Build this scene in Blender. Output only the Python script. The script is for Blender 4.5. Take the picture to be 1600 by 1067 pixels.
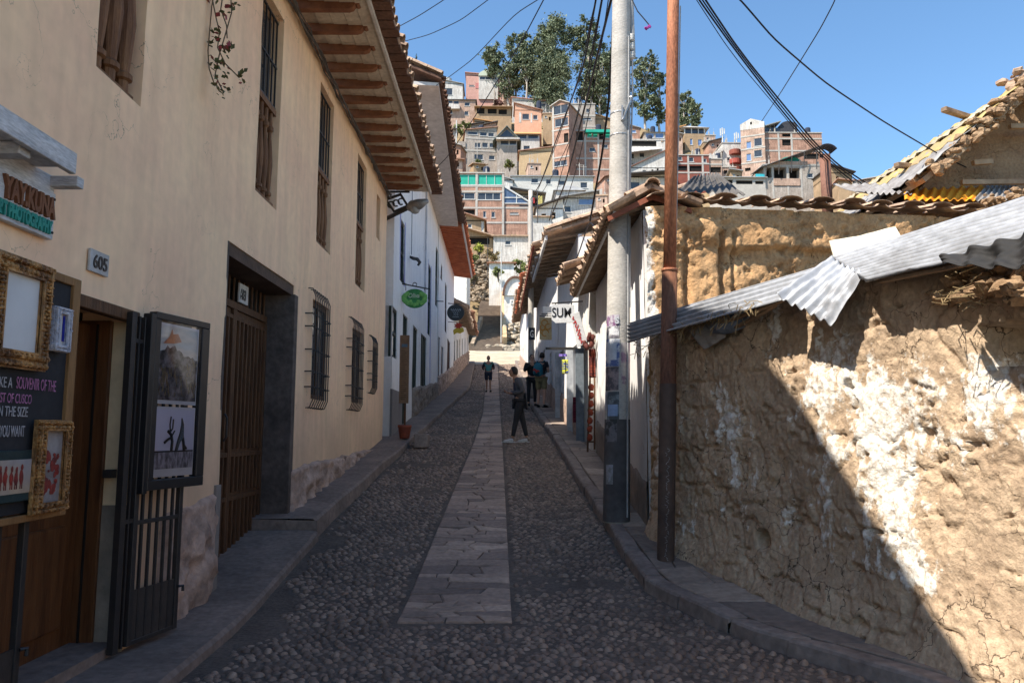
import bpy, bmesh, math, random
import numpy as np
from mathutils import Vector, Matrix

random.seed(7); rng = np.random.default_rng(7)
for o in list(bpy.data.objects): bpy.data.objects.remove(o, do_unlink=True)
S = bpy.context.scene
COL = S.collection
R_ = math.radians

# ------------------------------------------------------------------ camera
F = 1180.0; VX, VY = 779.0, 675.0; CZ = 1.65
pitch = math.atan((VY-533.5)/F); yaw = math.atan((800-VX)/F*math.cos(pitch))
cam = bpy.data.cameras.new('camera'); camo = bpy.data.objects.new('camera', cam); COL.objects.link(camo)
cam.lens = F/1600*36; cam.sensor_width = 36; cam.clip_end = 3000; cam.clip_start = 0.05
camo.location = (0, 0, CZ); camo.rotation_euler = (math.pi/2+pitch, 0, -yaw)
S.camera = camo
# ------------------------------------------------------------------ light
SUN = Vector((-1, -0.70, 1.53)).normalized()
w = bpy.data.worlds.new('World'); S.world = w; w.use_nodes = True
nt = w.node_tree; nt.nodes.clear()
sky = nt.nodes.new('ShaderNodeTexSky'); sky.sky_type = 'NISHITA'; sky.sun_disc = False
sky.sun_elevation = math.asin(SUN.z); sky.sun_rotation = math.atan2(SUN.x, SUN.y) % (2*math.pi)
sky.altitude = 200; sky.air_density = 1.0; sky.dust_density = 0.3; sky.ozone_density = 5
bg = nt.nodes.new('ShaderNodeBackground'); bg.inputs[1].default_value = 0.12
wo = nt.nodes.new('ShaderNodeOutputWorld')
tintn = nt.nodes.new('ShaderNodeMix'); tintn.data_type = 'RGBA'; tintn.blend_type = 'MULTIPLY'; tintn.inputs[0].default_value = 1; tintn.inputs[7].default_value = (.68, .77, .75, 1)
nt.links.new(sky.outputs[0], tintn.inputs[6]); nt.links.new(tintn.outputs[2], bg.inputs[0]); nt.links.new(bg.outputs[0], wo.inputs[0])
sl = bpy.data.lights.new('sun', 'SUN'); sl.energy = 3.45; sl.angle = R_(0.5); sl.color = (1.0, 0.92, 0.80)
so = bpy.data.objects.new('sun', sl); COL.objects.link(so)
so.rotation_euler = (-SUN).to_track_quat('-Z', 'Y').to_euler(); so.location = (-20, -20, 40)
S.view_settings.view_transform = 'Standard'; S.view_settings.look = 'None'
S.view_settings.exposure = 1.46; S.view_settings.gamma = 1
S.cycles.max_bounces = 10; S.cycles.diffuse_bounces = 8; S.cycles.glossy_bounces = 3
S.cycles.use_denoising = True

# ------------------------------------------------------------------ projection helpers
_f = Vector((math.sin(yaw)*math.cos(pitch), math.cos(yaw)*math.cos(pitch), math.sin(pitch)))
_r = Vector((math.cos(yaw), -math.sin(yaw), 0)); _u = _r.cross(_f)
def ray(px, py): return _f + _r*((px-800)/F) + _u*((533.5-py)/F)
def P(px, py, Y):
    d = ray(px, py); t = Y/d.y
    return Vector((d.x*t, Y, CZ+d.z*t))

class Fac:
    """vertical plane: origin (x,y,zb), angle of its local x axis; local y points into the building"""
    def __init__(s, x, y, ang, zb=0.0):
        s.x, s.y, s.a, s.zb = x, y, ang, zb
        s.d = Vector((math.cos(ang), math.sin(ang), 0)); s.n = Vector((-math.sin(ang), math.cos(ang), 0))
    def uv(s, px, py, off=0.0):
        d = ray(px, py); o = Vector((s.x, s.y, 0)) + s.n*off - Vector((0, 0, 0))
        t = s.n.dot(o)/s.n.dot(d)
        p = d*t
        q = p - Vector((s.x, s.y, 0))
        return s.d.dot(q), p.z+CZ-s.zb
    def U(s, px, py=675, off=0.0): return s.uv(px, py, off)[0]
    def rect(s, x0, y0, x1, y1, off=0.0):
        a = s.uv(x0, y0, off); b = s.uv(x1, y1, off)
        return (min(a[0], b[0]), max(a[0], b[0]), min(a[1], b[1]), max(a[1], b[1]))
def fac2(x0, y0, x1, y1, zb=0.0): return Fac(x0, y0, math.atan2(y1-y0, x1-x0), zb)

# ------------------------------------------------------------------ numpy noise
def _hash(ix, iy, iz, seed):
    h = (ix*374761393 + iy*668265263 + iz*2147483647*3 + seed*974634777).astype(np.int64)
    h = (h ^ (h >> 13))*1274126177; h = h ^ (h >> 16)
    return (h & 0xffff).astype(float)/65535.0
def vnoise(x, y, z=0, seed=0):
    x = np.asarray(x, float); y = np.asarray(y, float); z = np.asarray(z, float)+0*x
    ix, iy, iz = np.floor(x).astype(np.int64), np.floor(y).astype(np.int64), np.floor(z).astype(np.int64)
    fx, fy, fz = x-ix, y-iy, z-iz
    fx = fx*fx*(3-2*fx); fy = fy*fy*(3-2*fy); fz = fz*fz*(3-2*fz)
    def L(a, b, t): return a+(b-a)*t
    c = lambda a, b, d: _hash(ix+a, iy+b, iz+d, seed)
    return L(L(L(c(0,0,0), c(1,0,0), fx), L(c(0,1,0), c(1,1,0), fx), fy),
             L(L(c(0,0,1), c(1,0,1), fx), L(c(0,1,1), c(1,1,1), fx), fy), fz)
def fbm(x, y, z=0, oct=4, seed=0, gain=.5):
    s = 0; a = 1; t = 0
    for k in range(oct):
        s = s + a*vnoise(np.asarray(x)*2**k, np.asarray(y)*2**k, np.asarray(z)*2**k, seed+k); t += a; a *= gain
    return s/t-0.5

# ------------------------------------------------------------------ materials
MATS = {}
def M(name, c1, c2=None, scale=3.0, rough=.9, bump=.15, bscale=30, spec=.25, metal=0.0, streak=0.0,
      fine=.12, stretch=(1, 1, 1), tint=None, contrast=(.35, .65), trans=0.0, detail=6):
    if name in MATS: return MATS[name]
    m = bpy.data.materials.new(name); m.use_nodes = True; t = m.node_tree; N = t.nodes; Lk = t.links
    b = N['Principled BSDF']; b.inputs['Roughness'].default_value = rough
    b.inputs['Specular IOR Level'].default_value = spec; b.inputs['Metallic'].default_value = metal
    if trans: b.inputs['Transmission Weight'].default_value = trans
    c2 = c2 or tuple(v*.72 for v in c1)
    tc = N.new('ShaderNodeTexCoord'); mp = N.new('ShaderNodeMapping'); mp.inputs['Scale'].default_value = stretch
    Lk.new(tc.outputs['Object'], mp.inputs[0])
    n1 = N.new('ShaderNodeTexNoise'); n1.inputs['Scale'].default_value = scale; n1.inputs['Detail'].default_value = detail
    n1.inputs['Roughness'].default_value = .62
    Lk.new(mp.outputs[0], n1.inputs['Vector'])
    cr = N.new('ShaderNodeValToRGB'); cr.color_ramp.elements[0].position = contrast[0]; cr.color_ramp.elements[1].position = contrast[1]
    cr.color_ramp.elements[0].color = (*c2, 1); cr.color_ramp.elements[1].color = (*c1, 1)
    Lk.new(n1.outputs['Fac'], cr.inputs[0]); out = cr.outputs[0]
    def mul(out, fac_socket, lo, hi):
        mr = N.new('ShaderNodeMapRange'); mr.inputs['From Min'].default_value = .3; mr.inputs['From Max'].default_value = .7
        mr.inputs['To Min'].default_value = lo; mr.inputs['To Max'].default_value = hi
        Lk.new(fac_socket, mr.inputs[0])
        mx = N.new('ShaderNodeMix'); mx.data_type = 'RGBA'; mx.blend_type = 'MULTIPLY'; mx.inputs[0].default_value = 1
        Lk.new(out, mx.inputs[6]); Lk.new(mr.outputs[0], mx.inputs[7]); return mx.outputs[2]
    n2 = N.new('ShaderNodeTexNoise'); n2.inputs['Scale'].default_value = bscale; n2.inputs['Detail'].default_value = 5
    Lk.new(mp.outputs[0], n2.inputs['Vector'])
    if fine: out = mul(out, n2.outputs['Fac'], 1-fine, 1+fine*.6)
    if streak:
        m3 = N.new('ShaderNodeMapping'); m3.inputs['Scale'].default_value = (5, 5, .5)
        Lk.new(tc.outputs['Object'], m3.inputs[0])
        n3 = N.new('ShaderNodeTexNoise'); n3.inputs['Scale'].default_value = 1.2; n3.inputs['Detail'].default_value = 6
        Lk.new(m3.outputs[0], n3.inputs['Vector']); out = mul(out, n3.outputs['Fac'], 1-streak, 1.0+streak*.3)
    if tint:
        at = N.new('ShaderNodeAttribute'); at.attribute_name = 'tint'
        mx = N.new('ShaderNodeMix'); mx.data_type = 'RGBA'; mx.blend_type = 'MIX'
        Lk.new(at.outputs['Fac'], mx.inputs[0]); Lk.new(out, mx.inputs[6])
        mm = N.new('ShaderNodeMix'); mm.data_type = 'RGBA'; mm.blend_type = 'MULTIPLY'; mm.inputs[0].default_value = .5
        mm.inputs[6].default_value = (*tint, 1); Lk.new(out, mm.inputs[7])
        mm.inputs[0].default_value = 0.0
        Lk.new(mm.outputs[2], mx.inputs[7]); out = mx.outputs[2]
    Lk.new(out, b.inputs['Base Color'])
    if bump:
        bp = N.new('ShaderNodeBump'); bp.inputs['Strength'].default_value = min(1, bump); bp.inputs['Distance'].default_value = .02*max(1, bump)
        Lk.new(n2.outputs['Fac'], bp.inputs['Height'])
        bp2 = N.new('ShaderNodeBump'); bp2.inputs['Strength'].default_value = min(1, bump); bp2.inputs['Distance'].default_value = .06
        Lk.new(n1.outputs['Fac'], bp2.inputs['Height']); Lk.new(bp.outputs[0], bp2.inputs['Normal'])
        Lk.new(bp2.outputs[0], b.inputs['Normal'])
    MATS[name] = m; return m
def brickmat(name, c1, c2, mortar, w=.25, h=.11, rough=.9, zx=True):
    if name in MATS: return MATS[name]
    m = M(name, c1, c2, .8, rough, .2, 6, fine=.28, streak=.38); t = m.node_tree; N = t.nodes; Lk = t.links
    b = N['Principled BSDF']; src = b.inputs['Base Color'].links[0].from_socket
    tc = N.new('ShaderNodeTexCoord'); sp = N.new('ShaderNodeSeparateXYZ'); cb = N.new('ShaderNodeCombineXYZ')
    ad = N.new('ShaderNodeMath'); ad.operation = 'ADD'
    Lk.new(tc.outputs['Object'], sp.inputs[0]); Lk.new(sp.outputs[0], ad.inputs[0]); Lk.new(sp.outputs[1], ad.inputs[1])
    Lk.new(ad.outputs[0], cb.inputs[0]); Lk.new(sp.outputs[2], cb.inputs[1])
    br = N.new('ShaderNodeTexBrick'); br.inputs['Scale'].default_value = 1; br.inputs['Brick Width'].default_value = w
    br.inputs['Row Height'].default_value = h; br.inputs['Mortar Size'].default_value = .012
    br.inputs['Color1'].default_value = (1, 1, 1, 1); br.inputs['Color2'].default_value = (.72, .7, .7, 1)
    br.inputs['Mortar'].default_value = (*mortar, 1); Lk.new(cb.outputs[0], br.inputs['Vector'])
    mx = N.new('ShaderNodeMix'); mx.data_type = 'RGBA'; mx.blend_type = 'MULTIPLY'; mx.inputs[0].default_value = 1
    Lk.new(src, mx.inputs[6]); Lk.new(br.outputs['Color'], mx.inputs[7]); Lk.new(mx.outputs[2], b.inputs['Base Color'])
    return m

cream = M('cream_plaster', (.95, .68, .43), (.86, .57, .38), .7, .85, .12, 9, streak=.12, fine=.06)
def weather(m, crack=.006, zlo=1.0, zhi=2.4, dirt=.5):
    """hairline cracks and splash dirt along the foot"""
    t = m.node_tree; N = t.nodes; Lk = t.links; b = N['Principled BSDF']; src = b.inputs['Base Color'].links[0].from_socket
    tc = N.new('ShaderNodeTexCoord'); vo = N.new('ShaderNodeTexVoronoi'); vo.feature = 'DISTANCE_TO_EDGE'; vo.inputs['Scale'].default_value = .75
    nz = N.new('ShaderNodeTexNoise'); nz.inputs['Scale'].default_value = 2.2; nz.inputs['Detail'].default_value = 8
    va = N.new('ShaderNodeVectorMath'); va.operation = 'MULTIPLY_ADD'; va.inputs[1].default_value = (1.3, 1.3, 1.3)
    Lk.new(tc.outputs['Object'], nz.inputs['Vector']); Lk.new(nz.outputs['Color'], va.inputs[0]); Lk.new(tc.outputs['Object'], va.inputs[2]); Lk.new(va.outputs[0], vo.inputs['Vector'])
    n4 = N.new('ShaderNodeTexNoise'); n4.inputs['Scale'].default_value = .8; n4.inputs['Detail'].default_value = 6; Lk.new(tc.outputs['Object'], n4.inputs['Vector'])
    m4 = N.new('ShaderNodeMapRange'); m4.inputs['From Min'].default_value = .47; m4.inputs['From Max'].default_value = .62; m4.inputs['To Max'].default_value = crack; Lk.new(n4.outputs['Fac'], m4.inputs[0])
    lt = N.new('ShaderNodeMath'); lt.operation = 'LESS_THAN'; Lk.new(vo.outputs[0], lt.inputs[0]); Lk.new(m4.outputs[0], lt.inputs[1])
    sp = N.new('ShaderNodeSeparateXYZ'); Lk.new(tc.outputs['Object'], sp.inputs[0])
    zz = N.new('ShaderNodeMath'); zz.operation = 'MULTIPLY_ADD'; zz.inputs[1].default_value = 2.6; Lk.new(n4.outputs['Fac'], zz.inputs[0]); Lk.new(sp.outputs[2], zz.inputs[2])
    mr = N.new('ShaderNodeMapRange'); mr.inputs['From Min'].default_value = zlo+1.3; mr.inputs['From Max'].default_value = zhi+1.3; mr.inputs['To Min'].default_value = dirt; mr.inputs['To Max'].default_value = 0; Lk.new(zz.outputs[0], mr.inputs[0])
    mx = N.new('ShaderNodeMix'); mx.data_type = 'RGBA'; Lk.new(mr.outputs[0], mx.inputs[0]); Lk.new(src, mx.inputs[6]); mx.inputs[7].default_value = (.36, .28, .2, 1)
    m2 = N.new('ShaderNodeMix'); m2.data_type = 'RGBA'; Lk.new(lt.outputs[0], m2.inputs[0]); Lk.new(mx.outputs[2], m2.inputs[6]); m2.inputs[7].default_value = (.40, .30, .21, 1); Lk.new(m2.outputs[2], b.inputs['Base Color'])
weather(cream, .0028)
cream2 = M('cream_reveal', (.76, .62, .40), (.66, .52, .32), 1.2, .85, .1, 12)
white = M('white_plaster', (.84, .83, .82), (.76, .75, .75), 1.1, .85, .12, 10, streak=.12, fine=.05)
whiteold = M('old_white_plaster', (.84, .83, .80), (.64, .60, .55), 1.4, .9, .25, 12, streak=.22)
weather(white, .004, 1.2, 3.2, .35); weather(whiteold, .008, .6, 2.4, .35)
lav = M('lavender_paint', (.42, .42, .66), (.36, .36, .6), 2, .85, .05, 20)
beige = M('beige_plaster', (.62, .43, .27), (.52, .35, .22), 1.2, .9, .12, 12, streak=.1)
stone = M('rough_stone', (.56, .41, .33), (.26, .19, .155), 4.5, .95, .6, 14)
greystone = M('dark_grey_paint', (.125, .10, .088), (.075, .06, .054), 3, .8, .25, 12, fine=.2)
concrete = M('concrete', (.42, .40, .37), (.30, .28, .26), 2.0, .92, .25, 18)
sidew = M('pavement_concrete', (.26, .205, .175), (.165, .132, .115), 1.8, .93, .35, 16, fine=.25)
wooddk = M('dark_brown_wood', (.13, .062, .028), (.06, .028, .014), 3, .6, .25, 22, stretch=(6, 6, .6), fine=.2)
woodmd = M('brown_wood', (.24, .12, .055), (.13, .06, .03), 3, .65, .25, 22, stretch=(6, 6, .6), fine=.2)
woodrf = M('weathered_wood', (.34, .24, .16), (.18, .12, .08), 3, .85, .3, 20, fine=.2)
redwood = M('stained_rafter', (.27, .12, .06), (.17, .07, .04), 4, .75, .2, 20)
paleboard = M('pale_soffit_board', (.62, .54, .43), (.46, .38, .29), 2, .8, .15, 16, fine=.15)
whiteboard_ = M('whitewashed_board', (.66, .64, .62), (.5, .48, .46), 2, .8, .15, 16)
iron = M('black_iron', (.018, .018, .02), (.03, .026, .024), 8, .5, .1, 40, spec=.5)
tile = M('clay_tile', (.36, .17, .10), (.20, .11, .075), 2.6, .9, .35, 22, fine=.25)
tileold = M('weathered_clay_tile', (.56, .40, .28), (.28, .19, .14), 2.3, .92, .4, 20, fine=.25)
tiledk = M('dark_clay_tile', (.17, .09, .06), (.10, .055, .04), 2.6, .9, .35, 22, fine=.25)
redtile = M('red_clay_tile', (.50, .17, .08), (.34, .10, .05), 2.6, .85, .3, 22)
glass = M('dark_window_glass', (.03, .035, .045), (.05, .055, .065), 1.5, .12, 0, 10, spec=.6, fine=0)
dark = M('dark_interior', (.012, .011, .010), (.02, .017, .015), 3, .95, 0, 10)
black = M('black_paint', (.012, .012, .014), (.02, .02, .022), 3, .4, .03, 30, spec=.4)
adobe = None

# ------------------------------------------------------------------ objects
def tag(o, label=None, cat=None, group=None, kind=None):
    if label: o['label'] = label
    if cat: o['category'] = cat
    if group: o['group'] = group
    if kind: o['kind'] = kind
    return o
def thing(name, label, cat, loc=(0, 0, 0), rz=0, group=None):
    o = bpy.data.objects.new(name, None); COL.objects.link(o); o.empty_display_size = .2
    o.location = loc; o.rotation_euler = (0, 0, rz); return tag(o, label, cat, group)
def fthing(fac, name, label, cat, group=None): return thing(name, label, cat, (fac.x, fac.y, fac.zb), fac.a, group)

class MB:
    def __init__(s): s.v = []; s.f = []; s.m = []; s.t = []; s.mi = 0; s.xf = None; s.tv = 0.0
    def add(s, vs, fs):
        n = len(s.v)
        if s.xf is not None: vs = [tuple(s.xf @ Vector(p)) for p in vs]
        s.v.extend([tuple(map(float, p)) for p in vs]); s.f.extend([tuple(int(i)+n for i in f) for f in fs]); s.m.extend([s.mi]*len(fs))
        s.t.extend([s.tv]*len(vs)); return s
    def box(s, x0, x1, y0, y1, z0, z1):
        if x1 < x0: x0, x1 = x1, x0
        if y1 < y0: y0, y1 = y1, y0
        if z1 < z0: z0, z1 = z1, z0
        return s.add([(x0,y0,z0),(x1,y0,z0),(x1,y1,z0),(x0,y1,z0),(x0,y0,z1),(x1,y0,z1),(x1,y1,z1),(x0,y1,z1)],
                     [(0,3,2,1),(4,5,6,7),(0,1,5,4),(1,2,6,5),(2,3,7,6),(3,0,4,7)])
    def bar(s, a, b, w, h=None, up=(0, 0, 1)):
        a = Vector(a); b = Vector(b); d = (b-a).normalized(); h = h or w; up = Vector(up)
        if abs(d.dot(up)) > .98: up = Vector((1, 0, 0))
        r = d.cross(up).normalized()*w/2; u = r.cross(d).normalized()*h/2
        vs = [a-r-u, a+r-u, a+r+u, a-r+u, b-r-u, b+r-u, b+r+u, b-r+u]
        return s.add(vs, [(0,1,2,3),(7,6,5,4),(0,4,5,1),(1,5,6,2),(2,6,7,3),(3,7,4,0)])
    def tube(s, pts, r, n=8, cap=True):
        pts = [Vector(p) for p in pts]; rs = r if isinstance(r, (list, tuple)) else [r]*len(pts)
        vs = []; fs = []; up = Vector((0, 0, 1)); pr = None
        for i, p in enumerate(pts):
            d = (pts[min(i+1, len(pts)-1)]-pts[max(i-1, 0)]).normalized()
            if pr is None:
                a = d.cross(up) if abs(d.z) < .95 else d.cross(Vector((1, 0, 0)))
            else: a = pr - d*pr.dot(d)
            a.normalize(); pr = a; b = d.cross(a)
            for k in range(n):
                t = 2*math.pi*k/n; vs.append(p+(a*math.cos(t)+b*math.sin(t))*rs[i])
        for i in range(len(pts)-1):
            for k in range(n): fs.append((i*n+k, i*n+(k+1) % n, (i+1)*n+(k+1) % n, (i+1)*n+k))
        if cap: fs.append(tuple(range(n))[::-1]); fs.append(tuple((len(pts)-1)*n+k for k in range(n)))
        return s.add(vs, fs)
    def lathe(s, prof, c=(0, 0, 0), n=12):
        vs = []; fs = []
        for r, z in prof:
            for k in range(n):
                t = 2*math.pi*k/n; vs.append((c[0]+r*math.cos(t), c[1]+r*math.sin(t), c[2]+z))
        for i in range(len(prof)-1):
            for k in range(n): fs.append((i*n+k, i*n+(k+1) % n, (i+1)*n+(k+1) % n, (i+1)*n+k))
        fs.append(tuple(range(n))[::-1]); fs.append(tuple((len(prof)-1)*n+k for k in range(n)))
        return s.add(vs, fs)
    def prism(s, poly, y0, y1):
        """polygon in local x,z extruded along y"""
        n = len(poly); vs = [(p[0], y0, p[1]) for p in poly]+[(p[0], y1, p[1]) for p in poly]
        fs = [tuple(range(n)), tuple(range(n, 2*n))[::-1]]+[(i, i+n, (i+1) % n+n, (i+1) % n) for i in range(n)]
        return s.add(vs, fs)
    def grid(s, A):
        """A: array (n,m,3)"""
        n, m = A.shape[:2]; b = len(s.v); V = A.reshape(-1, 3)
        i, j = np.meshgrid(np.arange(n-1), np.arange(m-1), indexing='ij'); q = (i*m+j).ravel()
        Fq = np.stack([q, q+m, q+m+1, q+1], 1)
        return s.add(V, Fq)
    def ell(s, c, r, nu=10, nv=7, jit=0.0):
        vs = [(c[0], c[1], c[2]-r[2])]; fs = []
        for i in range(1, nv):
            ph = -math.pi/2+math.pi*i/nv
            for k in range(nu):
                t = 2*math.pi*k/nu; j = 1+random.uniform(-jit, jit)
                vs.append((c[0]+r[0]*math.cos(ph)*math.cos(t)*j, c[1]+r[1]*math.cos(ph)*math.sin(t)*j, c[2]+r[2]*math.sin(ph)*j))
        vs.append((c[0], c[1], c[2]+r[2])); T = len(vs)-1
        for k in range(nu): fs.append((0, 1+(k+1) % nu, 1+k)); fs.append((T, 1+(nv-2)*nu+k, 1+(nv-2)*nu+(k+1) % nu))
        for i in range(nv-2):
            for k in range(nu): fs.append((1+i*nu+k, 1+i*nu+(k+1) % nu, 1+(i+1)*nu+(k+1) % nu, 1+(i+1)*nu+k))
        return s.add(vs, fs)
    def mesh(s, name, mats, smooth=False, bevel=0.0, tint=False):
        me = bpy.data.meshes.new(name); me.from_pydata(s.v, [], s.f)
        for m in (mats if isinstance(mats, (list, tuple)) else [mats]): me.materials.append(m)
        if any(s.m): me.polygons.foreach_set('material_index', s.m)
        if tint:
            a = me.attributes.new('tint', 'FLOAT', 'POINT'); a.data.foreach_set('value', s.t)
        if bevel:
            bm = bmesh.new(); bm.from_mesh(me)
            bmesh.ops.bevel(bm, geom=bm.edges[:], offset=bevel, segments=1, affect='EDGES', clamp_overlap=True)
            bm.to_mesh(me); bm.free()
        if smooth: me.polygons.foreach_set('use_smooth', [True]*len(me.polygons))
        me.update(); return me
    def build(s, name, mats, parent=None, smooth=False, bevel=0.0, tint=False, loc=None, rz=None):
        o = bpy.data.objects.new(name, s.mesh(name, mats, smooth, bevel, tint)); COL.objects.link(o)
        if parent: o.parent = parent
        if loc is not None: o.location = loc
        if rz is not None: o.rotation_euler = (0, 0, rz)
        return o
def single(mb, name, mats, label, cat, group=None, kind=None, center=True, **k):
    """top-level object made of one mesh; origin moved to its base centre"""
    o = mb.build(name, mats, **k)
    if center and len(mb.v):
        V = np.empty(len(o.data.vertices)*3); o.data.vertices.foreach_get('co', V); V = V.reshape(-1, 3)
        c = (V.min(0)+V.max(0))/2; c[2] = V[:, 2].min(); V -= c; o.data.vertices.foreach_set('co', V.ravel()); o.location = c; o.data.update()
    return tag(o, label, cat, group, kind)
def copy_tree(o, parent=None):
    c = o.copy(); COL.objects.link(c); c.parent = parent
    for ch in list(o.children): copy_tree(ch, c)
    return c
def rtext(s, name, size, mat, parent, u, y, z, align='LEFT', sx=1.0, ext=.004, rot=None, bold=0.0, shear=0.0):
    cu = bpy.data.curves.new('t', 'FONT'); cu.body = s; cu.size = size; cu.extrude = ext; cu.align_x = align; cu.offset = bold; cu.shear = shear
    to = bpy.data.objects.new('t', cu); COL.objects.link(to)
    me = bpy.data.meshes.new_from_object(to.evaluated_get(bpy.context.evaluated_depsgraph_get()))
    bpy.data.objects.remove(to); me.materials.clear(); me.materials.append(mat)
    o = bpy.data.objects.new(name, me); COL.objects.link(o); o.parent = parent; o.location = (u, y, z)
    o.rotation_euler = rot or (math.pi/2, 0, 0); o.scale = (sx, 1, 1); return o

# ------------------------------------------------------------------ wall with openings
def wall_holes(mb, u0, u1, z0, z1, holes, depth=.3, wave=.012, step=.35, seed=1, y=0.0, topz=None):
    us = {u0, u1}; zs = {z0, z1}
    for a, b, c, d in holes: us |= {a, b}; zs |= {c, d}
    def sub(S_):
        L = sorted(x for x in S_); out = [L[0]]
        for x in L[1:]:
            n = max(1, int(round((x-out[-1])/step))); a = out[-1]
            out += [a+(x-a)*k/n for k in range(1, n+1)]
        return out
    us = sub({x for x in us if u0 <= x <= u1}); zs = sub({x for x in zs if z0 <= x <= z1})
    Uu, Zz = np.meshgrid(us, zs, indexing='ij')
    Yy = y + wave*2*fbm(Uu*.9, Zz*.9, 0, 3, seed)
    ZZ = Zz.copy()
    if topz is not None:
        T = np.array([topz(u) for u in us]); fr = (Zz-z0)/(z1-z0); ZZ = np.where(Zz > z1-1e-6, T[:, None], Zz)
    inside = lambda u, z: any(a < u < b and c < z < d for a, b, c, d in holes)
    idx = {}; vs = []; fs = []
    def vid(i, j, back=0):
        k = (i, j, back)
        if k not in idx:
            idx[k] = len(vs); vs.append((Uu[i, j], Yy[i, j] if not back else y+depth, ZZ[i, j]))
        return idx[k]
    n, m = len(us), len(zs)
    H = np.zeros((n-1, m-1), bool)
    for i in range(n-1):
        for j in range(m-1):
            H[i, j] = inside((us[i]+us[i+1])/2, (zs[j]+zs[j+1])/2)
    for i in range(n-1):
        for j in range(m-1):
            if not H[i, j]: fs.append((vid(i, j), vid(i+1, j), vid(i+1, j+1), vid(i, j+1)))
            else:
                if i == 0 or not H[i-1, j]: fs.append((vid(i, j), vid(i, j+1), vid(i, j+1, 1), vid(i, j, 1)))
                if i == n-2 or not H[i+1, j]: fs.append((vid(i+1, j), vid(i+1, j, 1), vid(i+1, j+1, 1), vid(i+1, j+1)))
                if j == 0 or not H[i, j-1]: fs.append((vid(i, j), vid(i, j, 1), vid(i+1, j, 1), vid(i+1, j)))
                if j == m-2 or not H[i, j+1]: fs.append((vid(i, j+1), vid(i+1, j+1), vid(i+1, j+1, 1), vid(i, j+1, 1)))
    mb.add(vs, fs)
def shell(mb, u0, u1, z0, z1, D, y=0.0):
    """sides, back and top of a building body behind its front sheet"""
    mb.add([(u0,y,z0),(u0,D,z0),(u0,D,z1),(u0,y,z1),(u1,y,z0),(u1,D,z0),(u1,D,z1),(u1,y,z1)],
           [(0,3,2,1),(4,5,6,7),(1,2,6,5),(3,7,6,2)])

# ------------------------------------------------------------------ barrel tile roofs
def barrel(mb, p, d, nrm, side, L, r0, r1, inv=False, seg=6, thick=.014, flat=.85):
    """half barrel tile from p along d"""
    vs = []; fs = []; sg = -1 if inv else 1
    for rr in (0, thick):
        for e, r in ((0, r0), (1, r1)):
            for k in range(seg+1):
                a = math.pi*k/seg; q = p + d*(L*e) + side*(math.cos(a)*(r-rr)) + nrm*(sg*math.sin(a)*(r-rr)*flat)
                vs.append(q)
    n = seg+1
    for k in range(seg):
        fs.append((k, k+1, n+k+1, n+k)); fs.append((2*n+k, 3*n+k, 3*n+k+1, 2*n+k+1)); fs.append((k, 2*n+k, 2*n+k+1, k+1))
        fs.append((n+k, n+k+1, 3*n+k+1, 3*n+k))
    mb.add(vs, fs)
def tile_roof(mb, u0, u1, ye, ze, yr, zr, pitch_w=.21, L=.36, jit=.012, zfun=None, pans=True, under=True, flat=.85):
    """eave at y=ye (z=ze) rising to y=yr (z=zr); local coordinates"""
    run = Vector((0, yr-ye, zr-ze)); Ls = run.length; d = run.normalized(); side = Vector((1, 0, 0)); nrm = side.cross(d)
    if nrm.z < 0: nrm = -nrm
    nc = max(1, int((u1-u0)/pitch_w)); nr = max(1, int(round(Ls/L))); Lr = Ls/nr
    for c in range(nc):
        uc = u0+(c+.5)*(u1-u0)/nc; dz = zfun(uc) if zfun else 0
        oj = random.uniform(-.04, .04)
        for r in range(nr):
            j = lambda k=1: random.uniform(-jit, jit)*k
            p = Vector((uc+j(), ye, ze+dz+.035)) + d*(Lr*r+(oj if r == 0 else 0)+j(1.5)) + nrm*(.012+j(.6))
            dd = (d+side*j(2)+nrm*(-.035+j(1.0))).normalized()
            barrel(mb, p, dd, nrm, side, Lr*1.12, pitch_w*.40, pitch_w*.33, flat=flat)
            if pans and r == 0:
                p2 = Vector((uc+pitch_w/2+j(), ye, ze+dz+.05)) + d*(.01+j(2))
                barrel(mb, p2, d, nrm, side, Lr*1.1, pitch_w*.36, pitch_w*.40, inv=True, flat=flat)
    if under:
        a = Vector((u0, ye, ze-.02)) ; b = Vector((u1, ye, ze-.02))
        z0 = zfun(u0) if zfun else 0; z1 = zfun(u1) if zfun else 0
        a.z += z0; b.z += z1; a += d*.05; b += d*.05
        c = b+run; e = a+run; t = nrm*.05
        mb.add([a, b, c, e, a+t, b+t, c+t, e+t], [(0,1,2,3),(7,6,5,4),(0,4,5,1),(1,5,6,2),(2,6,7,3),(3,7,4,0)])
def ridge_tiles(mb, a, b, r=.1, L=.36):
    a = Vector(a); b = Vector(b); d = (b-a); n = max(1, int(d.length/L)); d.normalize(); side = d.cross(Vector((0, 0, 1))).normalized(); up = side.cross(d)
    for k in range(n):
        barrel(mb, a+d*((b-a).length*k/n)+Vector((0, 0, random.uniform(-.01, .01))), (d+up*.03).normalized(), up, side, (b-a).length/n*1.15, r, r*.85)

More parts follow.
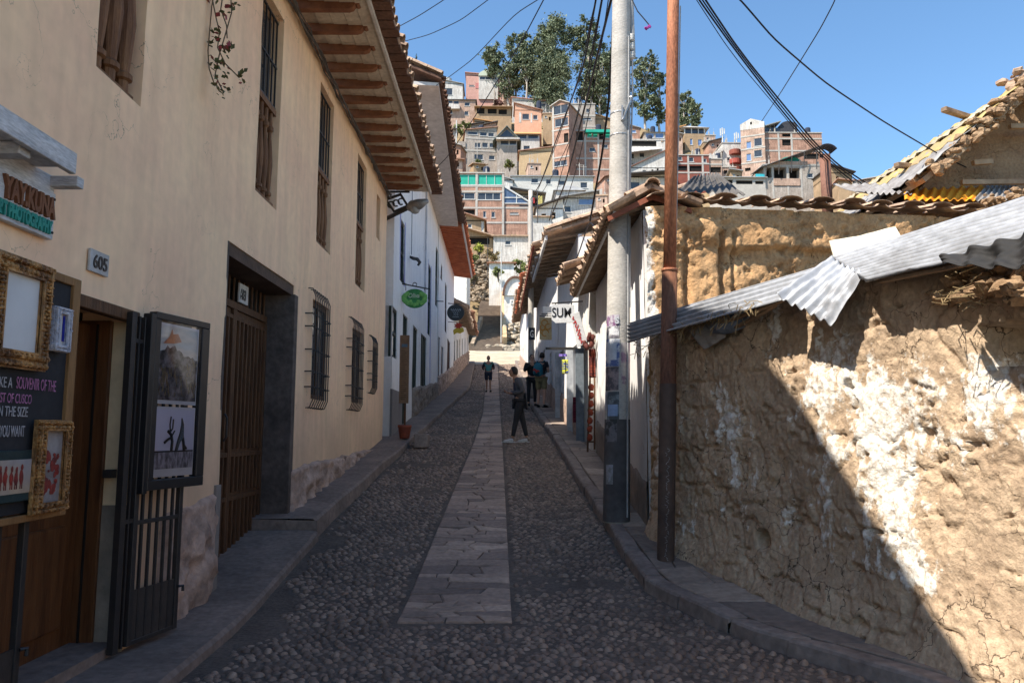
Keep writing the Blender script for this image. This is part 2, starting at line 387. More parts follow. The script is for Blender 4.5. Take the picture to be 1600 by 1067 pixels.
# ------------------------------------------------------------------ ground profile
_RY = np.array([-20, 6.3, 7.3, 17.4, 34, 60, 72, 400.]); _RZ = np.array([0, 0, .068, 1.422, 3.45, 6.99, 9.4, 9.4])
def RZ(Y): return float(np.interp(Y, _RY, _RZ))
def RZa(Y): return np.interp(Y, _RY, _RZ)
def lerp(t, a): return float(np.interp(t, [p[0] for p in a], [p[1] for p in a]))
CURB_L = [(-6,-2.3),(4.9,-2.14),(7.8,-2.22),(9.35,-2.2),(11.7,-2.15),(17.4,-1.92),(35.5,-1.34),(60,-1.9),(75,-2.2)]
CURB_R = [(8.47,1.40),(9.7,1.37),(25.5,1.14),(45,1.2),(62,1.35)]
WALL_L = [(-6,-2.86),(17.3,-2.58),(17.4,-2.47),(60,-2.42)]
WALL_R = [(9.3,1.86),(15.3,1.99),(17,1.8),(60,1.68)]
# ================================================================== ground
_HY = [(60,6.99),(72,9.4),(95,18.0),(105,26.0),(115,32),(135,44.5),(150,55.7),(165,68),(180,79.5),(230,98),(420,104)]
_TOP = [(300,120),(640,136),(760,160),(900,163),(1050,193),(1160,248),(1300,284),(1500,296),(1900,300)]
def terr(X, Y):
    X = np.asarray(X, float); Y = np.asarray(Y, float)
    z = np.where(Y < 60, RZa(Y), np.interp(Y, [p[0] for p in _HY], [p[1] for p in _HY]))
    px = VX + F*X/np.maximum(Y, 60); tr = np.interp(px, [p[0] for p in _TOP], [p[1] for p in _TOP])
    cap = CZ + (VY-tr)/F*np.minimum(np.maximum(Y, 1), 182+.25*np.maximum(Y-182, 0))
    z = np.where(Y > 90, np.minimum(z, cap), z)
    return z
gy = np.concatenate([np.arange(-30, 60, 2.5), np.arange(60, 240, 1.6), np.arange(240, 900, 30)])
gx = np.concatenate([np.arange(-400, -60, 20), np.arange(-60, 120, 2.0), np.arange(120, 560, 20)])
GX, GY = np.meshgrid(gx, gy, indexing='ij')
GZ = terr(GX, GY) + np.where(GY > 74, 1.6*fbm(GX*.12, GY*.12, 0, 4, 3)+.5*fbm(GX*.8, GY*.8, 0, 2, 9), 0) - .12
GZ -= np.where((GY > 68) & (GY < 100) & (np.abs(GX+1.0) < 3.6), 1.2, 0)
earth = M('dry_hillside_earth', (.30, .215, .12), (.16, .125, .07), .35, .95, .5, 3, fine=.3)
mb = MB(); mb.grid(np.stack([GX, GY, GZ], -1)[:, ::1]); o = mb.build('hillside', earth, smooth=True); tag(o, kind='structure')

# ---- cobbled road: mortar bed + individually domed stones, flagstone strip
mortar = M('road_bed', (.15, .122, .104), (.09, .075, .066), 2, .95, .5, 30, fine=.3)
ys = np.concatenate([np.arange(-12, 20, .4), np.arange(20, 76, 1.0)])
def strip_mesh(mb, xl, xr, dz, ys, n=7):
    A = np.zeros((n, len(ys), 3))
    for j, y in enumerate(ys):
        a, b = xl(y), xr(y)
        A[:, j, 0] = np.linspace(a, b, n); A[:, j, 1] = y; A[:, j, 2] = RZ(y)+dz
    mb.grid(A)
cl = lambda y: lerp(y, CURB_L)
CORNER = [(2.9,4.2),(2.72,4.86),(2.44,5.35),(2.0,6.08),(1.77,6.77),(1.44,7.57),(1.41,8.47)]
def cr(y):
    if y >= 8.47: return lerp(y, CURB_R)
    return lerp(y, [(-6, 4.0),(0, 3.6),(3, 3.2),(4.2, 2.95)]+[(b, a) for a, b in CORNER[1:]])
mb = MB(); strip_mesh(mb, lambda y: cl(y)-.1, lambda y: cr(y)+.1, 0, ys)
o = mb.build('road', mortar, smooth=True); tag(o, kind='structure')

SL = lambda y: -0.86 + .0*y + lerp(y, [(6.7, -.0), (34, .1)])     # strip left edge
def strip_l(y): return lerp(y, [(6.6,-.875),(17.4,-.56),(24,-.50),(34,-.62),(62,-1.2)])
def strip_r(y): return lerp(y, [(6.6,.125),(17.4,.09),(34,.02),(62,-.1)])
# cobbles
def stones(xy, sz, seed, lvl):
    rg = np.random.default_rng(seed); n = len(xy)
    K = 9 if lvl == 0 else 7; rings = [(1.0, 0.0), (.93, .34), (.72, .68), (.38, .93)] if lvl == 0 else [(1.0, .0), (.8, .55), (.42, .92)]
    V = []; ang = rg.uniform(0, math.pi, n); el = rg.uniform(.68, 1.0, n); tt = rg.uniform(0, 1, n)
    hgt = sz*rg.uniform(.24, .5, n); tx = rg.normal(0, .13, n); ty = rg.normal(0, .13, n)
    base = RZa(xy[:, 1])
    per = len(rings)*K+1; A = np.zeros((n, per, 3))
    for i, (rr, hh) in enumerate(rings):
        for k in range(K):
            t = 2*math.pi*k/K+i*.3; lx = rr*np.cos(t)*(1+.09*rg.normal(size=n)); ly = rr*np.sin(t)*(1+.09*rg.normal(size=n))
            x = lx*sz*.5; y = ly*sz*.5*el; c, s_ = np.cos(ang), np.sin(ang)
            gx_ = x*c-y*s_; gy_ = x*s_+y*c
            A[:, i*K+k, 0] = xy[:, 0]+gx_; A[:, i*K+k, 1] = xy[:, 1]+gy_
            A[:, i*K+k, 2] = base-.012+hh*hgt+gx_*tx+gy_*ty+gy_*.12
    A[:, -1, 0] = xy[:, 0]; A[:, -1, 1] = xy[:, 1]; A[:, -1, 2] = base-.012+hgt
    fs = []
    for i in range(len(rings)-1):
        for k in range(K): fs.append((i*K+k, i*K+(k+1) % K, (i+1)*K+(k+1) % K, (i+1)*K+k))
    q = [f for f in fs]; last = (len(rings)-1)*K
    tri = [(last+k, last+(k+1) % K, per-1) for k in range(K)]
    off = (np.arange(n)*per)[:, None, None]
    Q = (np.array(q)[None]+off).reshape(-1, 4); T = (np.array(tri)[None]+off).reshape(-1, 3)
    return A.reshape(-1, 3), Q, T, np.repeat(tt, per)
def cobble_layout(y0, y1, s, seed):
    rg = np.random.default_rng(seed); out = []; y = y0; row = 0
    while y < y1:
        a, b = cl(y)+.04, cr(y)-.04; nx = int((b-a)/s)
        for k in range(nx+1):
            x = a+(k+.5*(row % 2))*s+rg.normal(0, .13*s); yy = y+rg.normal(0, .15*s)
            if x < cl(yy)+.03 or x > cr(yy)-.03: continue
            if yy > 6.62 and strip_l(yy)-.05 < x < strip_r(yy)+.05: continue
            if yy < 12 and x < cl(yy)+.24+.14*math.sin(yy*2.1)+.08*math.sin(yy*7) and yy < 9.6: continue
            # worn, half buried places
            if vnoise(x*.9+5, yy*.9, 0, 4) > .80 and rg.random() < .75: continue
            out.append((x, yy, s*rg.uniform(.72, 1.12)))
        y += s*.86; row += 1
    return np.array(out)
VV = []; QQ = []; TT = []; TN = []; base = 0
for (y0, y1, s, lvl, sd) in ((3.4, 12, .086, 0, 1), (12, 24, .094, 1, 2), (24, 42, .13, 1, 3), (42, 60, .18, 1, 4)):
    L = cobble_layout(y0, y1, s, sd); A, Q, T, tt = stones(L[:, :2], L[:, 2], sd+10, lvl)
    VV.append(A); QQ.append(Q+base); TT.append(T+base); TN.append(tt); base += len(A)
V = np.concatenate(VV); Q = np.concatenate(QQ); T = np.concatenate(TT); tn = np.concatenate(TN)
me = bpy.data.meshes.new('cobbles'); me.vertices.add(len(V)); me.vertices.foreach_set('co', V.ravel())
nl = Q.size+T.size; me.loops.add(nl); me.loops.foreach_set('vertex_index', np.concatenate([Q.ravel(), T.ravel()]))
me.polygons.add(len(Q)+len(T)); st = np.concatenate([np.arange(len(Q))*4, Q.size+np.arange(len(T))*3])
me.polygons.foreach_set('loop_start', st); me.polygons.foreach_set('loop_total', np.concatenate([np.full(len(Q), 4), np.full(len(T), 3)]))
me.polygons.foreach_set('use_smooth', [True]*(len(Q)+len(T))); me.update(calc_edges=True); me.validate()
a = me.attributes.new('tint', 'FLOAT', 'POINT'); a.data.foreach_set('value', tn)
def stone_mat(name, ca, cb, cc, rough=.55, bscale=25):
    m = M(name, ca, cb, 1.1, rough, .35, bscale, fine=.25, spec=.4); t = m.node_tree; N = t.nodes; Lk = t.links; b = N['Principled BSDF']
    src = b.inputs['Base Color'].links[0].from_socket
    at = N.new('ShaderNodeAttribute'); at.attribute_name = 'tint'; rp = N.new('ShaderNodeValToRGB')
    rp.color_ramp.elements[0].color = (.62, .6, .62, 1); rp.color_ramp.elements[1].color = (1.55, 1.5, 1.45, 1)
    e = rp.color_ramp.elements.new(.55); e.color = (*cc, 1); e = rp.color_ramp.elements.new(.93); e.color = (1.25, 1.2, 1.15, 1)
    Lk.new(at.outputs['Fac'], rp.inputs[0]); mx = N.new('ShaderNodeMix'); mx.data_type = 'RGBA'; mx.blend_type = 'MULTIPLY'; mx.inputs[0].default_value = 1
    Lk.new(src, mx.inputs[6]); Lk.new(rp.outputs[0], mx.inputs[7]); Lk.new(mx.outputs[2], b.inputs['Base Color']); return m
cobm = stone_mat('cobblestone', (.255, .195, .155), (.155, .122, .10), (1.0, .93, .9))
me.materials.append(cobm); o = bpy.data.objects.new('cobblestone_paving', me); COL.objects.link(o); tag(o, kind='structure')

# flagstones
def flag(mb, a, b, c, d, zf, top, gap=.012, tint=0):
    """quad slab with bevelled rim; corners counter-clockwise xy"""
    P4 = [Vector((p[0], p[1], 0)) for p in (a, b, c, d)]; cen = sum(P4, Vector())/4
    def ring(g, dz): return [Vector((p.x, p.y, zf(p.y)+dz+random.uniform(-.002, .002))) for p in [cen+(q-cen)*(1-g/max(.05, (q-cen).length)) for q in P4]]
    r0 = ring(gap, -.02); r1 = ring(gap, top-.008); r2 = ring(gap+.014, top); tx, ty = random.gauss(0, .022), random.gauss(0, .022)
    vs = r0+r1+r2
    for v in vs[4:]: v.z += (v.x-cen.x)*tx+(v.y-cen.y)*ty
    fs = [(8, 9, 10, 11)]+[(i, (i+1) % 4, 4+(i+1) % 4, 4+i) for i in range(4)]+[(4+i, 4+(i+1) % 4, 8+(i+1) % 4, 8+i) for i in range(4)]
    mb.tv = random.random() if tint == 0 else tint; mb.add(vs, fs); mb.tv = 0
def flag_rows(mb, xl, xr, y0, y1, zf, top, rmin, rmax, wmin, wmax, gap=.01):
    y = y0; prev = None
    def cuts(y, n): 
        a, b = xl(y), xr(y); c = [a]+sorted(a+(b-a)*(k+random.uniform(-.38, .38))/n for k in range(1, n))+[b]; return c
    while y < y1:
        sc = 1+max(0, (y-15))/25; h = random.uniform(rmin, rmax)*sc
        n = max(1, int(round((xr(y)-xl(y))/random.uniform(wmin, wmax)/max(1, sc*.7))))
        c0 = cuts(y, n); sk = [random.uniform(-.09, .09)*sc for _ in range(n+1)]; sk[0] = sk[-1] = 0
        wob = [random.uniform(-.07, .07)*sc if 0 < i < n else random.uniform(-.02, .02) for i in range(n+1)]
        if prev is None: prev = [0]*(n+1), c0
        def lo(x):  # lower boundary wobble carried from the previous row
            return float(np.interp(x, prev[1], prev[0]))
        for i in range(n):
            a = (c0[i], y+lo(c0[i])); b = (c0[i+1], y+lo(c0[i+1])); c = (c0[i+1]+sk[i+1], y+h+wob[i+1]); d = (c0[i]+sk[i], y+h+wob[i])
            if i == 0: d = (xl(y+h), y+h+wob[0])
            if i == n-1: c = (xr(y+h), y+h+wob[n])
            flag(mb, a, b, c, d, zf, top, gap)
        prev = wob, [c0[i]+sk[i] for i in range(n+1)]
        y += h
flagm = stone_mat('flagstone', (.36, .28, .23), (.24, .188, .157), (1.0, .95, .93), rough=.7, bscale=18)
mb = MB(); flag_rows(mb, strip_l, strip_r, 6.7, 60, RZ, .020, .11, .25, .22, .46, .008)
o = mb.build('flagstone_strip', flagm, tint=True); tag(o, kind='structure')
# left pavement
zl = lambda y: RZ(y)+lerp(y, [(-6,.08),(7,.09),(9.2,.10),(9.45,.13),(9.46,.24),(16,.13),(24,.14),(60,.16)])
wl = lambda y: lerp(y, WALL_L); wr_ = lambda y: lerp(y, WALL_R)
mb = MB(); yy = [y for y in np.concatenate([np.arange(-6, 9.2, .5), [9.38]])]
def pavement(mb, xin, xout, zf, yy, lip=.05):
    A = np.zeros((5, len(yy), 3))
    for j, y in enumerate(yy):
        xi, xo = xin(y), xout(y); s = 1 if xo > xi else -1; z = zf(y)+float(fbm(y*1.3, .5, 0, 2, 3))*.02
        xo += float(fbm(y*2.1, 7.5, 0, 3, 5))*.03
        A[:, j] = [(xi-.4*s, y, z), ((xi+xo)/2, y, z+.005), (xo-.03*s, y, z-.002), (xo, y, z-.03), (xo+.02*s, y, RZ(y)-.15)]
    mb.grid(A)
pavement(mb, wl, lambda y: cl(y)+.02, zl, yy)
o = mb.build('near_left_pavement', sidew, smooth=False); tag(o, kind='structure')
mb = MB(); yy = list(np.arange(9.46, 20, .4))+list(np.arange(20, 62, 1.0))
pavement(mb, wl, lambda y: cl(y)-.02+.02*math.sin(y*1.7), zl, yy)
mb.add([(wl(9.46)-.4, 9.46, RZ(9.4)-.2), (cl(9.46), 9.46, RZ(9.4)-.2), (cl(9.46)-.02, 9.46, zl(9.47)-.02), (wl(9.46)-.4, 9.46, zl(9.47))], [(0, 1, 2, 3)])
o = mb.build('left_pavement', sidew); tag(o, kind='structure')
# right pavement : kerb + flags
zr = lambda y: RZ(y)+.135
NW = [(3.75,-4),(3.7,0),(3.42,3.2),(2.93,5.19),(2.52,6.9),(2.05,8.2),(1.86,9.2)]     # foot of the near adobe wall (x,y)
nwx = lambda y: lerp(y, [(b, a) for a, b in NW])
def wr2(y): return nwx(y) if y < 9.2 else wr_(y)
kerbm = M('kerb_stone', (.28, .235, .21), (.18, .145, .13), 2.2, .92, .4, 14, fine=.25)
yy = list(np.arange(-4, 9, .25))+list(np.arange(9, 62, .8)); mb = MB(); y0_ = -4.0
while y0_ < 61.5:
    Ls_ = random.uniform(.6, 1.25); ox, oz = random.gauss(0, .008), random.gauss(0, .006); sub_ = np.linspace(y0_+.008, y0_+Ls_-.008, 7); A = np.zeros((5, 9, 3))
    for j, y in enumerate([sub_[0]]+list(sub_)+[sub_[-1]]):
        x = cr(y)+float(fbm(y*1.9, 3, 0, 3, 8))*.035+ox; z = zr(y)+float(fbm(y*2.3, 1, 0, 2, 6))*.02+oz; e_ = .05 if j in (0, 8) else 0; c_ = .010 if j in (1, 7) else 0
        A[:, j] = [(x-.02+c_, y, RZ(y)-.15), (x+c_, y, z-.03-e_), (x+.012+c_, y, z-.010-e_-c_), (x+.03, y, z-e_-c_), (x+.17, y, z-.002-e_-c_)]
    mb.tv = random.random(); mb.grid(A[::-1]); y0_ += Ls_
o = mb.build('right_kerb', kerbm); tag(o, kind='structure')
dustm = M('dusty_sidewalk_bed', (.24, .19, .15), (.15, .12, .10), 2.2, .95, .5, 18, fine=.3)
mb = MB(); A = np.zeros((3, len(yy), 3))
for j, y in enumerate(yy): A[:, j] = [(cr(y)+.15, y, zr(y)-.03), ((cr(y)+wr2(y))/2+.1, y, zr(y)-.024), (wr2(y)+.5, y, zr(y)-.01)]
mb.grid(A[::-1]); o = mb.build('right_pavement_bed', dustm); tag(o, kind='structure')
mb = MB(); flag_rows(mb, lambda y: cr(y)+.175, lambda y: max(cr(y)+.25, wr2(y)-.03), 3.0, 60, zr, .004, .3, .7, .3, .55, .012)
flagm2 = stone_mat('pale_flagstone', (.34, .285, .24), (.23, .19, .16), (1.0, .95, .93), rough=.8, bscale=14)
o = mb.build('right_pavement', flagm2, tint=True); tag(o, kind='structure')

# sunny crossing at the top of the street, and the stair path
pale = M('pale_dusty_ground', (.50, .42, .31), (.36, .30, .22), .8, .95, .3, 6, fine=.2)
mb = MB(); A = np.zeros((12, 9, 3))
for i, x in enumerate(np.linspace(-16, 14, 12)):
    for j, y in enumerate(np.linspace(59.5, 72.6, 9)): A[i, j] = (x, y, RZ(y)+.05+float(fbm(x*.7, y*.7, 0, 3, 2))*.12)
mb.grid(A); o = mb.build('upper_crossing', pale, smooth=True); tag(o, kind='structure')
mb = MB(); n = 56; y0, z0 = 72.2, RZ(72.2)+.05; y1, z1 = 95, 18.4
for k in range(n):
    t0 = k/n; t1 = (k+1)/n; ya = y0+(y1-y0)*t0; yb = y0+(y1-y0)*t1; z = z0+(z1-z0)*t1; cx = -1.35+.8*t0+.25*math.sin(t0*5); hw = 1.75-.35*t0
    mb.box(cx-hw+random.uniform(-.05, .05), cx+hw+random.uniform(-.05, .05), ya, yb+.25, z-1.2, z+random.uniform(-.015, .015))
o = mb.build('stair_path', M('worn_stair_stone', (.19, .145, .11), (.12, .09, .07), 1.4, .95, .3, 8)); tag(o, kind='structure')
# ================================================================== LEFT : cream corner building
LB = fac2(-2.826, -3, -2.582, 17.3)
b1 = fthing(LB, 'plastered_house', 'long cream plastered house with deep wooden eave and barred windows, nearest on the left', 'house')
L1 = LB.U(603, 400)
def H(px0, px1, py): return LB.uv(px0, py)[0], LB.uv(px1, py)[0]
door = (LB.U(352, 500), LB.U(459, 500), -.2, 3.55)
shop = (6.9, LB.U(210, 600), -.2, 2.54)
W1 = (LB.U(150, 70), LB.U(222, 140), 4.1, 5.85)
W2 = (LB.U(398, 300), LB.U(433, 300), 4.30, 6.72)
W3 = (LB.U(493, 390), LB.U(516, 390), 4.40, 6.84)
W4 = (LB.U(554, 440), LB.U(569, 440), 4.33, 6.80)
W5 = (LB.U(588.3, 340), LB.U(593.8, 340), 5.75, 6.70)
G1 = (LB.U(487, 560), LB.U(512, 560), 2.12, 3.55)
G2 = (LB.U(550, 560), LB.U(566, 560), 2.18, 3.52)
G3 = (LB.U(582, 560), LB.U(590, 560), 2.55, 3.42)
holes = [door, shop, W1, W2, W3, W4, W5, G1, G2, G3]
EAVEZ = 7.12
def wtop(u): return 7.12 if u > 10.0 else (8.0 if u > 6.5 else lerp(u, [(0, 5.2), (4.6, 6.6), (6.5, 8.0)]))
mb = MB(); wall_holes(mb, 0, L1, -.3, 7.12, holes, depth=.42, wave=.02, step=.3, seed=3)
wall_holes(mb, 0, 9.9, 7.12, 8.0, [], depth=.3, wave=.0, step=.5, topz=wtop)
shell(mb, 0, L1, -.3, 7.12, 6.5)
wl1 = mb.build('wall', cream, b1, smooth=False)
for a, b, c, d in holes: mb = MB(); mb.box(a-.05, b+.05, .425, 1.4, c-.02, d+.02); mb.build('interior', dark, b1)

# rough stone base, proud and broken
def rough_base(fac, parent, u0, u1, z1f, mat, seed, z0=-.3, proud=.03):
    nu = int((u1-u0)/.045)+2; nz = 30; A = np.zeros((nu, nz, 3)); us = np.linspace(u0, u1, nu)
    for i, u in enumerate(us):
        zt = z1f(u)+.11*float(fbm(u*1.7, 2, 0, 4, seed)); g = RZ(fac.y+u*fac.d.y)+z0 if fac.d.y > 0 else RZ(fac.y+u*fac.d.y)+z0
        A[i, :, 0] = u; A[i, :, 2] = np.linspace(g, zt, nz)
    U_, Z_ = A[:, :, 0], A[:, :, 2]
    # stones : low-frequency cells
    c = np.abs(fbm(U_*3.1, Z_*3.1, 0, 2, seed))*2; n = fbm(U_*9, Z_*9, 0, 4, seed+5)
    A[:, :, 1] = -proud-.10*np.clip(c, 0, .5)-.07*n-.03*np.clip((fbm(U_*5, Z_*5, 0, 3, seed+9)-.02)/.03, 0, 1)
    A[:, -1, 1] = .02; A[0, :, 1] = .02; A[-1, :, 1] = .02
    m = MB(); m.grid(A); return m.build('stone_base', mat, parent, smooth=True)
rough_base(LB, b1, shop[1]+.52, door[0]-.12, lambda u: lerp(u, [(9, 1.0), (10.4, 1.12)]), stone, 3)
rough_base(LB, b1, door[1]+.02, L1, lambda u: lerp(u, [(13, 1.20), (20, 1.36)]), stone, 8)
mb = MB(); mb.box(door[0]-.12, door[0], -.035, .4, -.2, 1.15); mb.build('door_plinth', M('grey_render', (.26, .235, .215), (.2, .18, .165), 2, .9, .2, 14), b1)
# door surround : painted jambs
mb = MB(); a, b, c, d = door
mb.box(b-.05, b+.10, -.022, .44, -.1, d-.12); mb.build('door_jamb', greystone, b1, bevel=.006)
mb = MB(); mb.box(a-.03, a+.03, .0, .44, -.1, d); mb.build('door_jamb', greystone, b1, bevel=.006)
mb = MB(); mb.box(a, b, .02, .44, d-.13, d-.003); mb.build('lintel', M('dark_lintel_wood', (.11, .07, .05), (.06, .04, .03), 3, .8, .3, 20), b1)

def panel_door(parent, u0, u1, z0, z1, y, mat, split=True, name='door'):
    m = MB(); m.box(u0, u1, y, y+.06, z0, z1)
    n = 2 if split else 1; W = (u1-u0)/n
    for k in range(n):
        a = u0+k*W; 
        for (f0, f1) in ((.03, .30), (.32, .46), (.48, .97)):
            za, zb = z0+(z1-z0)*f0, z0+(z1-z0)*f1
            m.box(a+.03, a+W-.03, y-.03, y, zb-.03, zb+.02)
            q = max(2, int((W-.1)/.13))
            for j in range(q+1):
                x = a+.04+(W-.08)*j/q; m.box(x-.018, x+.018, y-.032, y, za, zb)
        m.box(a, a+.05, y-.035, y, z0, z1); m.box(a+W-.05, a+W-.002, y-.035, y, z0, z1)
    o = m.build(name, mat, parent, bevel=.004); return o
dr = panel_door(b1, door[0]+.03, door[1]-.05, RZ(7)-.05, 3.05, .36, wooddk)
mb = MB(); mb.tube([(door[0]+.9, .30, 1.55), (door[0]+.9, .27, 1.6), (door[0]+.9, .27, 1.8), (door[0]+.9, .30, 1.85)], .012); mb.build('handle', iron, dr)
mb = MB(); mb.box(door[0]+.03, door[1]-.05, .33, .41, 3.05, 3.13)
for k in range(15): x = door[0]+.12+k*(door[1]-door[0]-.2)/14; mb.tube([(x, .37, 3.13), (x, .37, 3.43)], .014, 6)
mb.build('transom_grille', wooddk, b1)
tr = LB.rect(372, 422, 381, 443, .33)
mb = MB(); mb.box(tr[0], tr[1]+.08, .30, .32, 3.14, 3.36); pl = mb.build('number_plate', whiteboard_, b1)
rtext('603', 'numerals', .17, black, pl, tr[0]+.02, .298, 3.18, sx=.75, bold=.004)

# shop doorway : recessed brown door, reveal, threshold
sd0 = shop[1]
mb = MB(); mb.box(7.0, sd0-.02, .34, .40, .05, 2.45)
for za, zb_ in ((.3, 1.0), (1.15, 2.3)): mb.box(7.6, sd0-.2, .31, .34, za, zb_)
sdoor = mb.build('shop_door', M('varnished_brown_door', (.15, .065, .025), (.08, .033, .014), 3, .45, .15, 20, stretch=(6, 6, .5)), b1, bevel=.01)
mb = MB(); mb.box(sd0-.035, sd0+.01, .18, .42, .05, 2.48); sd2 = mb.build('door_post', MATS['varnished_brown_door'], b1, bevel=.006)
mb = MB(); mb.box(sd0-.045, sd0-.034, .27, .285, .1, 2.45); mb.build('dark_seam', dark, sd2)
mb = MB(); mb.box(6.95, shop[1], -.015, .06, 2.46, 2.545); mb.build('door_lintel', wooddk, b1, bevel=.006)
mb = MB(); mb.box(sd0-.006, sd0+.01, -.005, .178, 1.12, 2.47); mb.build('reveal', cream2, b1)
mb = MB(); mb.box(sd0-.012, sd0+.01, -.02, .178, .0, 1.12); mb.build('reveal_base', M('dirty_render', (.30, .26, .21), (.19, .17, .14), 3, .9, .3, 15), b1)
mb = MB(); mb.box(6.9, shop[1], .0, .43, .0, .16); mb.build('threshold', sidew, b1)
mb = MB(); mb.box(shop[1]-.10, shop[1]-.02, .08, .14, 1.32, 1.38); mb.build('latch', iron, b1)

# turned balusters
def baluster(m, u, y, z0, z1, r):
    h = z1-z0; prof = [(.6, 0), (.6, .06), (.95, .07), (.95, .10), (.62, .12), (.75, .2), (1.0, .42), (.72, .62), (.5, .72), (.5, .78), (.95, .8), (.95, .84), (.6, .86), (.6, 1)]
    m.lathe([(r*a, h*b) for a, b in prof], (u, y, z0), 10)
def balcony_window(rect, nb, zs, yb=.12, grid=True, rb=.045):
    a, b, c, d = rect
    m = MB(); m.box(a, b, .17, .42, c, d)
    q = 4
    for k in range(q): m.box(a+.03+(b-a-.06)*k/q, a+.03+(b-a-.06)*(k+.75)/q, .145, .17, c+.05, zs-.05)
    w_ = m.build('window', wooddk, b1)
    m = MB(); m.box(a+.03, b-.03, .135, .15, zs+.03, d-.05); m.build('pane', glass, w_)
    m = MB()
    for k in range(nb): baluster(m, a+(k+.5)*(b-a)/nb*.86+.02, yb, c+.05, zs, rb)
    m.box(a, a+(b-a)*.9, yb-.04, yb+.04, zs, zs+.07); m.box(a, a+(b-a)*.9, yb-.04, yb+.04, c, c+.05)
    m.build('balustrade', woodmd, w_, smooth=False)
    if grid:
        m = MB()
        for k in range(6): x = a+.05+(b-a-.1)*k/5; m.bar((x, .06, zs+.1), (x, .06, d-.04), .018)
        for z in (zs+.12, (zs+d)/2, d-.06): m.bar((a+.02, .06, z), (b-.02, .06, z), .022)
        m.build('iron_grille', iron, w_)
balcony_window(W1, 3, 5.4, .07, False, .075)
balcony_window(W2, 4, 5.44, .06); balcony_window(W3, 4, 5.5, .06); balcony_window(W4, 4, 5.5, .06)
mb = MB(); a, b, c, d = W5; mb.box(a, b, .08, .36, c, d); mb.build('shutter', wooddk, b1)

# projecting barred windows
def barred(rect, nbars, zt, zb, zrails, u0, u1, name='barred_window'):
    a, b, c, d = rect
    m = MB(); m.box(a, b, .09, .35, c, d); m.box(a, a+.05, .05, .09, c, d); m.box(b-.05, b, .05, .09, c, d); m.box((a+b)/2-.03, (a+b)/2+.03, .05, .09, c+.07, d-.07)
    m.box(a+.05, b-.05, .05, .09, d-.07, d); m.box(a+.05, b-.05, .05, .09, c, c+.07); w_ = m.build('window', wooddk, b1)
    m = MB(); m.box(a+.05, b-.05, .075, .088, c+.07, d-.07); m.build('pane', glass, w_)
    m = MB(); y = -.10
    for k in range(nbars):
        x = u0+(u1-u0)*(k+.5)/nbars
        m.tube([(x, .03, zt+.02), (x, y*.55, zt+.015), (x, y, zt-.10), (x, y, zb+.12), (x, y*.55, zb+.01), (x, .03, zb)], .0085, 5)
    for z in zrails:
        m.tube([(u0-.06, y+.012, z), (u1+.06, y+.012, z)], .011, 5)
        for x in (u0-.05, u1+.05): m.tube([(x, y+.012, z), (x, .03, z)], .010, 5)
    m.build('iron_grille', iron, w_)
def zz(px, py): return LB.uv(px, py, -.15)[1]
barred(G1, 8, 3.64, 1.98, [zz(484, y) for y in (482, 503, 541, 577, 602)], LB.U(489, 560, -.1), LB.U(515, 560, -.1))
barred(G2, 8, 3.64, 2.03, [zz(548, y) for y in (524, 538, 569, 600, 617)], LB.U(551, 560, -.1), LB.U(568.5, 560, -.1))
barred(G3, 6, 3.56, 2.42, [zz(582, y) for y in (546, 562, 582, 592)], LB.U(582, 560, -.1), LB.U(590.5, 560, -.1))

# main eave : rafters, boards, tiles
ux0 = 9.95; OV = 1.0; zE = 7.12; drop = .06
mb = MB(); nb = 40
for k in range(int((L1-ux0)/.56)+2):
    for j in range(5):
        u = ux0+k*.56; y0 = -OV*j/5.0; y1 = -OV*(j+1)/5+.008
        mb.box(u, min(u+.555, L1+.02), y0, y1, zE+.10-drop*j/5+random.uniform(0, .006), zE+.13-drop*j/5)
mb.build('soffit_boards', paleboard, b1)
mb = MB(); mb.box(ux0, L1+.03, -OV-.02, -OV+.02, zE+.0, zE+.16); mb.build('fascia_board', whiteboard_, b1)
k = 0; u = ux0+.06
while u < L1:
    mb = MB(); e = -OV*.86
    mb.prism([(0, 0), (0, 0)], 0, 0) if False else None
    # side profile with a carved toe (in y,z), extruded along u
    prof = [(.2, zE-.02), (.2, zE+.10), (e, zE+.10), (e, zE+.045), (e+.03, zE+.03), (e+.06, zE+.045), (e+.09, zE+.0), (e+.15, zE-.02)]
    n = len(prof); vs = [(u, p[0], p[1]) for p in prof]+[(u+.10, p[0], p[1]) for p in prof]
    mb.add(vs, [tuple(range(n)), tuple(range(n, 2*n))[::-1]]+[(i, i+n, (i+1) % n+n, (i+1) % n) for i in range(n)])
    mb.build('rafter', redwood, b1); u += .56*random.uniform(.97, 1.03)
mb = MB(); tile_roof(mb, ux0, L1+.25, -OV-.26, zE+.10, 3.6, zE+2.0, .23, .38)
mb.build('roof', tileold, b1)
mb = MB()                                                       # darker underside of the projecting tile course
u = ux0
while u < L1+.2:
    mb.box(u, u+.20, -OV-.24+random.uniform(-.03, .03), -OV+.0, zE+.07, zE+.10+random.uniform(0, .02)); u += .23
mb.build('eave_tiles', tiledk, b1)
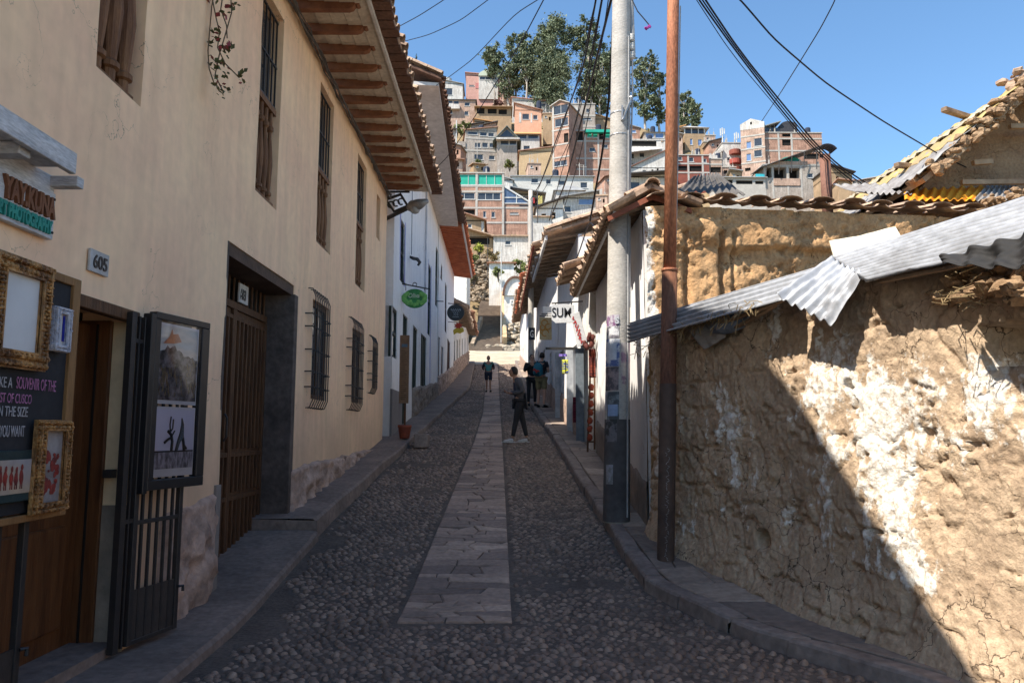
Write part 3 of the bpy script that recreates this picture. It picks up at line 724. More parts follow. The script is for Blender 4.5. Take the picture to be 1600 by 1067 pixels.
# unseen higher roof added at the near end, shaped to shadow the adobe wall
mb = MB(); shadow_eave = [(9.9, 8.12), (7.5, 8.26), (6.88, 8.04), (4.8, 6.73), (2.0, 5.1)]
for (ua, za), (ub, zb) in zip(shadow_eave[:-1], shadow_eave[1:]):
    mb.add([(ua, -1.4, za), (ub, -1.4, zb), (ub, 3, zb+1.3), (ua, 3, za+1.3), (ua, -1.4, za-.12), (ub, -1.4, zb-.12), (ub, 3, zb+1.1), (ua, 3, za+1.1)],
           [(3,2,1,0), (4,5,6,7), (0,1,5,4), (1,2,6,5), (2,3,7,6), (3,0,4,7)])
mb.build('added_shadow_roof', tile, b1)
mb = MB(); mb.box(.2, 9.9, -1.3, 0, 5.0, 5.02) if False else mb.box(9.7, 9.93, -1.3, .0, 7.0, 8.0); mb.build('gable_end', cream, b1)  # end wall of the added unseen roof
# cables clipped under the eave
for q in range(6):
    pts = []; u = 9.6
    while u < L1+.1:
        pts.append((u, -.05-.03*(q % 3)+random.uniform(-.02, .02), zE-.04-.05*(q//2)+random.uniform(-.035, .035))); u += .28
    mb = MB(); mb.tube(pts, .009+.003*(q % 2), 5); mb.build('cable', iron, b1)

# ---- things on the cream wall
def plank_text(parent, s, u, z, size, mat, y, sx=1, ext=.012, bold=.006, name='lettering', align='LEFT', shear=0): return rtext(s, name, size, mat, parent, u, y, z, align, sx, ext, bold=bold, shear=shear)
wp = M('white_painted_wood', (.62, .62, .63), (.42, .43, .45), 3, .7, .3, 22, stretch=(1, 1, 5), fine=.25)
# canopy
ce = LB.U(79, 260)
cn = thing('sign_canopy', 'white painted wooden canopy board fixed above the shop name sign', 'canopy', LB and (LB.x, LB.y, 0), LB.a)
zt = LB.uv(100, 238, -.22)[1]; zc = zt
mb = MB(); mb.box(5.5, LB.U(109, 240, -.22), -.24, .0, zc-.07, zc+.0); mb.box(5.5, LB.U(109, 240, -.22)+.01, -.26, -.22, zc-.11, zc+.015)
mb.box(5.5, LB.U(109, 240, -.22)-.02, -.20, .0, zc, zc+.03); mb.build('top_board', wp, cn, bevel=.004)
mb = MB(); mb.box(5.5, ce, -.035, .0, zc-.40, zc-.07); mb.build('back_board', wp, cn, bevel=.003)
for ua, ub in ((ce-.05, ce+.02), (6.9, 7.0)): mb = MB(); mb.box(ua, ub, -.2, -.02, zc-.14, zc-.075); mb.build('bracket', wp, cn, bevel=.004)
# shop sign
r0 = LB.rect(0, 255, 81, 375, -.05); ztop = LB.uv(81, 301, -.05)[1]; zbot = LB.uv(78, 374, -.05)[1]; ur = r0[1]
sg = thing('shop_name_sign', 'white board with raised brown and teal letters above the chalkboard', 'sign', (LB.x, LB.y, 0), LB.a)
mb = MB(); mb.box(5.7, ur, -.055, -.015, zbot, ztop); mb.build('board', wp, sg, bevel=.004)
hh = ztop-zbot
brn = M('brown_letter_paint', (.22, .09, .04), (.15, .06, .03), 5, .6, .2, 30); tealp = M('teal_letter_paint', (.03, .30, .24), (.02, .2, .17), 5, .6, .2, 30)
def fit_text(s, name, parent, mat, u0, u1, z, size, y, **k):
    o = rtext(s, name, size, mat, parent, u0, y, z, **k); xs = [v.co.x for v in o.data.vertices]; wd = max(xs)-min(xs)
    o.scale = ((u1-u0)/wd, 1, 1); o.location.x = u0-min(xs)*(u1-u0)/wd; return o
uL = LB.U(1, 300, -.055)
fit_text('YAY.KUNA', 'brown_lettering', sg, brn, uL, ur-.02, zbot+hh*.44, hh*.58, -.062, ext=.014, bold=.008)
fit_text('ART PHOTOGRAPHY', 'teal_lettering', sg, tealp, LB.U(-14, 330, -.055), ur-.03, zbot+hh*.10, hh*.36, -.060, ext=.010, bold=.006)
mb = MB()
for x, z in ((ur-.02, ztop-.04), (ur-.02, zbot+.04)): mb.ell((x, -.062, z), (.009, .006, .009), 8, 5)
mb.build('screw', black, sg)
# 605 plate
rr = LB.rect(140, 388, 167, 432, -.02); z0 = LB.uv(153, 428, -.02)[1]; z1 = LB.uv(153, 393, -.02)[1]
npl = thing('house_number_plate', 'small white enamel number plate reading 605', 'number plate', (LB.x, LB.y, 0), LB.a)
mb = MB(); mb.box(rr[0], rr[1], -.03, -.012, z0, z1); mb.build('plate', M('grey_enamel', (.5, .5, .5), (.36, .36, .36), 5, .5, .1, 30), npl, bevel=.003)
fit_text('605', 'numerals', npl, black, rr[0]+.035, rr[1]-.03, z0+(z1-z0)*.2, (z1-z0)*.85, -.034, bold=.0015, ext=.003)

# chalkboard on the left gate leaf
BO = -.10
gold = M('gilded_wood', (.50, .27, .09), (.16, .075, .03), 9, .4, .6, 30, spec=.6, metal=.35, fine=.35)
chalkw = M('white_chalk', (.50, .5, .52), (.25, .25, .27), 40, .9, 0, 40); chalkp = M('pink_chalk', (.52, .22, .40), (.25, .1, .2), 40, .9, 0, 40)
board = thing('chalkboard', 'black chalkboard in a wooden frame advertising souvenirs, fixed on the shop gate', 'chalkboard', (LB.x, LB.y, 0), LB.a)
bu1 = LB.U(121, 500, BO); bz1 = LB.uv(121, 437, BO)[1]; bz0 = LB.uv(104, 803, BO)[1]; bu0 = 6.0
mb = MB(); mb.box(bu0, bu1-.05, BO+.01, BO+.05, bz0+.05, bz1-.03); mb.build('panel', M('chalk_black', (.022, .024, .028), (.035, .036, .04), 3, .8, .03, 30), board)
mb = MB(); mb.box(bu1-.075, bu1, BO-.012, BO+.055, bz0, bz1); mb.box(bu0, bu1-.076, BO-.012, BO+.055, bz1-.05, bz1); mb.box(bu0, bu1-.076, BO-.012, BO+.055, bz0, bz0+.04)
mb.build('wooden_frame', M('golden_pine', (.27, .15, .06), (.19, .10, .04), 3, .6, .15, 20, stretch=(4, 4, .6)), board, bevel=.004)
def bt(s, mat, px0, px1, py0, py1, slant=0):
    a = LB.uv(px0, py0, BO); b = LB.uv(px1, py1, BO); fit_text(s, 'chalk_writing', board, mat, a[0], b[0], b[1], (a[1]-b[1])*1.25*1.0, BO-.001, ext=.0008)
def pt(s, mat, px1, pya, pyb, px0):   # text whose right end is at px1, spanning rows pya..pyb there
    zb_ = LB.uv(px1, pyb, BO)[1]; zt_ = LB.uv(px1, pya, BO)[1]; u1 = LB.U(px1, pyb, BO); sz = (zt_-zb_)*1.38
    return fit_text(s, 'chalk_writing', board, mat, LB.U(px0, pyb, BO), u1, zb_, sz, BO-.003, ext=.0008)
pt('KE A', chalkw, 18, 589, 606, -2); pt('SOUVENIR OF THE', chalkp, 86, 594, 612, 24); pt('BEST OF CUSCO', chalkp, 48, 616, 631, -10)
pt('IN THE SIZE', chalkw, 42, 635, 651, -6); pt('YOU WANT', chalkw, 37, 664, 682, -2)
def ornate_frame(name, label, parent, pxr, off, mat, wdt, inner_mat, inner, y_th=.05, cat='frame', group=None, label2=None):
    (xa, ya, xb, yb) = pxr
    u0 = LB.U(xa, (ya+yb)/2, off); u1 = LB.U(xb, (ya+yb)/2, off); z1 = LB.uv((xa+xb)/2, ya, off)[1]; z0 = LB.uv((xa+xb)/2, yb, off)[1]
    t = thing(name, label, cat, (LB.x, LB.y, 0), LB.a)
    m = MB()
    def side(a, b, w, ax):
        # moulded strip with carved bumps
        L = (Vector(b)-Vector(a)).length; n = max(4, int(L/.022))
        for i in range(n):
            p = Vector(a)+(Vector(b)-Vector(a))*((i+.5)/n)
            for e_ in (-.22, .24): m.ell((p.x+(w*e_ if ax else 0), off-.018-.008*((i+(e_ > 0)) % 2), p.z+(0 if ax else w*e_)), (w*.2 if ax else L/n*.5, .018, L/n*.5 if ax else w*.2), 6, 4, .15)
    w = wdt
    m.box(u0, u1, off-.015, off+.01, z0, z0+w); m.box(u0, u1, off-.015, off+.01, z1-w, z1); m.box(u0, u0+w, off-.015, off+.01, z0+w, z1-w); m.box(u1-w, u1, off-.015, off+.01, z0+w, z1-w)
    side((u0, 0, z0+w/2), (u1, 0, z0+w/2), w, False); side((u0, 0, z1-w/2), (u1, 0, z1-w/2), w, False)
    side((u0+w/2, 0, z0+w*.7), (u0+w/2, 0, z1-w*.7), w, True); side((u1-w/2, 0, z0+w*.7), (u1-w/2, 0, z1-w*.7), w, True)
    for f in (.25, .95):
        ww = w*f; m.bar((u0+ww, off-.03, z0+ww), (u1-ww, off-.03, z0+ww), .012); m.bar((u0+ww, off-.03, z1-ww), (u1-ww, off-.03, z1-ww), .012)
        m.bar((u0+ww, off-.03, z0+ww), (u0+ww, off-.03, z1-ww), .012); m.bar((u1-ww, off-.03, z0+ww), (u1-ww, off-.03, z1-ww), .012)
    m.build('carved_frame', mat, t)
    inner(t, u0+w, u1-w, z0+w, z1-w, off)
    return t
mirror = M('mirror_glass', (.85, .87, .86), (.85, .87, .86), 1, .06, 0, 10, spec=.8, metal=1.0, fine=0)
def in_mirror(t, a, b, c, d, off): m = MB(); m.box(a, b, off-.004, off+.012, c, d); m.build('mirror', mirror, t)
def in_white(t, a, b, c, d, off):
    m = MB(); m.box(a, b, off-.004, off+.012, c, d); m.build('paper', M('white_paper', (.66, .68, .68), (.56, .58, .58), 1.5, .6, .02, 6, fine=.02), t)
ornate_frame('gilded_mirror', 'large gilt carved frame with pale blank centre, upper left on the chalkboard', board, (-22, 400, 74, 576), BO-.02, gold, .095, None, in_white, cat='frame')
def in_blue(t, a, b, c, d, off):
    in_white(t, a, b, c, d, off); m = MB(); m.box(b-.02, b-.004, off-.012, off-.006, c+.03, d-.01); m.build('blue_edge', M('blue_tape', (.02, .03, .35), None, 3, .6, 0), t)
silver = M('silvered_wood', (.60, .62, .68), (.38, .40, .47), 12, .5, .5, 30)
ornate_frame('silver_frame', 'small narrow silvery carved frame beside the large gilt one', board, (79, 480, 104, 550), BO-.02, silver, .035, None, in_blue, cat='frame')
# small procedural pictures built from thin pieces
def in_photo(t, a, b, c, d, off):
    m = MB(); m.box(a, b, off-.004, off+.012, c, d); m.build('photo_paper', M('photo_grey', (.34, .33, .33), (.17, .15, .15), 6, .35, 0, 30), t)
    m = MB(); rr_ = random.Random(5)
    for k in range(26):
        x = a+(b-a)*rr_.uniform(.15, .85); z = c+(d-c)*rr_.uniform(.12, .66); s = (b-a)*rr_.uniform(.05, .14)
        m.ell((x, off-.006, z), (s, .002, s*rr_.uniform(.7, 1.8)), 7, 4, .3)
    m.build('red_figures', M('photo_red', (.30, .04, .03), (.12, .03, .03), 14, .5, 0, 40), t)
ornate_frame('gilded_picture_frame', 'tall narrow gilt carved frame with a reddish photo, lower right of the chalkboard', board, (51, 656, 103, 800), BO-.03, gold, .06, None, in_photo, cat='frame')
ph = thing('framed_photo', 'wide dark framed photo of red costumed dancers at the foot of the chalkboard', 'photo', (LB.x, LB.y, 0), LB.a)
ra = LB.rect(-40, 712, 45, 772, BO)
mb = MB(); mb.box(ra[0], ra[1], BO-.02, BO+.01, ra[2]-.03, ra[3]+.02); mb.build('frame', M('dark_teal_frame', (.02, .045, .05), None, 3, .5, .1), ph, bevel=.004)
mb = MB(); mb.box(ra[0], ra[1]-.035, BO-.024, BO-.02, ra[2]+.015, ra[3]-.03); mb.build('print', M('photo_sand', (.42, .34, .25), (.30, .30, .33), 3, .4, 0, 20), ph)
mb = MB(); rr_ = random.Random(2); x = ra[0]+.02
while x < ra[1]-.07:
    h_ = rr_.uniform(.55, .85); z = ra[2]+.04
    mb.ell((x, BO-.026, z+(ra[3]-ra[2])*.36*h_), (.018, .002, (ra[3]-ra[2])*.22*h_), 7, 5, .25); mb.ell((x, BO-.027, z+(ra[3]-ra[2])*.66*h_), (.010, .002, .018), 6, 4, .2)
    mb.bar((x-.006, BO-.0255, z), (x-.008, BO-.0255, z+.07), .006, .002); mb.bar((x+.008, BO-.0255, z), (x+.006, BO-.0255, z+.07), .006, .002); x += rr_.uniform(.035, .06)
mb.build('dancers', M('photo_red', (.3, .04, .03)), ph)

# gate leaves
def gate_leaf(label, loc, rz, W, z0, z1, zp, solid, nb, name='iron_gate'):
    t = thing(name, label, 'gate', loc, rz)
    m = MB(); y = 0
    for x in (0, W): m.box(x-.022, x+.022, -.02, .02, z0, z1)
    for z in (z0, z1-.03, zp): m.box(0, W, -.013, .013, z, z+.03)
    m.build('gate_frame', iron, t, bevel=.003)
    m = MB()
    for k in range(1, nb): x = W*k/nb; m.box(x-.010, x+.010, -.009, .009, z0+.03, z1-.03)
    m.build('bars', iron, t)
    m = MB(); m.box(.02, W-.02, -.006, .006, z0+.02, solid); m.build('kick_plate', M('sheet_iron', (.025, .024, .024), (.05, .04, .035), 4, .55, .2, 20, spec=.5), t)
    m = MB(); m.tube([(W-.0, -.03, z0+.32), (W+.03, -.05, z0+.32), (W+.03, -.05, z0+.28)], .012, 6); m.build('latch', iron, t)
    return t
# left leaf folded back under the chalkboard
gl = gate_leaf('black iron gate leaf folded back below the chalkboard', (LB.x+LB.d.x*bu0-LB.n.x*(-BO+.0)*1.0, LB.y+LB.d.y*bu0, 0), LB.a, LB.U(52, 900, BO)-bu0, .12, 1.45, 1.2, .45, 7)
gl.location = Vector((LB.x, LB.y, 0))+LB.d*bu0+LB.n*(BO+.075)
# right leaf, standing open at an angle, carries the picture case
hp = P(212, 760, 5.68); fp = P(298, 760, 6.30)
ang = math.atan2(fp.y-hp.y, fp.x-hp.x); GW = math.hypot(fp.x-hp.x, fp.y-hp.y)
gp0 = P(186, 760, 5.50); 
FG = Fac(hp.x, hp.y, ang, 0)
gr_ = gate_leaf('black iron gate leaf standing open beside the shop doorway', (hp.x+.02, hp.y-.04, 0), ang, GW*.78, .14, 2.5, .98, .52, 6)
mb = MB(); mb.box(-.16, -.11, -.02, .03, .12, 2.52); mb.box(-.11, .0, -.01, .01, 1.0, 1.03); mb.box(-.11, 0, -.01, .01, 2.3, 2.33); mb.box(-.07, -.055, -.01, .01, .14, 2.5); mb.build('hinge_post', iron, gr_)
pc = thing('display_case', 'black framed glazed case with two photo prints hanging on the open gate', 'display case', (hp.x, hp.y, 0), ang)
a0 = FG.uv(214, 480, -.07); a1 = FG.uv(312, 503, -.07); b0 = FG.uv(206, 765, -.07); b1_ = FG.uv(300, 762, -.07)
cu0, cu1, cz1, cz0 = 0.0, GW*1.03, (a0[1]+a1[1])/2, (b0[1]+b1_[1])/2
fw = .075; Y0 = -.10
mb = MB(); mb.box(cu0, cu1, Y0, -.03, cz1-fw*.7, cz1); mb.box(cu0, cu1, Y0, -.03, cz0, cz0+fw); mb.box(cu0, cu0+fw*.8, Y0, -.03, cz0+fw, cz1-fw*.7); mb.box(cu1-fw*1.3, cu1, Y0, -.03, cz0+fw, cz1-fw*.7)
mb.box(cu0-.05, cu0, Y0+.0, -.02, cz0-.02, cz1-.02); mb.build('case_frame', black, pc, bevel=.005)
i0, i1 = cu0+fw*.8+.01, cu1-fw*1.3-.01; zm = cz0+(cz1-cz0)*.475
def print_(zb_, zt_, kind):
    m = MB(); m.box(i0, i1, Y0+.03, Y0+.035, zb_, zt_); p_ = m.build('photo_print', M('print_paper', (.62, .63, .70), None, 1, .5, 0, 10, fine=0), pc)
    w_ = i1-i0; yy_ = Y0+.027
    if kind == 0:
        skyc = M('print_sky', (.38, .46, .54), (.62, .56, .52), 2.2, .5, 0, 10, stretch=(1, 1, 3))
        m = MB(); m.box(i0+.015, i1-.015, yy_, yy_+.002, zb_+.03, zt_-.02); m.build('sky', skyc, p_)
        m = MB(); rr_ = random.Random(9); pts = [(i0+.015, zb_+.03)]
        for k in range(17): t = k/16; pts.append((i0+.015+(w_-.03)*t, zb_+(zt_-zb_)*(.60+.12*math.exp(-((t-.3)/.3)**2)+rr_.uniform(-.03, .03))))
        pts.append((i1-.015, zb_+.03)); m.prism(pts, yy_-.003, yy_-.001); m.build('mountain', M('print_rock', (.22, .20, .22), (.04, .035, .04), 14, .5, 0, 40, contrast=(.42, .6)), p_)
        m = MB(); c = (i0+w_*.32, zb_+(zt_-zb_)*.84)
        m.prism([(c[0]-w_*.22, c[1]-.06), (c[0]-w_*.08, c[1]+.0), (c[0]-w_*.03, c[1]+.06), (c[0], c[1]+.02), (c[0]+w_*.12, c[1]+.03), (c[0]+w_*.22, c[1]-.03), (c[0]+w_*.05, c[1]-.05)], yy_-.005, yy_-.004)
        m.build('red_peak', M('print_orange', (.55, .24, .13), (.35, .14, .1), 9, .5, 0, 20), p_)
        m = MB()
        for k in range(46):
            x = i0+.03+(w_-.06)*rr_.random(); z = zb_+.05+(zt_-zb_)*.42*rr_.random()**1.2; h_ = rr_.uniform(.02, .09)
            m.bar((x, yy_-.006, z), (x+rr_.uniform(-.03, .03), yy_-.006, z+h_), .010, .001)
        m.build('grasses', M('print_straw', (.55, .47, .33), (.3, .25, .2), 12, .5, 0, 20), p_)
    else:
        m = MB(); m.box(i0+.015, i1-.015, yy_, yy_+.002, zb_+.09, zt_-.02); m.build('sky', M('print_pale_sky', (.46, .47, .62), (.52, .52, .66), .8, .5, 0, 5, fine=0), p_)
        zg = zb_+(zt_-zb_)*.37
        m = MB(); m.box(i0+.015, i1-.015, yy_-.003, yy_-.001, zg-.012, zg); m.build('horizon_line', black, p_)
        m = MB(); m.box(i0+.015, i1-.015, yy_-.0025, yy_-.001, zb_+.06, zg-.012); m.build('field', M('print_field', (.34, .33, .40), (.08, .08, .10), 30, .5, 0, 60, stretch=(1, 1, .35), contrast=(.4, .6)), p_)
        # two leaping silhouettes with feathers
        m = MB(); cx = i0+w_*.42
        for pts, r in (([(.03, 0), (.035, .07), (.02, .12), (-.02, .15)], .011), ([(-.055, .06), (-.015, .085), (.03, .10)], .011), ([(.0, .13), (.035, .17), (.04, .24)], .006), ([(.01, .13), (.0, .2), (.01, .26)], .005), ([(.03, .11), (.06, .15)], .006)):
            m.tube([(cx-.03+p[0], yy_-.004, zg+p[1]) for p in pts], r, 5)
        for pts, r in (([(.07, 0), (.09, .06), (.12, .11), (.13, .2), (.12, .25)], [.012, .016, .024, .014, .004]), ([(.16, 0), (.15, .06), (.13, .12)], .011), ([(.19, .01), (.16, .04), (.14, .09)], .008), ([(.06, .0), (.085, .08), (.12, .16)], .006)):
            m.tube([(cx-.01+p[0], yy_-.004, zg+p[1]) for p in pts], r, 5)
        m.build('silhouettes', black, p_)
print_(cz0+fw+.015, zm-.01, 1); print_(zm+.01, cz1-fw*.7-.015, 0)
gl_m = bpy.data.materials.new('case_glass'); gl_m.use_nodes = True; nn = gl_m.node_tree.nodes; nn.clear()
o_ = nn.new('ShaderNodeOutputMaterial'); mx_ = nn.new('ShaderNodeMixShader'); tr_ = nn.new('ShaderNodeBsdfTransparent'); gg_ = nn.new('ShaderNodeBsdfGlossy'); gg_.inputs['Roughness'].default_value = .04
fr_ = nn.new('ShaderNodeFresnel'); fr_.inputs[0].default_value = 1.5; k_ = gl_m.node_tree.links
k_.new(fr_.outputs[0], mx_.inputs[0]); k_.new(tr_.outputs[0], mx_.inputs[1]); k_.new(gg_.outputs[0], mx_.inputs[2]); k_.new(mx_.outputs[0], o_.inputs[0])
mb = MB(); mb.add([(i0, Y0+.01, cz0+fw), (i1, Y0+.01, cz0+fw), (i1, Y0+.01, cz1-fw*.7), (i0, Y0+.01, cz1-fw*.7)], [(0, 1, 2, 3)]); mb.build('glass_pane', gl_m, pc)

# hanging vine
vine = thing('hanging_vine', 'leggy vine with small reddish green leaves hanging down the cream wall', 'plant', tuple(P(348, -10, 6.6)))
base = vine.location; mb = MB(); lf = MB()
def vp(px, py, dx=0): return P(px, py, 6.6+dx)-base
strands = [[(340, -40), (331, 10), (328, 45), (325, 80), (327, 108), (336, 135)], [(352, -30), (345, 15), (354, 40), (355, 60)], [(330, -10), (338, 30), (343, 50), (340, 75), (352, 100), (374, 122)], [(360, -20), (362, 20), (352, 55), (343, 85), (336, 118), (347, 140)]]
for q, s_ in enumerate(strands): mb.tube([vp(x, y, .04*q) for x, y in s_], .006, 5)
mb.build('stems', M('vine_stem', (.13, .10, .07)), vine)
clus = [(341, 52, 14), (357, 75, 26), (329, 68, 9), (345, 105, 16), (340, 128, 16), (352, 138, 10), (376, 120, 12), (361, 10, 12), (334, 95, 8), (333, 0, 8), (352, 20, 7)]
for cx_, cy_, n_ in clus:
    for k in range(n_):
        p = vp(cx_+random.gauss(0, 6), cy_+random.gauss(0, 6), random.uniform(-.06, .12)); s_ = random.uniform(.018, .035)
        a_ = Vector((random.gauss(0, 1), random.gauss(0, 1), random.gauss(0, 1))).normalized(); b_ = a_.cross(Vector((random.random(), .3, 1))).normalized()
        lf.mi = 1 if random.random() < .3 else 0; lf.add([p-a_*s_, p+b_*s_*.7, p+a_*s_, p-b_*s_*.7], [(0, 1, 2, 3)])
lf.build('leaves', [M('vine_leaf', (.09, .11, .04), (.05, .06, .03), 9, .6, .1), M('vine_bract', (.28, .06, .07), (.2, .04, .05), 9, .6, .1)], vine)

# lamp + ornate iron sign at the far end of the cream house
lp = thing('street_lamp', 'grey street lamp head on a black arm at the end of the cream house', 'lamp', tuple(P(606, 340, 17.3)))
def rel(px, py, Y): return P(px, py, Y)-lp.location
mb = MB(); mb.tube([rel(603, 342, 17.3), rel(640, 324, 16.9)], .05, 8); mb.build('arm', iron, lp)
mb = MB(); mb.tube([rel(637, 326, 16.9), rel(644, 323, 16.85), rel(656, 319, 16.7), rel(668, 314, 16.6)], [.06, .14, .12, .05], 10); mb.build('lamp_head', M('cast_aluminium', (.30, .30, .30), (.2, .2, .2), 4, .5, .1, metal=.5), lp, smooth=True)
mb = MB(); mb.ell(tuple(rel(648, 328, 16.8)), (.12, .16, .09), 10, 7); mb.build('lamp_glass', M('lamp_lens', (.35, .36, .36), None, 3, .2, 0), lp, smooth=True)
isg = thing('iron_sign', 'black wrought iron bracket sign hanging under the cream eave', 'sign', tuple(P(606, 305, 17.0)))
def rel2(px, py, Y=17.0): return P(px, py, Y)-isg.location
mb = MB(); q = [(603, 312), (626, 304), (637, 322), (616, 331)]
for i in range(4): mb.bar(rel2(*q[i]), rel2(*q[(i+1) % 4]), .05)
for k in range(3):
    c = rel2(611+k*8, 320-k*2.5); mb.tube([c+Vector((math.cos(t)*.075, 0, math.sin(t)*.075)) for t in np.linspace(0, 5.2, 9)], .02, 5)
mb.bar(rel2(600, 300), rel2(640, 300), .04); mb.bar(rel2(606, 300), rel2(606, 312), .02); mb.bar(rel2(626, 300), rel2(626, 306), .02)
mb.build('scrollwork', iron, isg)

# ================================================================== LEFT : white houses further up
def street_house(name, label, fac, U1, z0, ztop, mat, holes, depth=.3, D=5.0, seed=1, cat='house', group=None, wave=.02):
    t = fthing(fac, name, label, cat, group); m = MB(); wall_holes(m, 0, U1, z0, ztop, [h[:4] for h in holes], depth=depth, wave=wave, step=.5, seed=seed)
    shell(m, 0, U1, z0, ztop, D); m.build('wall', mat, t)
    for h in holes: m = MB(); m.box(h[0]-.02, h[1]+.02, depth-.0, depth+.02, h[2]-.02, h[3]+.02); m.build('interior', dark, t)
    return t
L2F = fac2(-2.47, 17.42, -2.45, 29.8); LL2 = 12.35
def r2(x0, y0, x1, y1, F_=L2F): return F_.rect(x0, y0, x1, y1)
def dwin(F_, px0, px1, z0, z1): return (F_.U(px0), F_.U(px1), z0, z1)
def zof(F_, px, py): return F_.uv(px, py)[1]
h2 = [(L2F.U(620), L2F.U(627), zof(L2F, 624, 437), zof(L2F, 624, 335)), (L2F.U(665.5), L2F.U(670), zof(L2F, 667, 520), zof(L2F, 667, 405)),
      (L2F.U(610), L2F.U(618), zof(L2F, 614, 558), zof(L2F, 614, 478)), (L2F.U(627), L2F.U(634.5), .9, zof(L2F, 631, 490)),
      (L2F.U(642.5), L2F.U(650), 1.4, zof(L2F, 646, 508)), (L2F.U(656), L2F.U(664.5), 1.5, zof(L2F, 660, 522)), (L2F.U(677.5), L2F.U(681), zof(L2F, 679, 474), zof(L2F, 679, 378))]
hs2 = street_house('white_house', 'tall white plastered house with lavender window surrounds and white soffit, left side', L2F, LL2, -.2, 9.93, white, h2, seed=11)
def trims(t, F_, hs, wmat, fm=None, doors=()):
    for i, (a, b, c, d) in enumerate(hs):
        m = MB()
        if i in doors:
            q = 3
            m.box(a, b, .06, .12, c, d)
            for k in range(q+1): m.box(a+(b-a)*k/q-.03, a+(b-a)*k/q+.03, .03, .06, c, d)
            m.build('door', wmat, t)
        else:
            m.box(a, a+.06, .03, .09, c, d); m.box(b-.06, b, .03, .09, c, d); m.box(a+.06, b-.06, .03, .09, d-.06, d); m.box(a+.06, b-.06, .03, .09, c, c+.06); m.box(a+.06, b-.06, .03, .09, (c+d)/2-.03, (c+d)/2+.03)
            w_ = m.build('window', wmat, t); m = MB(); m.box(a+.06, b-.06, .06, .07, c+.06, d-.06); m.build('pane', glass, w_)
trims(hs2, L2F, h2, M('dark_green_wood', (.03, .045, .035), (.02, .03, .025), 4, .6, .1), doors=(3, 4, 5))
mb = MB()
for i in (0, 1):
    a, b, c, d = h2[i]; mb.box(b, b+.14, -.012, .1, c, d+.1); mb.box(a-.06, a, -.012, .1, c, d+.1)
    mb.box(b, b+.14, -.012, .05, c-2.2, c)if i == 1 else None
mb.build('lavender_band', lav, hs2)
rb = rough_base(L2F, hs2, L2F.U(643)+.0, LL2, lambda u: 1.5+RZ(17.4+u)*.72, M('low_stone_base', (.30, .25, .21), (.20, .165, .14), 3, .95, .5, 12), 21)
mb = MB(); mb.box(-.02, L2F.U(626), -.03, .02, .2, zof(L2F, 600, 603)); mb.build('grey_plinth', M('grey_stone_panels', (.20, .19, .19), (.15, .14, .145), 1.4, .7, .15, 12), hs2)
# white boarded soffit + eave tiles
mb = MB(); mb.add([(-.15, -1.02, 9.88), (LL2, -.80, 9.88), (LL2, 0, 9.93), (-.15, 0, 9.93), (-.15, -1.02, 9.96), (LL2, -.80, 9.96), (LL2, 0, 10.02), (-.15, 0, 10.02)], [(0,1,2,3),(7,6,5,4),(0,4,5,1),(1,5,6,2),(2,6,7,3),(3,7,4,0)])
mb.build('soffit', M('painted_soffit', (.60, .57, .55), (.50, .47, .46), 1.1, .8, .2, 8, streak=.15), hs2)
mb = MB(); tile_roof(mb, -.3, LL2+.1, -1.12, 9.98, 2.5, 11.5, .24, .4); mb.build('roof', tiledk, hs2)
mb = MB(); ridge_tiles(mb, (-.25, -1.1, 10.1), (-.25, 2.5, 11.7), .12); mb.build('verge_tiles', tileold, hs2)
mb = MB()                                             # curved pipe lamp and drain pipes on the wall
a = L2F.uv(642, 345); mb.tube([(a[0], -.03, 9.8), (a[0], -.03, zof(L2F, 642, 400))], .012, 5); mb.build('wall_cable', M('grey_cable', (.3, .3, .34)), hs2)
mb = MB(); u_ = L2F.U(659); mb.tube([(u_, -.05, 9.8), (u_, -.05, zof(L2F, 660, 470))], .03, 6); mb.build('drain_pipe', M('white_pipe', (.55, .55, .6)), hs2)
ga = thing('wall_lamp', 'small curved swan neck lamp high on the white wall', 'lamp', tuple(P(641, 401, 20.5)))
def rel3(px, py, Y=20.5): return P(px, py, Y)-ga.location
mb = MB(); mb.tube([rel3(640, 401), rel3(646, 404), rel3(652, 405, 20.3), rel3(656, 410, 20.2), rel3(653, 415, 20.2)], [.03, .05, .05, .045, .03], 8); mb.build('lamp_arm', iron, ga)

L3F = fac2(-2.42, 29.82, -2.40, 39.8); LL3 = 9.98
h3 = [(L3F.U(686), L3F.U(688.5), zof(L3F, 687, 430), zof(L3F, 687, 405)), (L3F.U(693), L3F.U(696), zof(L3F, 694, 515), zof(L3F, 694, 436)),
      (L3F.U(688.5), L3F.U(691), 3.0, zof(L3F, 690, 540)), (L3F.U(697.5), L3F.U(702), 3.6, zof(L3F, 700, 530)), (L3F.U(683), L3F.U(685.5), 3.0, zof(L3F, 684, 524))]
hs3 = street_house('red_eaved_house', 'white house with an orange red tiled eave underside, left side mid street', L3F, LL3, 1.5, 10.02, white, h3, seed=5)
trims(hs3, L3F, h3, M('dark_red_wood', (.09, .03, .025), (.05, .02, .02), 4, .6, .1), doors=(2, 3, 4))
rough_base(L3F, hs3, .0, LL3, lambda u: .9+RZ(29.8+u), stone, 31)
mb = MB()
for k in range(26):
    u = .05+k*(LL3-.1)/25; mb.tube([(u, -.02, 10.02), (u, -.92, 9.9)], .10, 6)
mb.build('eave_underside', redtile, hs3)
mb = MB(); mb.box(-.05, LL3, -.98, -.92, 9.84, 10.02); mb.build('white_fascia', whiteboard_, hs3)
mb = MB(); tile_roof(mb, -.05, LL3+.1, -1.1, 9.98, 2.5, 11.3, .24, .4); mb.build('roof', redtile, hs3)

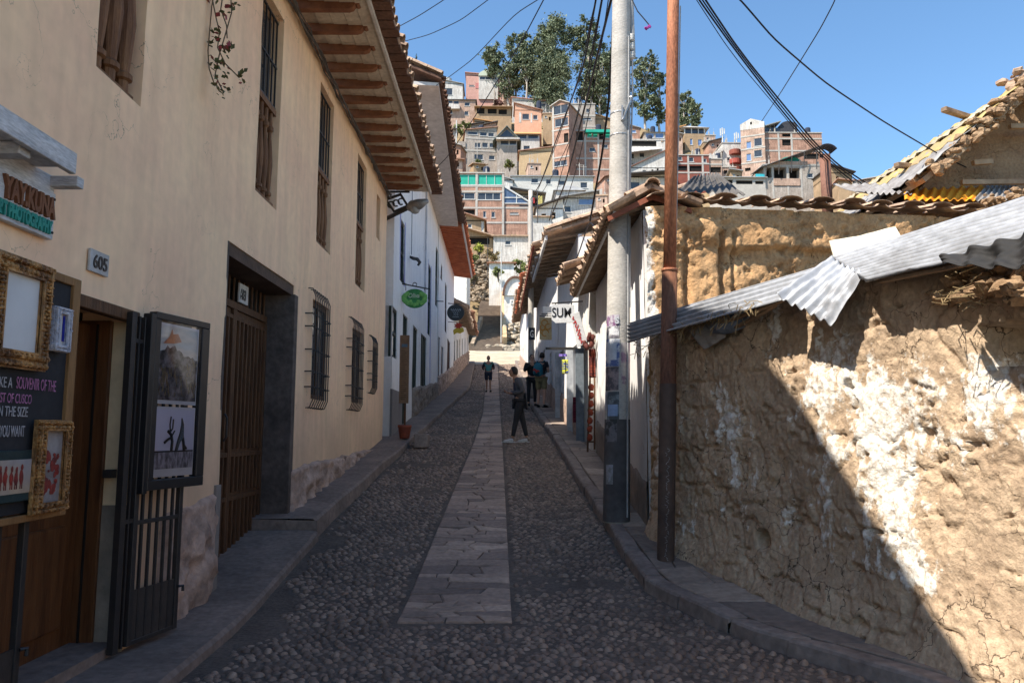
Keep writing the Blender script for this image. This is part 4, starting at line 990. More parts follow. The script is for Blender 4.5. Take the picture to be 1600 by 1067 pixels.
for (ya, yb, ez, lab, mt, sd, tm) in ((39.85, 48, 8.35, 'low white house with ragged old tile eave, left side past the red eave', whiteold, 41, tileold), (48.05, 60, 9.35, 'farthest white house on the left before the sunny crossing', white, 43, tile)):
    F4 = fac2(-2.42, ya, -2.42, yb); LLx = yb-ya; zb_ = RZ(ya)-.4
    n_ = 3; hs = []
    for k in range(n_):
        u = (k+.5)*LLx/n_; hs.append((u-.5, u+.5, RZ(ya+u)+.1, RZ(ya+u)+2.2))
    hx = street_house('white_house', lab, F4, LLx, zb_, ez, mt, hs, seed=sd)
    trims(hx, F4, hs, wooddk, doors=(0, 1, 2))
    rough_base(F4, hx, 0, LLx, lambda u: RZ(ya+u)+1.1, stone, sd)
    mb = MB()
    for k in range(int(LLx/.5)): mb.tube([(k*.5+.1, .1, ez-.0), (k*.5+.1+random.uniform(-.04, .04), -.62, ez-.14)], .045, 6)
    mb.build('rafters', woodrf, hx)
    mb = MB(); tile_roof(mb, -.1, LLx+.1, -.78, ez-.08, 2.5, ez+1.5, .26, .42, jit=.03, zfun=lambda u, L=LLx: .10*math.sin(u*1.3)); mb.build('roof', tm, hx)

# hanging signs, left
grn = M('green_sign_paint', (.05, .26, .08), (.03, .14, .05), 9, .6, .1, 30); grn2 = M('light_green_sign_paint', (.20, .45, .12), (.1, .3, .08), 9, .6, .1)
s1 = thing('hanging_sign', 'green leafy oval sign hanging from a black bracket on the white wall', 'sign', tuple(P(626, 447, 18.9)))
def rs(px, py, Y=18.9): return P(px, py, Y)-s1.location
mb = MB(); mb.bar(rs(626, 443), rs(672, 452), .03); mb.bar(rs(626, 436), rs(626, 462), .03); mb.tube([rs(628, 438), rs(632, 443), rs(637, 445)], .012, 5)
for x in (634, 663): mb.bar(rs(x, 444+(x-626)*.2), rs(x, 454), .012)
mb.tube([rs(648, 447)+Vector((math.cos(t)*.05, 0, .04+math.sin(t)*.05)) for t in np.linspace(0, 6, 9)], .012, 5); mb.build('bracket', iron, s1)
c = rs(648, 466.5); mb = MB(); pts = []
for k in range(40): t = 2*math.pi*k/40; pts.append((c.x+.30*math.cos(t), c.z+.245*math.sin(t)))
mb.prism(pts, c.y-.02, c.y+.02); pl = mb.build('sign_board', grn, s1)
mb = MB()
for k in range(22):
    t = 2*math.pi*k/22; 
    if abs(math.sin(t)) > .8: continue
    mb.ell((c.x+.27*math.cos(t), c.y-.03, c.z+.15*math.sin(t)), (.07, .015, .06), 7, 4, .25)
for k in range(5): t = k/4*math.pi+math.pi; mb.ell((c.x+.10*math.cos(t), c.y-.03, c.z-.08+.08*math.sin(t)), (.05, .012, .05), 7, 4, .2)
mb.build('painted_leaves', grn2, pl)
to = rtext('Oliva', 'lettering', .16, M('pale_green_letter', (.5, .6, .45)), pl, c.x-.17, c.y-.025, c.z+.02, sx=.85, shear=.2, bold=.003)
s2 = thing('hanging_sign', 'round black sign with white drawing on a long bracket, left side', 'sign', tuple(P(700, 475, 29.5)))
def rs(px, py, Y=29.5): return P(px, py, Y)-s2.location
mb = MB(); mb.bar(rs(700, 474), rs(722, 475.5), .03); mb.bar(rs(668, 470), rs(693, 471), .03); mb.build('bracket', iron, s2)
c = rs(712, 488.5); mb = MB(); mb.prism([(c.x+.34*math.cos(2*math.pi*k/28), c.z+.33*math.sin(2*math.pi*k/28)) for k in range(28)], c.y-.02, c.y+.02); pl = mb.build('sign_board', black, s2)
chw = M('white_sign_paint', (.6, .6, .6)); mb = MB(); mb.tube([(c.x-.2+.4*k/14, c.y-.025, c.z+.11+.045*math.sin(k*2.1)) for k in range(15)], .010, 4); mb.tube([(c.x-.15+.3*k/12, c.y-.025, c.z+.04+.012*math.sin(k*2.7)) for k in range(13)], .006, 4)

for k in (-1, 0, 1): mb.tube([(c.x+k*.07, c.y-.025, c.z-.12), (c.x+k*.07+.02, c.y-.025, c.z-.06), (c.x+k*.07-.01, c.y-.025, c.z)], .008, 4)
mb.bar((c.x-.12, c.y-.025, c.z-.17), (c.x+.12, c.y-.025, c.z-.17), .012); mb.build('drawing', chw, pl)
s3 = thing('hanging_sign', 'small yellow and red cut out sign below the round black sign', 'sign', tuple(P(704, 503, 34)))
def rs(px, py, Y=34): return P(px, py, Y)-s3.location
mb = MB(); mb.bar(rs(700, 503), rs(724, 504), .025); mb.build('bracket', iron, s3)
mb = MB(); mb.prism([tuple(rs(x, y))[::2] for x, y in ((709, 523), (708, 516), (713, 512), (724, 512), (725, 518), (719, 521), (714, 520))], -.03, .03); pl = mb.build('yellow_board', M('yellow_paint', (.75, .52, .05), (.6, .38, .04), 6, .5, .1), s3)
mb = MB(); c = rs(716, 509); mb.prism([(c.x+(.2 if k % 2 else .12)*math.cos(2*math.pi*k/16), c.z+(.17 if k % 2 else .1)*math.sin(2*math.pi*k/16)) for k in range(16)], c.y-.04, c.y+.02); mb.build('red_flower', M('red_paint', (.6, .04, .02), (.45, .05, .02), 6, .5, .1), s3)

# menu board on a post in a pot
Ym = 17.0; pot = thing('menu_board', 'tall brown wooden menu board on a post standing in a terracotta pot', 'menu board', tuple(P(632, 685, Ym)))
zb_ = pot.location.z
def rs(px, py, Y=Ym): return P(px, py, Y)-pot.location
mb = MB(); mb.lathe([(.09, 0), (.11, .02), (.145, .24), (.155, .25), (.155, .30), (.14, .30), (.135, .24), (.0, .23)], (0, 0, 0), 16); mb.build('pot', M('terracotta_pot', (.27, .075, .045), (.2, .055, .035), 4, .8, .15), pot, smooth=True)
mb = MB(); mb.bar((0, 0, .2), (0, 0, rs(632, 560).z), .045); mb.build('post', wooddk, pot)
c0 = rs(623.5, 630); c1 = rs(640, 524); mb = MB(); mb.box(c0.x, c1.x, -.03, .01, c0.z, c1.z); bd = mb.build('board', M('menu_wood', (.20, .125, .075), (.14, .085, .05), 3, .7, .2, 16), pot, bevel=.005)
mb = MB(); rr_ = random.Random(3); z = c1.z-.25
mb2 = MB(); mb2.box(c0.x+.04, c1.x-.04, -.034, -.031, c1.z-.27, c1.z-.2); mb2.build('blue_strip', M('blue_menu_strip', (.10, .16, .22)), bd)
z = c1.z-.36
while z > c0.z+.08:
    mb.box(c0.x+.035, c0.x+.035+(c1.x-c0.x-.07)*rr_.uniform(.5, 1), -.033, -.031, z, z+.012); z -= .045
mb.build('menu_lines', M('menu_ink', (.09, .055, .035)), bd)
# stone step at the pavement edge
st_ = MB(); p = P(660, 692, 16.6); st_.box(p.x-.16, p.x+.13, p.y-.28, p.y+.3, p.z-.1, p.z+.2)
single(st_, 'kerb_step', kerbm, 'squared stone block step on the left pavement edge near the pot', 'step', bevel=.02)
# ================================================================== adobe
def adobe_mat(name, mud1, mud2, white_=True, crack=1.0):
    m = M(name, mud1, mud2, 2.3, .96, .7, 26, fine=.22, detail=9); t = m.node_tree; N = t.nodes; Lk = t.links; b = N['Principled BSDF']
    src = b.inputs['Base Color'].links[0].from_socket; nrm = b.inputs['Normal'].links[0].from_socket
    tc = N.new('ShaderNodeTexCoord'); vo = N.new('ShaderNodeTexVoronoi'); vo.feature = 'DISTANCE_TO_EDGE'; vo.inputs['Scale'].default_value = 3.6
    nz = N.new('ShaderNodeTexNoise'); nz.inputs['Scale'].default_value = 3; nz.inputs['Detail'].default_value = 5
    va = N.new('ShaderNodeVectorMath'); va.operation = 'MULTIPLY_ADD'; va.inputs[1].default_value = (.5, .5, .5)
    Lk.new(tc.outputs['Object'], nz.inputs['Vector']); Lk.new(nz.outputs['Color'], va.inputs[0]); Lk.new(tc.outputs['Object'], va.inputs[2]); Lk.new(va.outputs[0], vo.inputs['Vector'])
    n4 = N.new('ShaderNodeTexNoise'); n4.inputs['Scale'].default_value = 1.1; Lk.new(tc.outputs['Object'], n4.inputs['Vector'])
    m4 = N.new('ShaderNodeMapRange'); m4.inputs['From Min'].default_value = .45; m4.inputs['From Max'].default_value = .6; m4.inputs['To Min'].default_value = .0; m4.inputs['To Max'].default_value = .011*crack
    Lk.new(n4.outputs['Fac'], m4.inputs[0])
    lt = N.new('ShaderNodeMath'); lt.operation = 'LESS_THAN'; Lk.new(vo.outputs[0], lt.inputs[0]); Lk.new(m4.outputs[0], lt.inputs[1])
    sub_ = N.new('ShaderNodeBump'); sub_.inputs['Strength'].default_value = 1; sub_.inputs['Distance'].default_value = .05; sub_.invert = True
    Lk.new(lt.outputs[0], sub_.inputs['Height']); Lk.new(nrm, sub_.inputs['Normal'])
    n5 = N.new('ShaderNodeTexNoise'); n5.inputs['Scale'].default_value = 20; n5.inputs['Detail'].default_value = 8; n5.inputs['Roughness'].default_value = .7; Lk.new(tc.outputs['Object'], n5.inputs['Vector'])
    b5 = N.new('ShaderNodeBump'); b5.inputs['Strength'].default_value = .65; b5.inputs['Distance'].default_value = .03; Lk.new(n5.outputs['Fac'], b5.inputs['Height']); Lk.new(sub_.outputs[0], b5.inputs['Normal']); Lk.new(b5.outputs[0], b.inputs['Normal'])
    mxc = N.new('ShaderNodeMix'); mxc.data_type = 'RGBA'; Lk.new(lt.outputs[0], mxc.inputs[0]); Lk.new(src, mxc.inputs[6]); mxc.inputs[7].default_value = (mud2[0]*.35, mud2[1]*.35, mud2[2]*.35, 1); out = mxc.outputs[2]
    if white_:
        at = N.new('ShaderNodeAttribute'); at.attribute_name = 'tint'
        nf = N.new('ShaderNodeTexNoise'); nf.inputs['Scale'].default_value = 14; nf.inputs['Detail'].default_value = 9; nf.inputs['Roughness'].default_value = .75; Lk.new(tc.outputs['Object'], nf.inputs['Vector'])
        sm = N.new('ShaderNodeMath'); sm.operation = 'MULTIPLY_ADD'; sm.inputs[1].default_value = .55; Lk.new(nf.outputs['Fac'], sm.inputs[0]); Lk.new(at.outputs['Fac'], sm.inputs[2])
        mr = N.new('ShaderNodeMapRange'); mr.inputs['From Min'].default_value = .75; mr.inputs['From Max'].default_value = .815; Lk.new(sm.outputs[0], mr.inputs[0])
        mx = N.new('ShaderNodeMix'); mx.data_type = 'RGBA'; Lk.new(mr.outputs[0], mx.inputs[0]); Lk.new(out, mx.inputs[6])
        wn = N.new('ShaderNodeValToRGB'); wn.color_ramp.elements[0].color = (.55, .47, .38, 1); wn.color_ramp.elements[1].color = (.80, .76, .70, 1); wn.color_ramp.elements[0].position = .4; wn.color_ramp.elements[1].position = .55
        Lk.new(n5.outputs['Fac'], wn.inputs[0]); Lk.new(wn.outputs[0], mx.inputs[7]); out = mx.outputs[2]
    Lk.new(out, b.inputs['Base Color']); return m
adobe1 = adobe_mat('adobe_mud', (.56, .42, .29), (.39, .28, .19))
adobe2 = adobe_mat('ochre_adobe', (.60, .37, .19), (.42, .245, .12))
adobeP = adobe_mat('plain_adobe', (.40, .27, .16), (.27, .17, .10), False)

def curve_pts(P_, n):
    P_ = [Vector((a, b)) for a, b in P_]; L = [0]
    for a, b in zip(P_[:-1], P_[1:]): L.append(L[-1]+(b-a).length)
    s = np.linspace(0, L[-1], n); return s, np.interp(s, L, [p.x for p in P_]), np.interp(s, L, [p.y for p in P_])
def gauss(x, c, w_): return np.exp(-((x-c)/w_)**2)
# ---- near whitewashed adobe wall
nwp = [(1.86, 9.22), (2.02, 8.3), (2.24, 7.6), (2.52, 6.9), (2.75, 6.0), (2.93, 5.19), (3.15, 4.2), (3.42, 3.2), (3.7, 0), (3.75, -3)]
Vv = []; 
s, X, Y = curve_pts(nwp, 620); sg_ = np.gradient(s)
# finer sampling in view
sn = np.concatenate([np.arange(0, 6.4, .016), np.arange(6.4, s[-1], .06)]); X = np.interp(sn, s, X); Y = np.interp(sn, s, Y); s = sn
dx = np.gradient(X, s); dy = np.gradient(Y, s)
k5 = np.ones(25)/25; dxs = np.convolve(np.pad(dx, 12, 'edge'), k5, 'valid'); dys = np.convolve(np.pad(dy, 12, 'edge'), k5, 'valid'); ln = np.hypot(dxs, dys); nx_, ny_ = dys/ln, -dxs/ln   # outward (towards street, -x)
nz = 150; zt = 2.85+.05*fbm(s*1.2, 3, 0, 3, 4)*2
g0 = RZa(Y)
Sg, T = np.meshgrid(s, np.linspace(0, 1, nz), indexing='ij'); Z = g0[:, None]-.05+T*(zt-g0+.05)[:, None]; Yg = np.repeat(Y[:, None], nz, 1)
lump = .12*fbm(Sg*.75, Z*.75, 0, 3, 21)+.03*fbm(Sg*2.3, Z*2.3, 0, 4, 22)+.028*fbm(Sg*9, Z*9, 0, 4, 23)+.010*fbm(Sg*30, Z*30, 0, 2, 24)
rid = np.abs(fbm(Sg*1.7, Z*1.7, 0, 3, 31)); lump -= .03*np.clip(.03-rid, 0, 1)/.03
lump += .016*np.clip((fbm(Sg*1.7, Z*1.4, 0, 6, 25, .65)-.01)/.015, 0, 1)+.012*np.clip((fbm(Sg*4.1, Z*3.1, 0, 5, 26, .65)-.05)/.02, 0, 1)
lump -= .035*np.clip((fbm(Sg*6, Z*8, 0, 4, 27, .6)-.245)/.04, 0, 1)+.03*np.clip((fbm(Sg*2.6, Z*11, 0, 4, 28, .6)-.2)/.03, 0, 1)
course = (Z*1.0+.04*fbm(Sg*2, Z, 0, 2, 33)) % .36; cmask = np.clip(fbm(Sg*.8, Z*.8, 0, 2, 35)*3+.2, 0, 1)
lump -= .03*np.exp(-((course-.02)/.012)**2)*cmask-.03*np.exp(-(((Sg+.2*np.floor(Z/.36)*1.3) % .52-.02)/.012)**2)*cmask
bias = .30*gauss(Yg, 6.3, .5)*gauss(Z, 2.1, .55)+.34*gauss(Yg, 5.5, .5)*gauss(Z, 1.75, .6)+.30*gauss(Yg, 4.75, .28)*gauss(Z, 1.9, .4)+.20*gauss(Yg, 5.9, .8)*gauss(Z, 1.1, .4)+.24*gauss(Yg, 5.3, .3)*gauss(Z, .75, .3)
bias += .30*gauss(Yg, 8.9, .35)*gauss(Z, 1.7, .7)+.20*gauss(Yg, 7.6, .5)*gauss(Z, 1.5, .7)-.10*(Z < .6)
mask = .95*fbm(Sg*3.6, Z*1.7, 0, 6, 41, .74)+bias*.93+.25
plast = np.clip((mask-.48)/.03, 0, 1); lump += .012*plast
lump -= .0  # foot flare
lump += .22*np.clip((.75-(Z-g0[:, None]))/.75, 0, 1)**2*(1+1.2*fbm(Sg*1.6, 5, 0, 2, 51))
lump -= .30*np.clip(1.3-np.hypot((Yg-4.18)/.24, (Z-2.2)/.14), 0, 1)**.5*0
niche = ((Yg > 3.2) & (Yg < 4.72) & (Z > 2.05+.04*fbm(Sg*5, Z*5, 0, 2, 3)) & (Z < 2.32)); lump = np.where(niche, -.45, lump)
for (yc, zc, r_) in ((5.93, 2.02, .045), (7.1, .66, .10), (6.4, 1.62, .035)):
    lump -= .22*np.clip(1-np.hypot(Yg-yc, Z-zc)/r_, 0, 1)**.5
PX_ = X[:, None]+nx_[:, None]*lump; PY_ = Y[:, None]+ny_[:, None]*lump
if nx_.mean() > 0: PX_ = X[:, None]-nx_[:, None]*lump; PY_ = Y[:, None]-ny_[:, None]*lump
mb = MB(); mb.grid(np.stack([PX_, PY_, Z], -1)[:, :]); mb.t = list((mask+.02).ravel())
top = np.stack([np.stack([PX_[:, -1], PY_[:, -1], Z[:, -1]], -1), np.stack([X+.55, Y+.1, zt+.03*0], -1), np.stack([X+.6, Y+.1, g0], -1)], 1)
n0 = len(mb.v); mb.grid(top); mb.t += [0.0]*0
mb.t = list((mask+.02).ravel())+[.2]*(top.shape[0]*3)
w1 = mb.build('adobe_wall', adobe1, smooth=True, tint=True)
V_ = np.empty(len(w1.data.vertices)*3); w1.data.vertices.foreach_get('co', V_); V_ = V_.reshape(-1, 3); c_ = np.array([2.6, 5.5, 0.0]); w1.data.vertices.foreach_set('co', (V_-c_).ravel()); w1.location = c_
tag(w1, 'low eroded adobe wall with peeling whitewash patches, along the sidewalk on the right', 'wall')
# rubble and straw along the broken top
def rubble(mb, pts, n, r0, r1, spread):
    for k in range(n):
        i = random.random()*(len(pts)-1); a = Vector(pts[int(i)]); b = Vector(pts[min(len(pts)-1, int(i)+1)]); p = a.lerp(b, i-int(i))
        p += Vector([random.gauss(0, q) for q in spread]); r = random.uniform(r0, r1)
        mb.ell(tuple(p), (r*random.uniform(.7, 1.4), r*random.uniform(.7, 1.2), r*random.uniform(.5, .9)), 7, 5, .25)
mb = MB(); rubble(mb, [P(1480, 455, 4.9), P(1540, 440, 4.6), P(1600, 440, 4.3), P(1660, 430, 4.0)], 46, .03, .09, (.05, .08, .05))
single(mb, 'rubble', adobe1 if False else adobeP, 'loose mud clods heaped on top of the adobe wall at far right', 'rubble', kind='stuff')
mb = MB()
for k in range(120):
    p = P(random.uniform(1470, 1620), random.uniform(425, 480), random.uniform(4.3, 4.8)); d = Vector((random.gauss(0, .05), random.gauss(0, .06), random.gauss(0, .03))); mb.bar(p, p+d, .005)
for k in range(150):
    t = random.random(); p = P(990+190*t+random.gauss(0, 5), 545-70*t+random.gauss(0, 6), 9.0-2.4*t-.05); d = Vector((random.gauss(-.02, .04), random.gauss(0, .05), random.gauss(-.05, .05))); mb.bar(p, p+d, .006)
single(mb, 'straw', M('dry_straw', (.34, .25, .13), (.16, .11, .06)), 'dry straw and twigs sticking out below the metal sheets', 'straw', kind='stuff')

# ---- corrugated sheets
galv = M('galvanised_sheet', (.45, .47, .51), (.28, .285, .30), 1.8, .5, .15, 14, spec=.4, metal=.25, fine=.15, streak=.15)
galvold = M('weathered_sheet', (.38, .37, .36), (.20, .18, .17), 2.2, .7, .3, 14, metal=.2)
orange = M('orange_sheet', (.85, .38, .03), (.7, .27, .02), 2, .5, .1, 14)
creamsh = M('cream_sheet', (.66, .62, .50), (.52, .48, .38), 1.5, .7, .1, 14)
def sheet(name, c, mat, label, nu=40, waves=9, amp=.013, bend=.02, seed=0, along=True, cat='metal sheet', group=None, tear=0.0, nv=90, thick=.0015, cr_=0.0):
    """c = LL, LR, UR, UL; ridges run along u if along"""
    c = [Vector(q) for q in c]; A = np.zeros((nu, nv, 3)); nrm = (c[1]-c[0]).cross(c[3]-c[0]).normalized()
    for i in range(nu):
        for j in range(nv):
            u = i/(nu-1); v = j/(nv-1)
            if tear: v0 = tear*max(0, float(fbm(u*7, seed, 0, 4, seed))+.12); v = v0+(1-v0)*v
            p = c[0].lerp(c[1], u).lerp(c[3].lerp(c[2], u), v); ph = (v if along else u)*waves*2*math.pi
            h = amp*math.sin(ph)+bend*2*float(fbm(u*2.2, v*2.2, 0, 3, seed))+cr_*float(np.abs(fbm(u*2.6, v*2.6, 1, 2, seed+3)))
            A[i, j] = p+nrm*h
    m = MB(); m.grid(A); o = single(m, name, mat, label, cat, group, smooth=True)
    md = o.modifiers.new('solid', 'SOLIDIFY'); md.thickness = .003; return o
SG = 'corrugated sheets laid on the adobe wall'
sheet('metal_sheet', [P(983, 536, 8.95), P(1222, 470, 6.25), P(1303, 408, 6.62), P(982, 505, 9.12)], galv, 'long shiny corrugated sheet running from the concrete pole over the adobe wall', 60, 5, .026, .015, 3, tear=.06, group=SG)
sheet('metal_sheet', [P(1356, 441, 5.25), P(1640, 370, 3.95), P(1640, 297, 4.85), P(1300, 403, 6.55)], galv, 'big bright corrugated sheet at the right edge, wire shadows across it', 60, 11, .024, .015, 5, tear=.05, group=SG)
sheet('metal_sheet', [P(1212, 462, 6.2), P(1300, 508, 5.7), P(1350, 430, 5.5), P(1300, 404, 6.25)], galv, 'crumpled triangular flap of sheet bent down over the wall', 90, 6, .022, .04, 7, along=False, group=SG, cr_=.05, nv=40)
sheet('metal_sheet', [P(1076, 516, 7.9), P(1100, 547, 7.7), P(1134, 526, 7.35), P(1126, 498, 7.5)], galvold, 'small dull grey flap hanging under the long sheet', 24, 3, .006, .02, 9, group=SG, nv=30)
sheet('metal_sheet', [P(1471, 398, 4.5), P(1478, 416, 4.4), P(1645, 420, 3.6), P(1645, 352, 3.75)], M('shaded_black_sheet', (.035, .033, .033), (.02, .02, .02), 3, .8, .2), 'dark bent sheet end curling below the big bright sheet', 40, 4, .02, .06, 12, group=SG, nv=60)  # near-black colour paints the shade on this bent end
sheet('metal_sheet', [P(1303, 403, 7.6), P(1412, 376, 7.0), P(1400, 356, 7.3), P(1295, 376, 8.0)], creamsh, 'flat cream coloured sheet leaning behind the big bright sheet', 20, 1, .002, .02, 14, group=SG, nv=20)
mb = MB()
for a, b, w_, lb in ((P(1376, 440, 5.25), P(1640, 388, 4.0), .05, 'long thin batten under the big bright corrugated sheet'), (P(1130, 505, 7.3), P(1222, 470, 6.4), .06, 'short rough batten left of the crumpled flap'), (P(1150, 512, 7.2), P(1210, 478, 6.6), .05, 'lower split batten below the tarpaulin roll')): mb = MB(); mb.bar(a, b, w_, .02); single(mb, 'roof_batten', woodrf, lb, 'timber')
mb = MB(); mb.tube([P(1114, 513, 7.5), P(1135, 507, 7.35), P(1156, 500, 7.2), P(1172, 483, 7.0)], [.05, .10, .09, .03], 9); single(mb, 'tarpaulin_roll', M('blue_grey_tarp', (.22, .27, .36), (.12, .15, .2), 6, .5, .4), 'rolled blue grey tarpaulin tucked under the long metal sheet', 'tarpaulin', smooth=True)

# ---- ochre adobe wall behind, facing the viewer
W2F = fac2(1.87, 9.30, 7.6, 9.95); LW = W2F.U(1522, 320)
us = np.concatenate([np.arange(0, LW, .022), [LW]]); nz = 150; Sg, T = np.meshgrid(us, np.linspace(0, 1, nz), indexing='ij'); Z = .3+T*(4.50-.3)
Sn = Sg
lump = .10*fbm(Sn*.9, Z*.9, 0, 3, 61)+.10*fbm(Sn*3.1, Z*3.1, 0, 4, 62)+.05*fbm(Sn*10, Z*10, 0, 4, 63)
for uc, w_, d_ in ((.52, .035, .10), (.98, .03, .12), (1.15, .02, .08)): 
    wob = .03*fbm(Z*2, uc, 0, 2, 5); lump -= d_*np.exp(-((Sn-uc-wob)/w_)**2)*(Z < 4.2)
lump -= .05*(Sn > .95)*np.clip((Z-3.0), 0, .4)/.4*(Z < 4.0)
upz = 3.98+.22*fbm(Sn*2.5, 2, 0, 4, 8); lump = lump+.05*np.clip((Z-upz)/.04, 0, 1); lump -= .04*np.clip((fbm(Sn*6, Z*7, 0, 4, 67, .65)-.14)/.04, 0, 1)+.02*np.clip((fbm(Sn*13, Z*13, 0, 3, 68)-.14)/.05, 0, 1)
mask = .5*fbm(Sn*2, Z*2, 0, 4, 71)+.62*np.clip(1-Sn/.26, 0, 1)*(Z > 2.7)+.1
mb = MB(); mb.grid(np.stack([Sg, -lump, Z], -1)); mb.t = list(mask.ravel())
t_ = fthing(W2F, 'adobe_wall', 'tall ochre adobe wall facing the viewer, capped with wavy clay tiles', 'wall')
mb.build('wall', adobe2, t_, smooth=True, tint=True)
mb = MB(); shell(mb, .08, LW, .3, 4.49, .5, y=.04); mb.box(.08, LW, .45, .5, .3, 4.49); mb.build('wall_core', adobeP, t_)
mb = MB(); tile_roof(mb, -.05, LW+.05, -.19, 4.55, .62, 4.72, .40, .42, jit=.02, under=False, flat=.36); mb.build('coping_tiles', tileold, t_)
# house on the corner (R1)
R1F = fac2(1.99, 15.3, 1.862, 9.46); LR1 = 5.84
r1 = fthing(R1F, 'white_house', 'old white house with thin tiled eave just behind the concrete pole, right side', 'house')
mb = MB(); wall_holes(mb, 0, LR1-.01, .4, 4.5, [], depth=.3, wave=.03, step=.3, seed=23); shell(mb, 0, LR1-.01, .4, 4.5, .4); mb.build('wall', white, r1)
mb = MB()
A = np.zeros((60, 12, 3)); us = np.linspace(0, LR1, 60)
for i, u in enumerate(us):
    zt_ = RZ(15.3-u)+.75+.12*float(fbm(u*2, 1, 0, 3, 3)); A[i, :, 0] = u; A[i, :, 2] = np.linspace(RZ(15.3-u)-.1, zt_, 12); A[i, :, 1] = -.03-.03*fbm(np.full(12, u*4), A[i, :, 2]*4, 0, 3, 5)
A[:, -1, 1] = .02; mb.grid(A); mb.build('base', M('mud_base', (.30, .25, .21), (.2, .165, .14), 3, .95, .5, 14), r1, smooth=True)
mb = MB()
for k in range(40): u = LR1*(k+.3)/40; mb.tube([(u, .3, 4.66), (u+random.uniform(-.03, .03), -.46, 4.42)], .034, 6)
mb.build('rafters', woodrf, r1)
mb = MB(); mb.box(0, LR1+.06, -.40, -.36, 4.40, 4.47); mb.build('pole_batten', whiteboard_, r1)
mb = MB(); tile_roof(mb, 0, LR1+.14, -.52, 4.42, .08, 4.76, .23, .33, jit=.02); tile_roof(mb, 0, LR1+.14, .75, 4.50, .12, 4.76, .23, .33, jit=.02)
ridge_tiles(mb, (0, .1, 4.78), (LR1+.15, .1, 4.78), .11); mb.build('roof', tileold, r1)
mb = MB(); mb.prism([(-.48, 4.38), (.1, 4.68), (.6, 4.48), (.6, 4.42), (.1, 4.6), (-.46, 4.32)], 0, .03)
me_ = mb.mesh('verge_board', M('red_verge_board', (.30, .10, .06), (.2, .07, .04), 3, .8, .1)); o = bpy.data.objects.new('verge_board', me_); COL.objects.link(o); o.parent = r1; o.rotation_euler = (0, 0, math.pi/2); o.location = (LR1+.12, 0, 0)

# other houses up the right side (u runs towards the viewer)
def right_house(label, ya, yb, xa, xb, ez, xo, mat, seed, hs, gable=False, tm=tileold, base=True, fascia=None, raft=woodrf, name='white_house', rise=1.1, depth_=2.6):
    F_ = fac2(xb, yb, xa, ya); L = math.hypot(xb-xa, yb-ya); t = fthing(F_, name, label, 'house')
    m = MB(); wall_holes(m, 0, L, RZ(ya)-.3, ez+.05, hs, depth=.3, wave=.03, step=.4, seed=seed); shell(m, 0, L, RZ(ya)-.3, ez+.05, depth_); m.build('wall', mat, t)
    if hs:
        for h in hs: m = MB(); m.box(h[0], h[1], .3, .32, h[2], h[3]); m.build('interior', dark, t)
    out = (xa+xb)/2-xo
    m = MB(); n = int(L/.42)
    for k in range(n): u = L*(k+.5)/n; m.tube([(u, .3, ez+.14), (u+random.uniform(-.03, .03), -out*.93, ez-.03)], .04, 6)
    m.build('rafters', raft, t)
    m = MB(); tile_roof(m, 0, L+.05, -out-.05, ez+.0, depth_, ez+rise, .24, .38, jit=.025, zfun=lambda u: .04*math.sin(u*1.7+seed)); m.build('roof', tm, t)
    if fascia: m = MB(); m.box(-.02, L+.02, -out-.03, -out+.02, ez-.10, ez+.02); m.build('fascia', fascia, t)
    if gable:
        m = MB(); m.add([(L+.002, 0, ez), (L+.002, depth_, ez), (L+.002, depth_, ez+rise-.08), (L+.002, -.02, ez+.0)], [(0, 1, 2, 3)]); m.build('gable_wall', beige, t)
        m = MB(); ridge_tiles(m, (L+.04, -out-.05, ez+.12), (L+.04, depth_, ez+rise+.12), .12, .4); m.build('verge_tiles', tileold, t)
    if base:
        m = MB(); A = np.zeros((40, 10, 3))
        for i, u in enumerate(np.linspace(0, L, 40)):
            y_ = yb-u*(yb-ya)/L; A[i, :, 0] = u; A[i, :, 2] = np.linspace(RZ(y_)-.1, RZ(y_)+.85+.1*float(fbm(u*2, seed, 0, 3, 3)), 10); A[i, :, 1] = -.03-.03*fbm(np.full(10, u*4), A[i, :, 2]*4, 0, 3, 5)
        A[:, -1, 1] = .02; m.grid(A); m.build('base', stone, t, smooth=True)
    return t, F_
def hole_y(F_, y0, y1, z0, z1, ya, yb): L = yb-ya; return (yb-y1, yb-y0, z0, z1)
t, F_ = right_house('small lean shop with dark doorway and low ragged eave, right side', 15.35, 17.0, 1.88, 1.84, 5.0, 1.35, whiteold, 61, [(.25, 1.3, 1.0, 3.6)], base=False, name='shop')
mb = MB(); mb.box(.26, .32, -.14, .04, 1.2, 3.5); mb.build('open_door', M('blue_grey_door', (.20, .235, .27), (.14, .17, .2), 3, .7, .1, 12), t)
t2, F2 = right_house('white house with beige gable and white fascia above the shop signs, right side', 17.05, 22, 1.84, 1.76, 6.15, 1.06, white, 63, [(.5, 1.4, 1.9, 3.9), (2.2, 3.0, 1.7, 3.8), (3.6, 4.4, 1.5, 3.7)], gable=True, fascia=whiteboard_)
for k, (a, b, c, d) in enumerate([(.5, 1.4, 1.9, 3.9), (2.2, 3.0, 1.7, 3.8), (3.6, 4.4, 1.5, 3.7)]):
    mb = MB(); mb.box(a, b, .1, .15, c, d); mb.box((a+b)/2-.02, (a+b)/2+.02, .07, .1, c, d); mb.box(a, b, .07, .1, (c+d)/2-.03, (c+d)/2+.03)
    if k != 1: mb.box(a-.02, a+.05, -.16, .0, c, d)
    mb.build('door', M('weathered_blue_door', (.48, .50, .52), (.34, .36, .39), 3, .75, .1, 12), t2)
mb = MB(); mb.box(4.97, 5.0, -.78, -.05, 3.5, 3.56); mb.build('sign_pole', iron, t2)
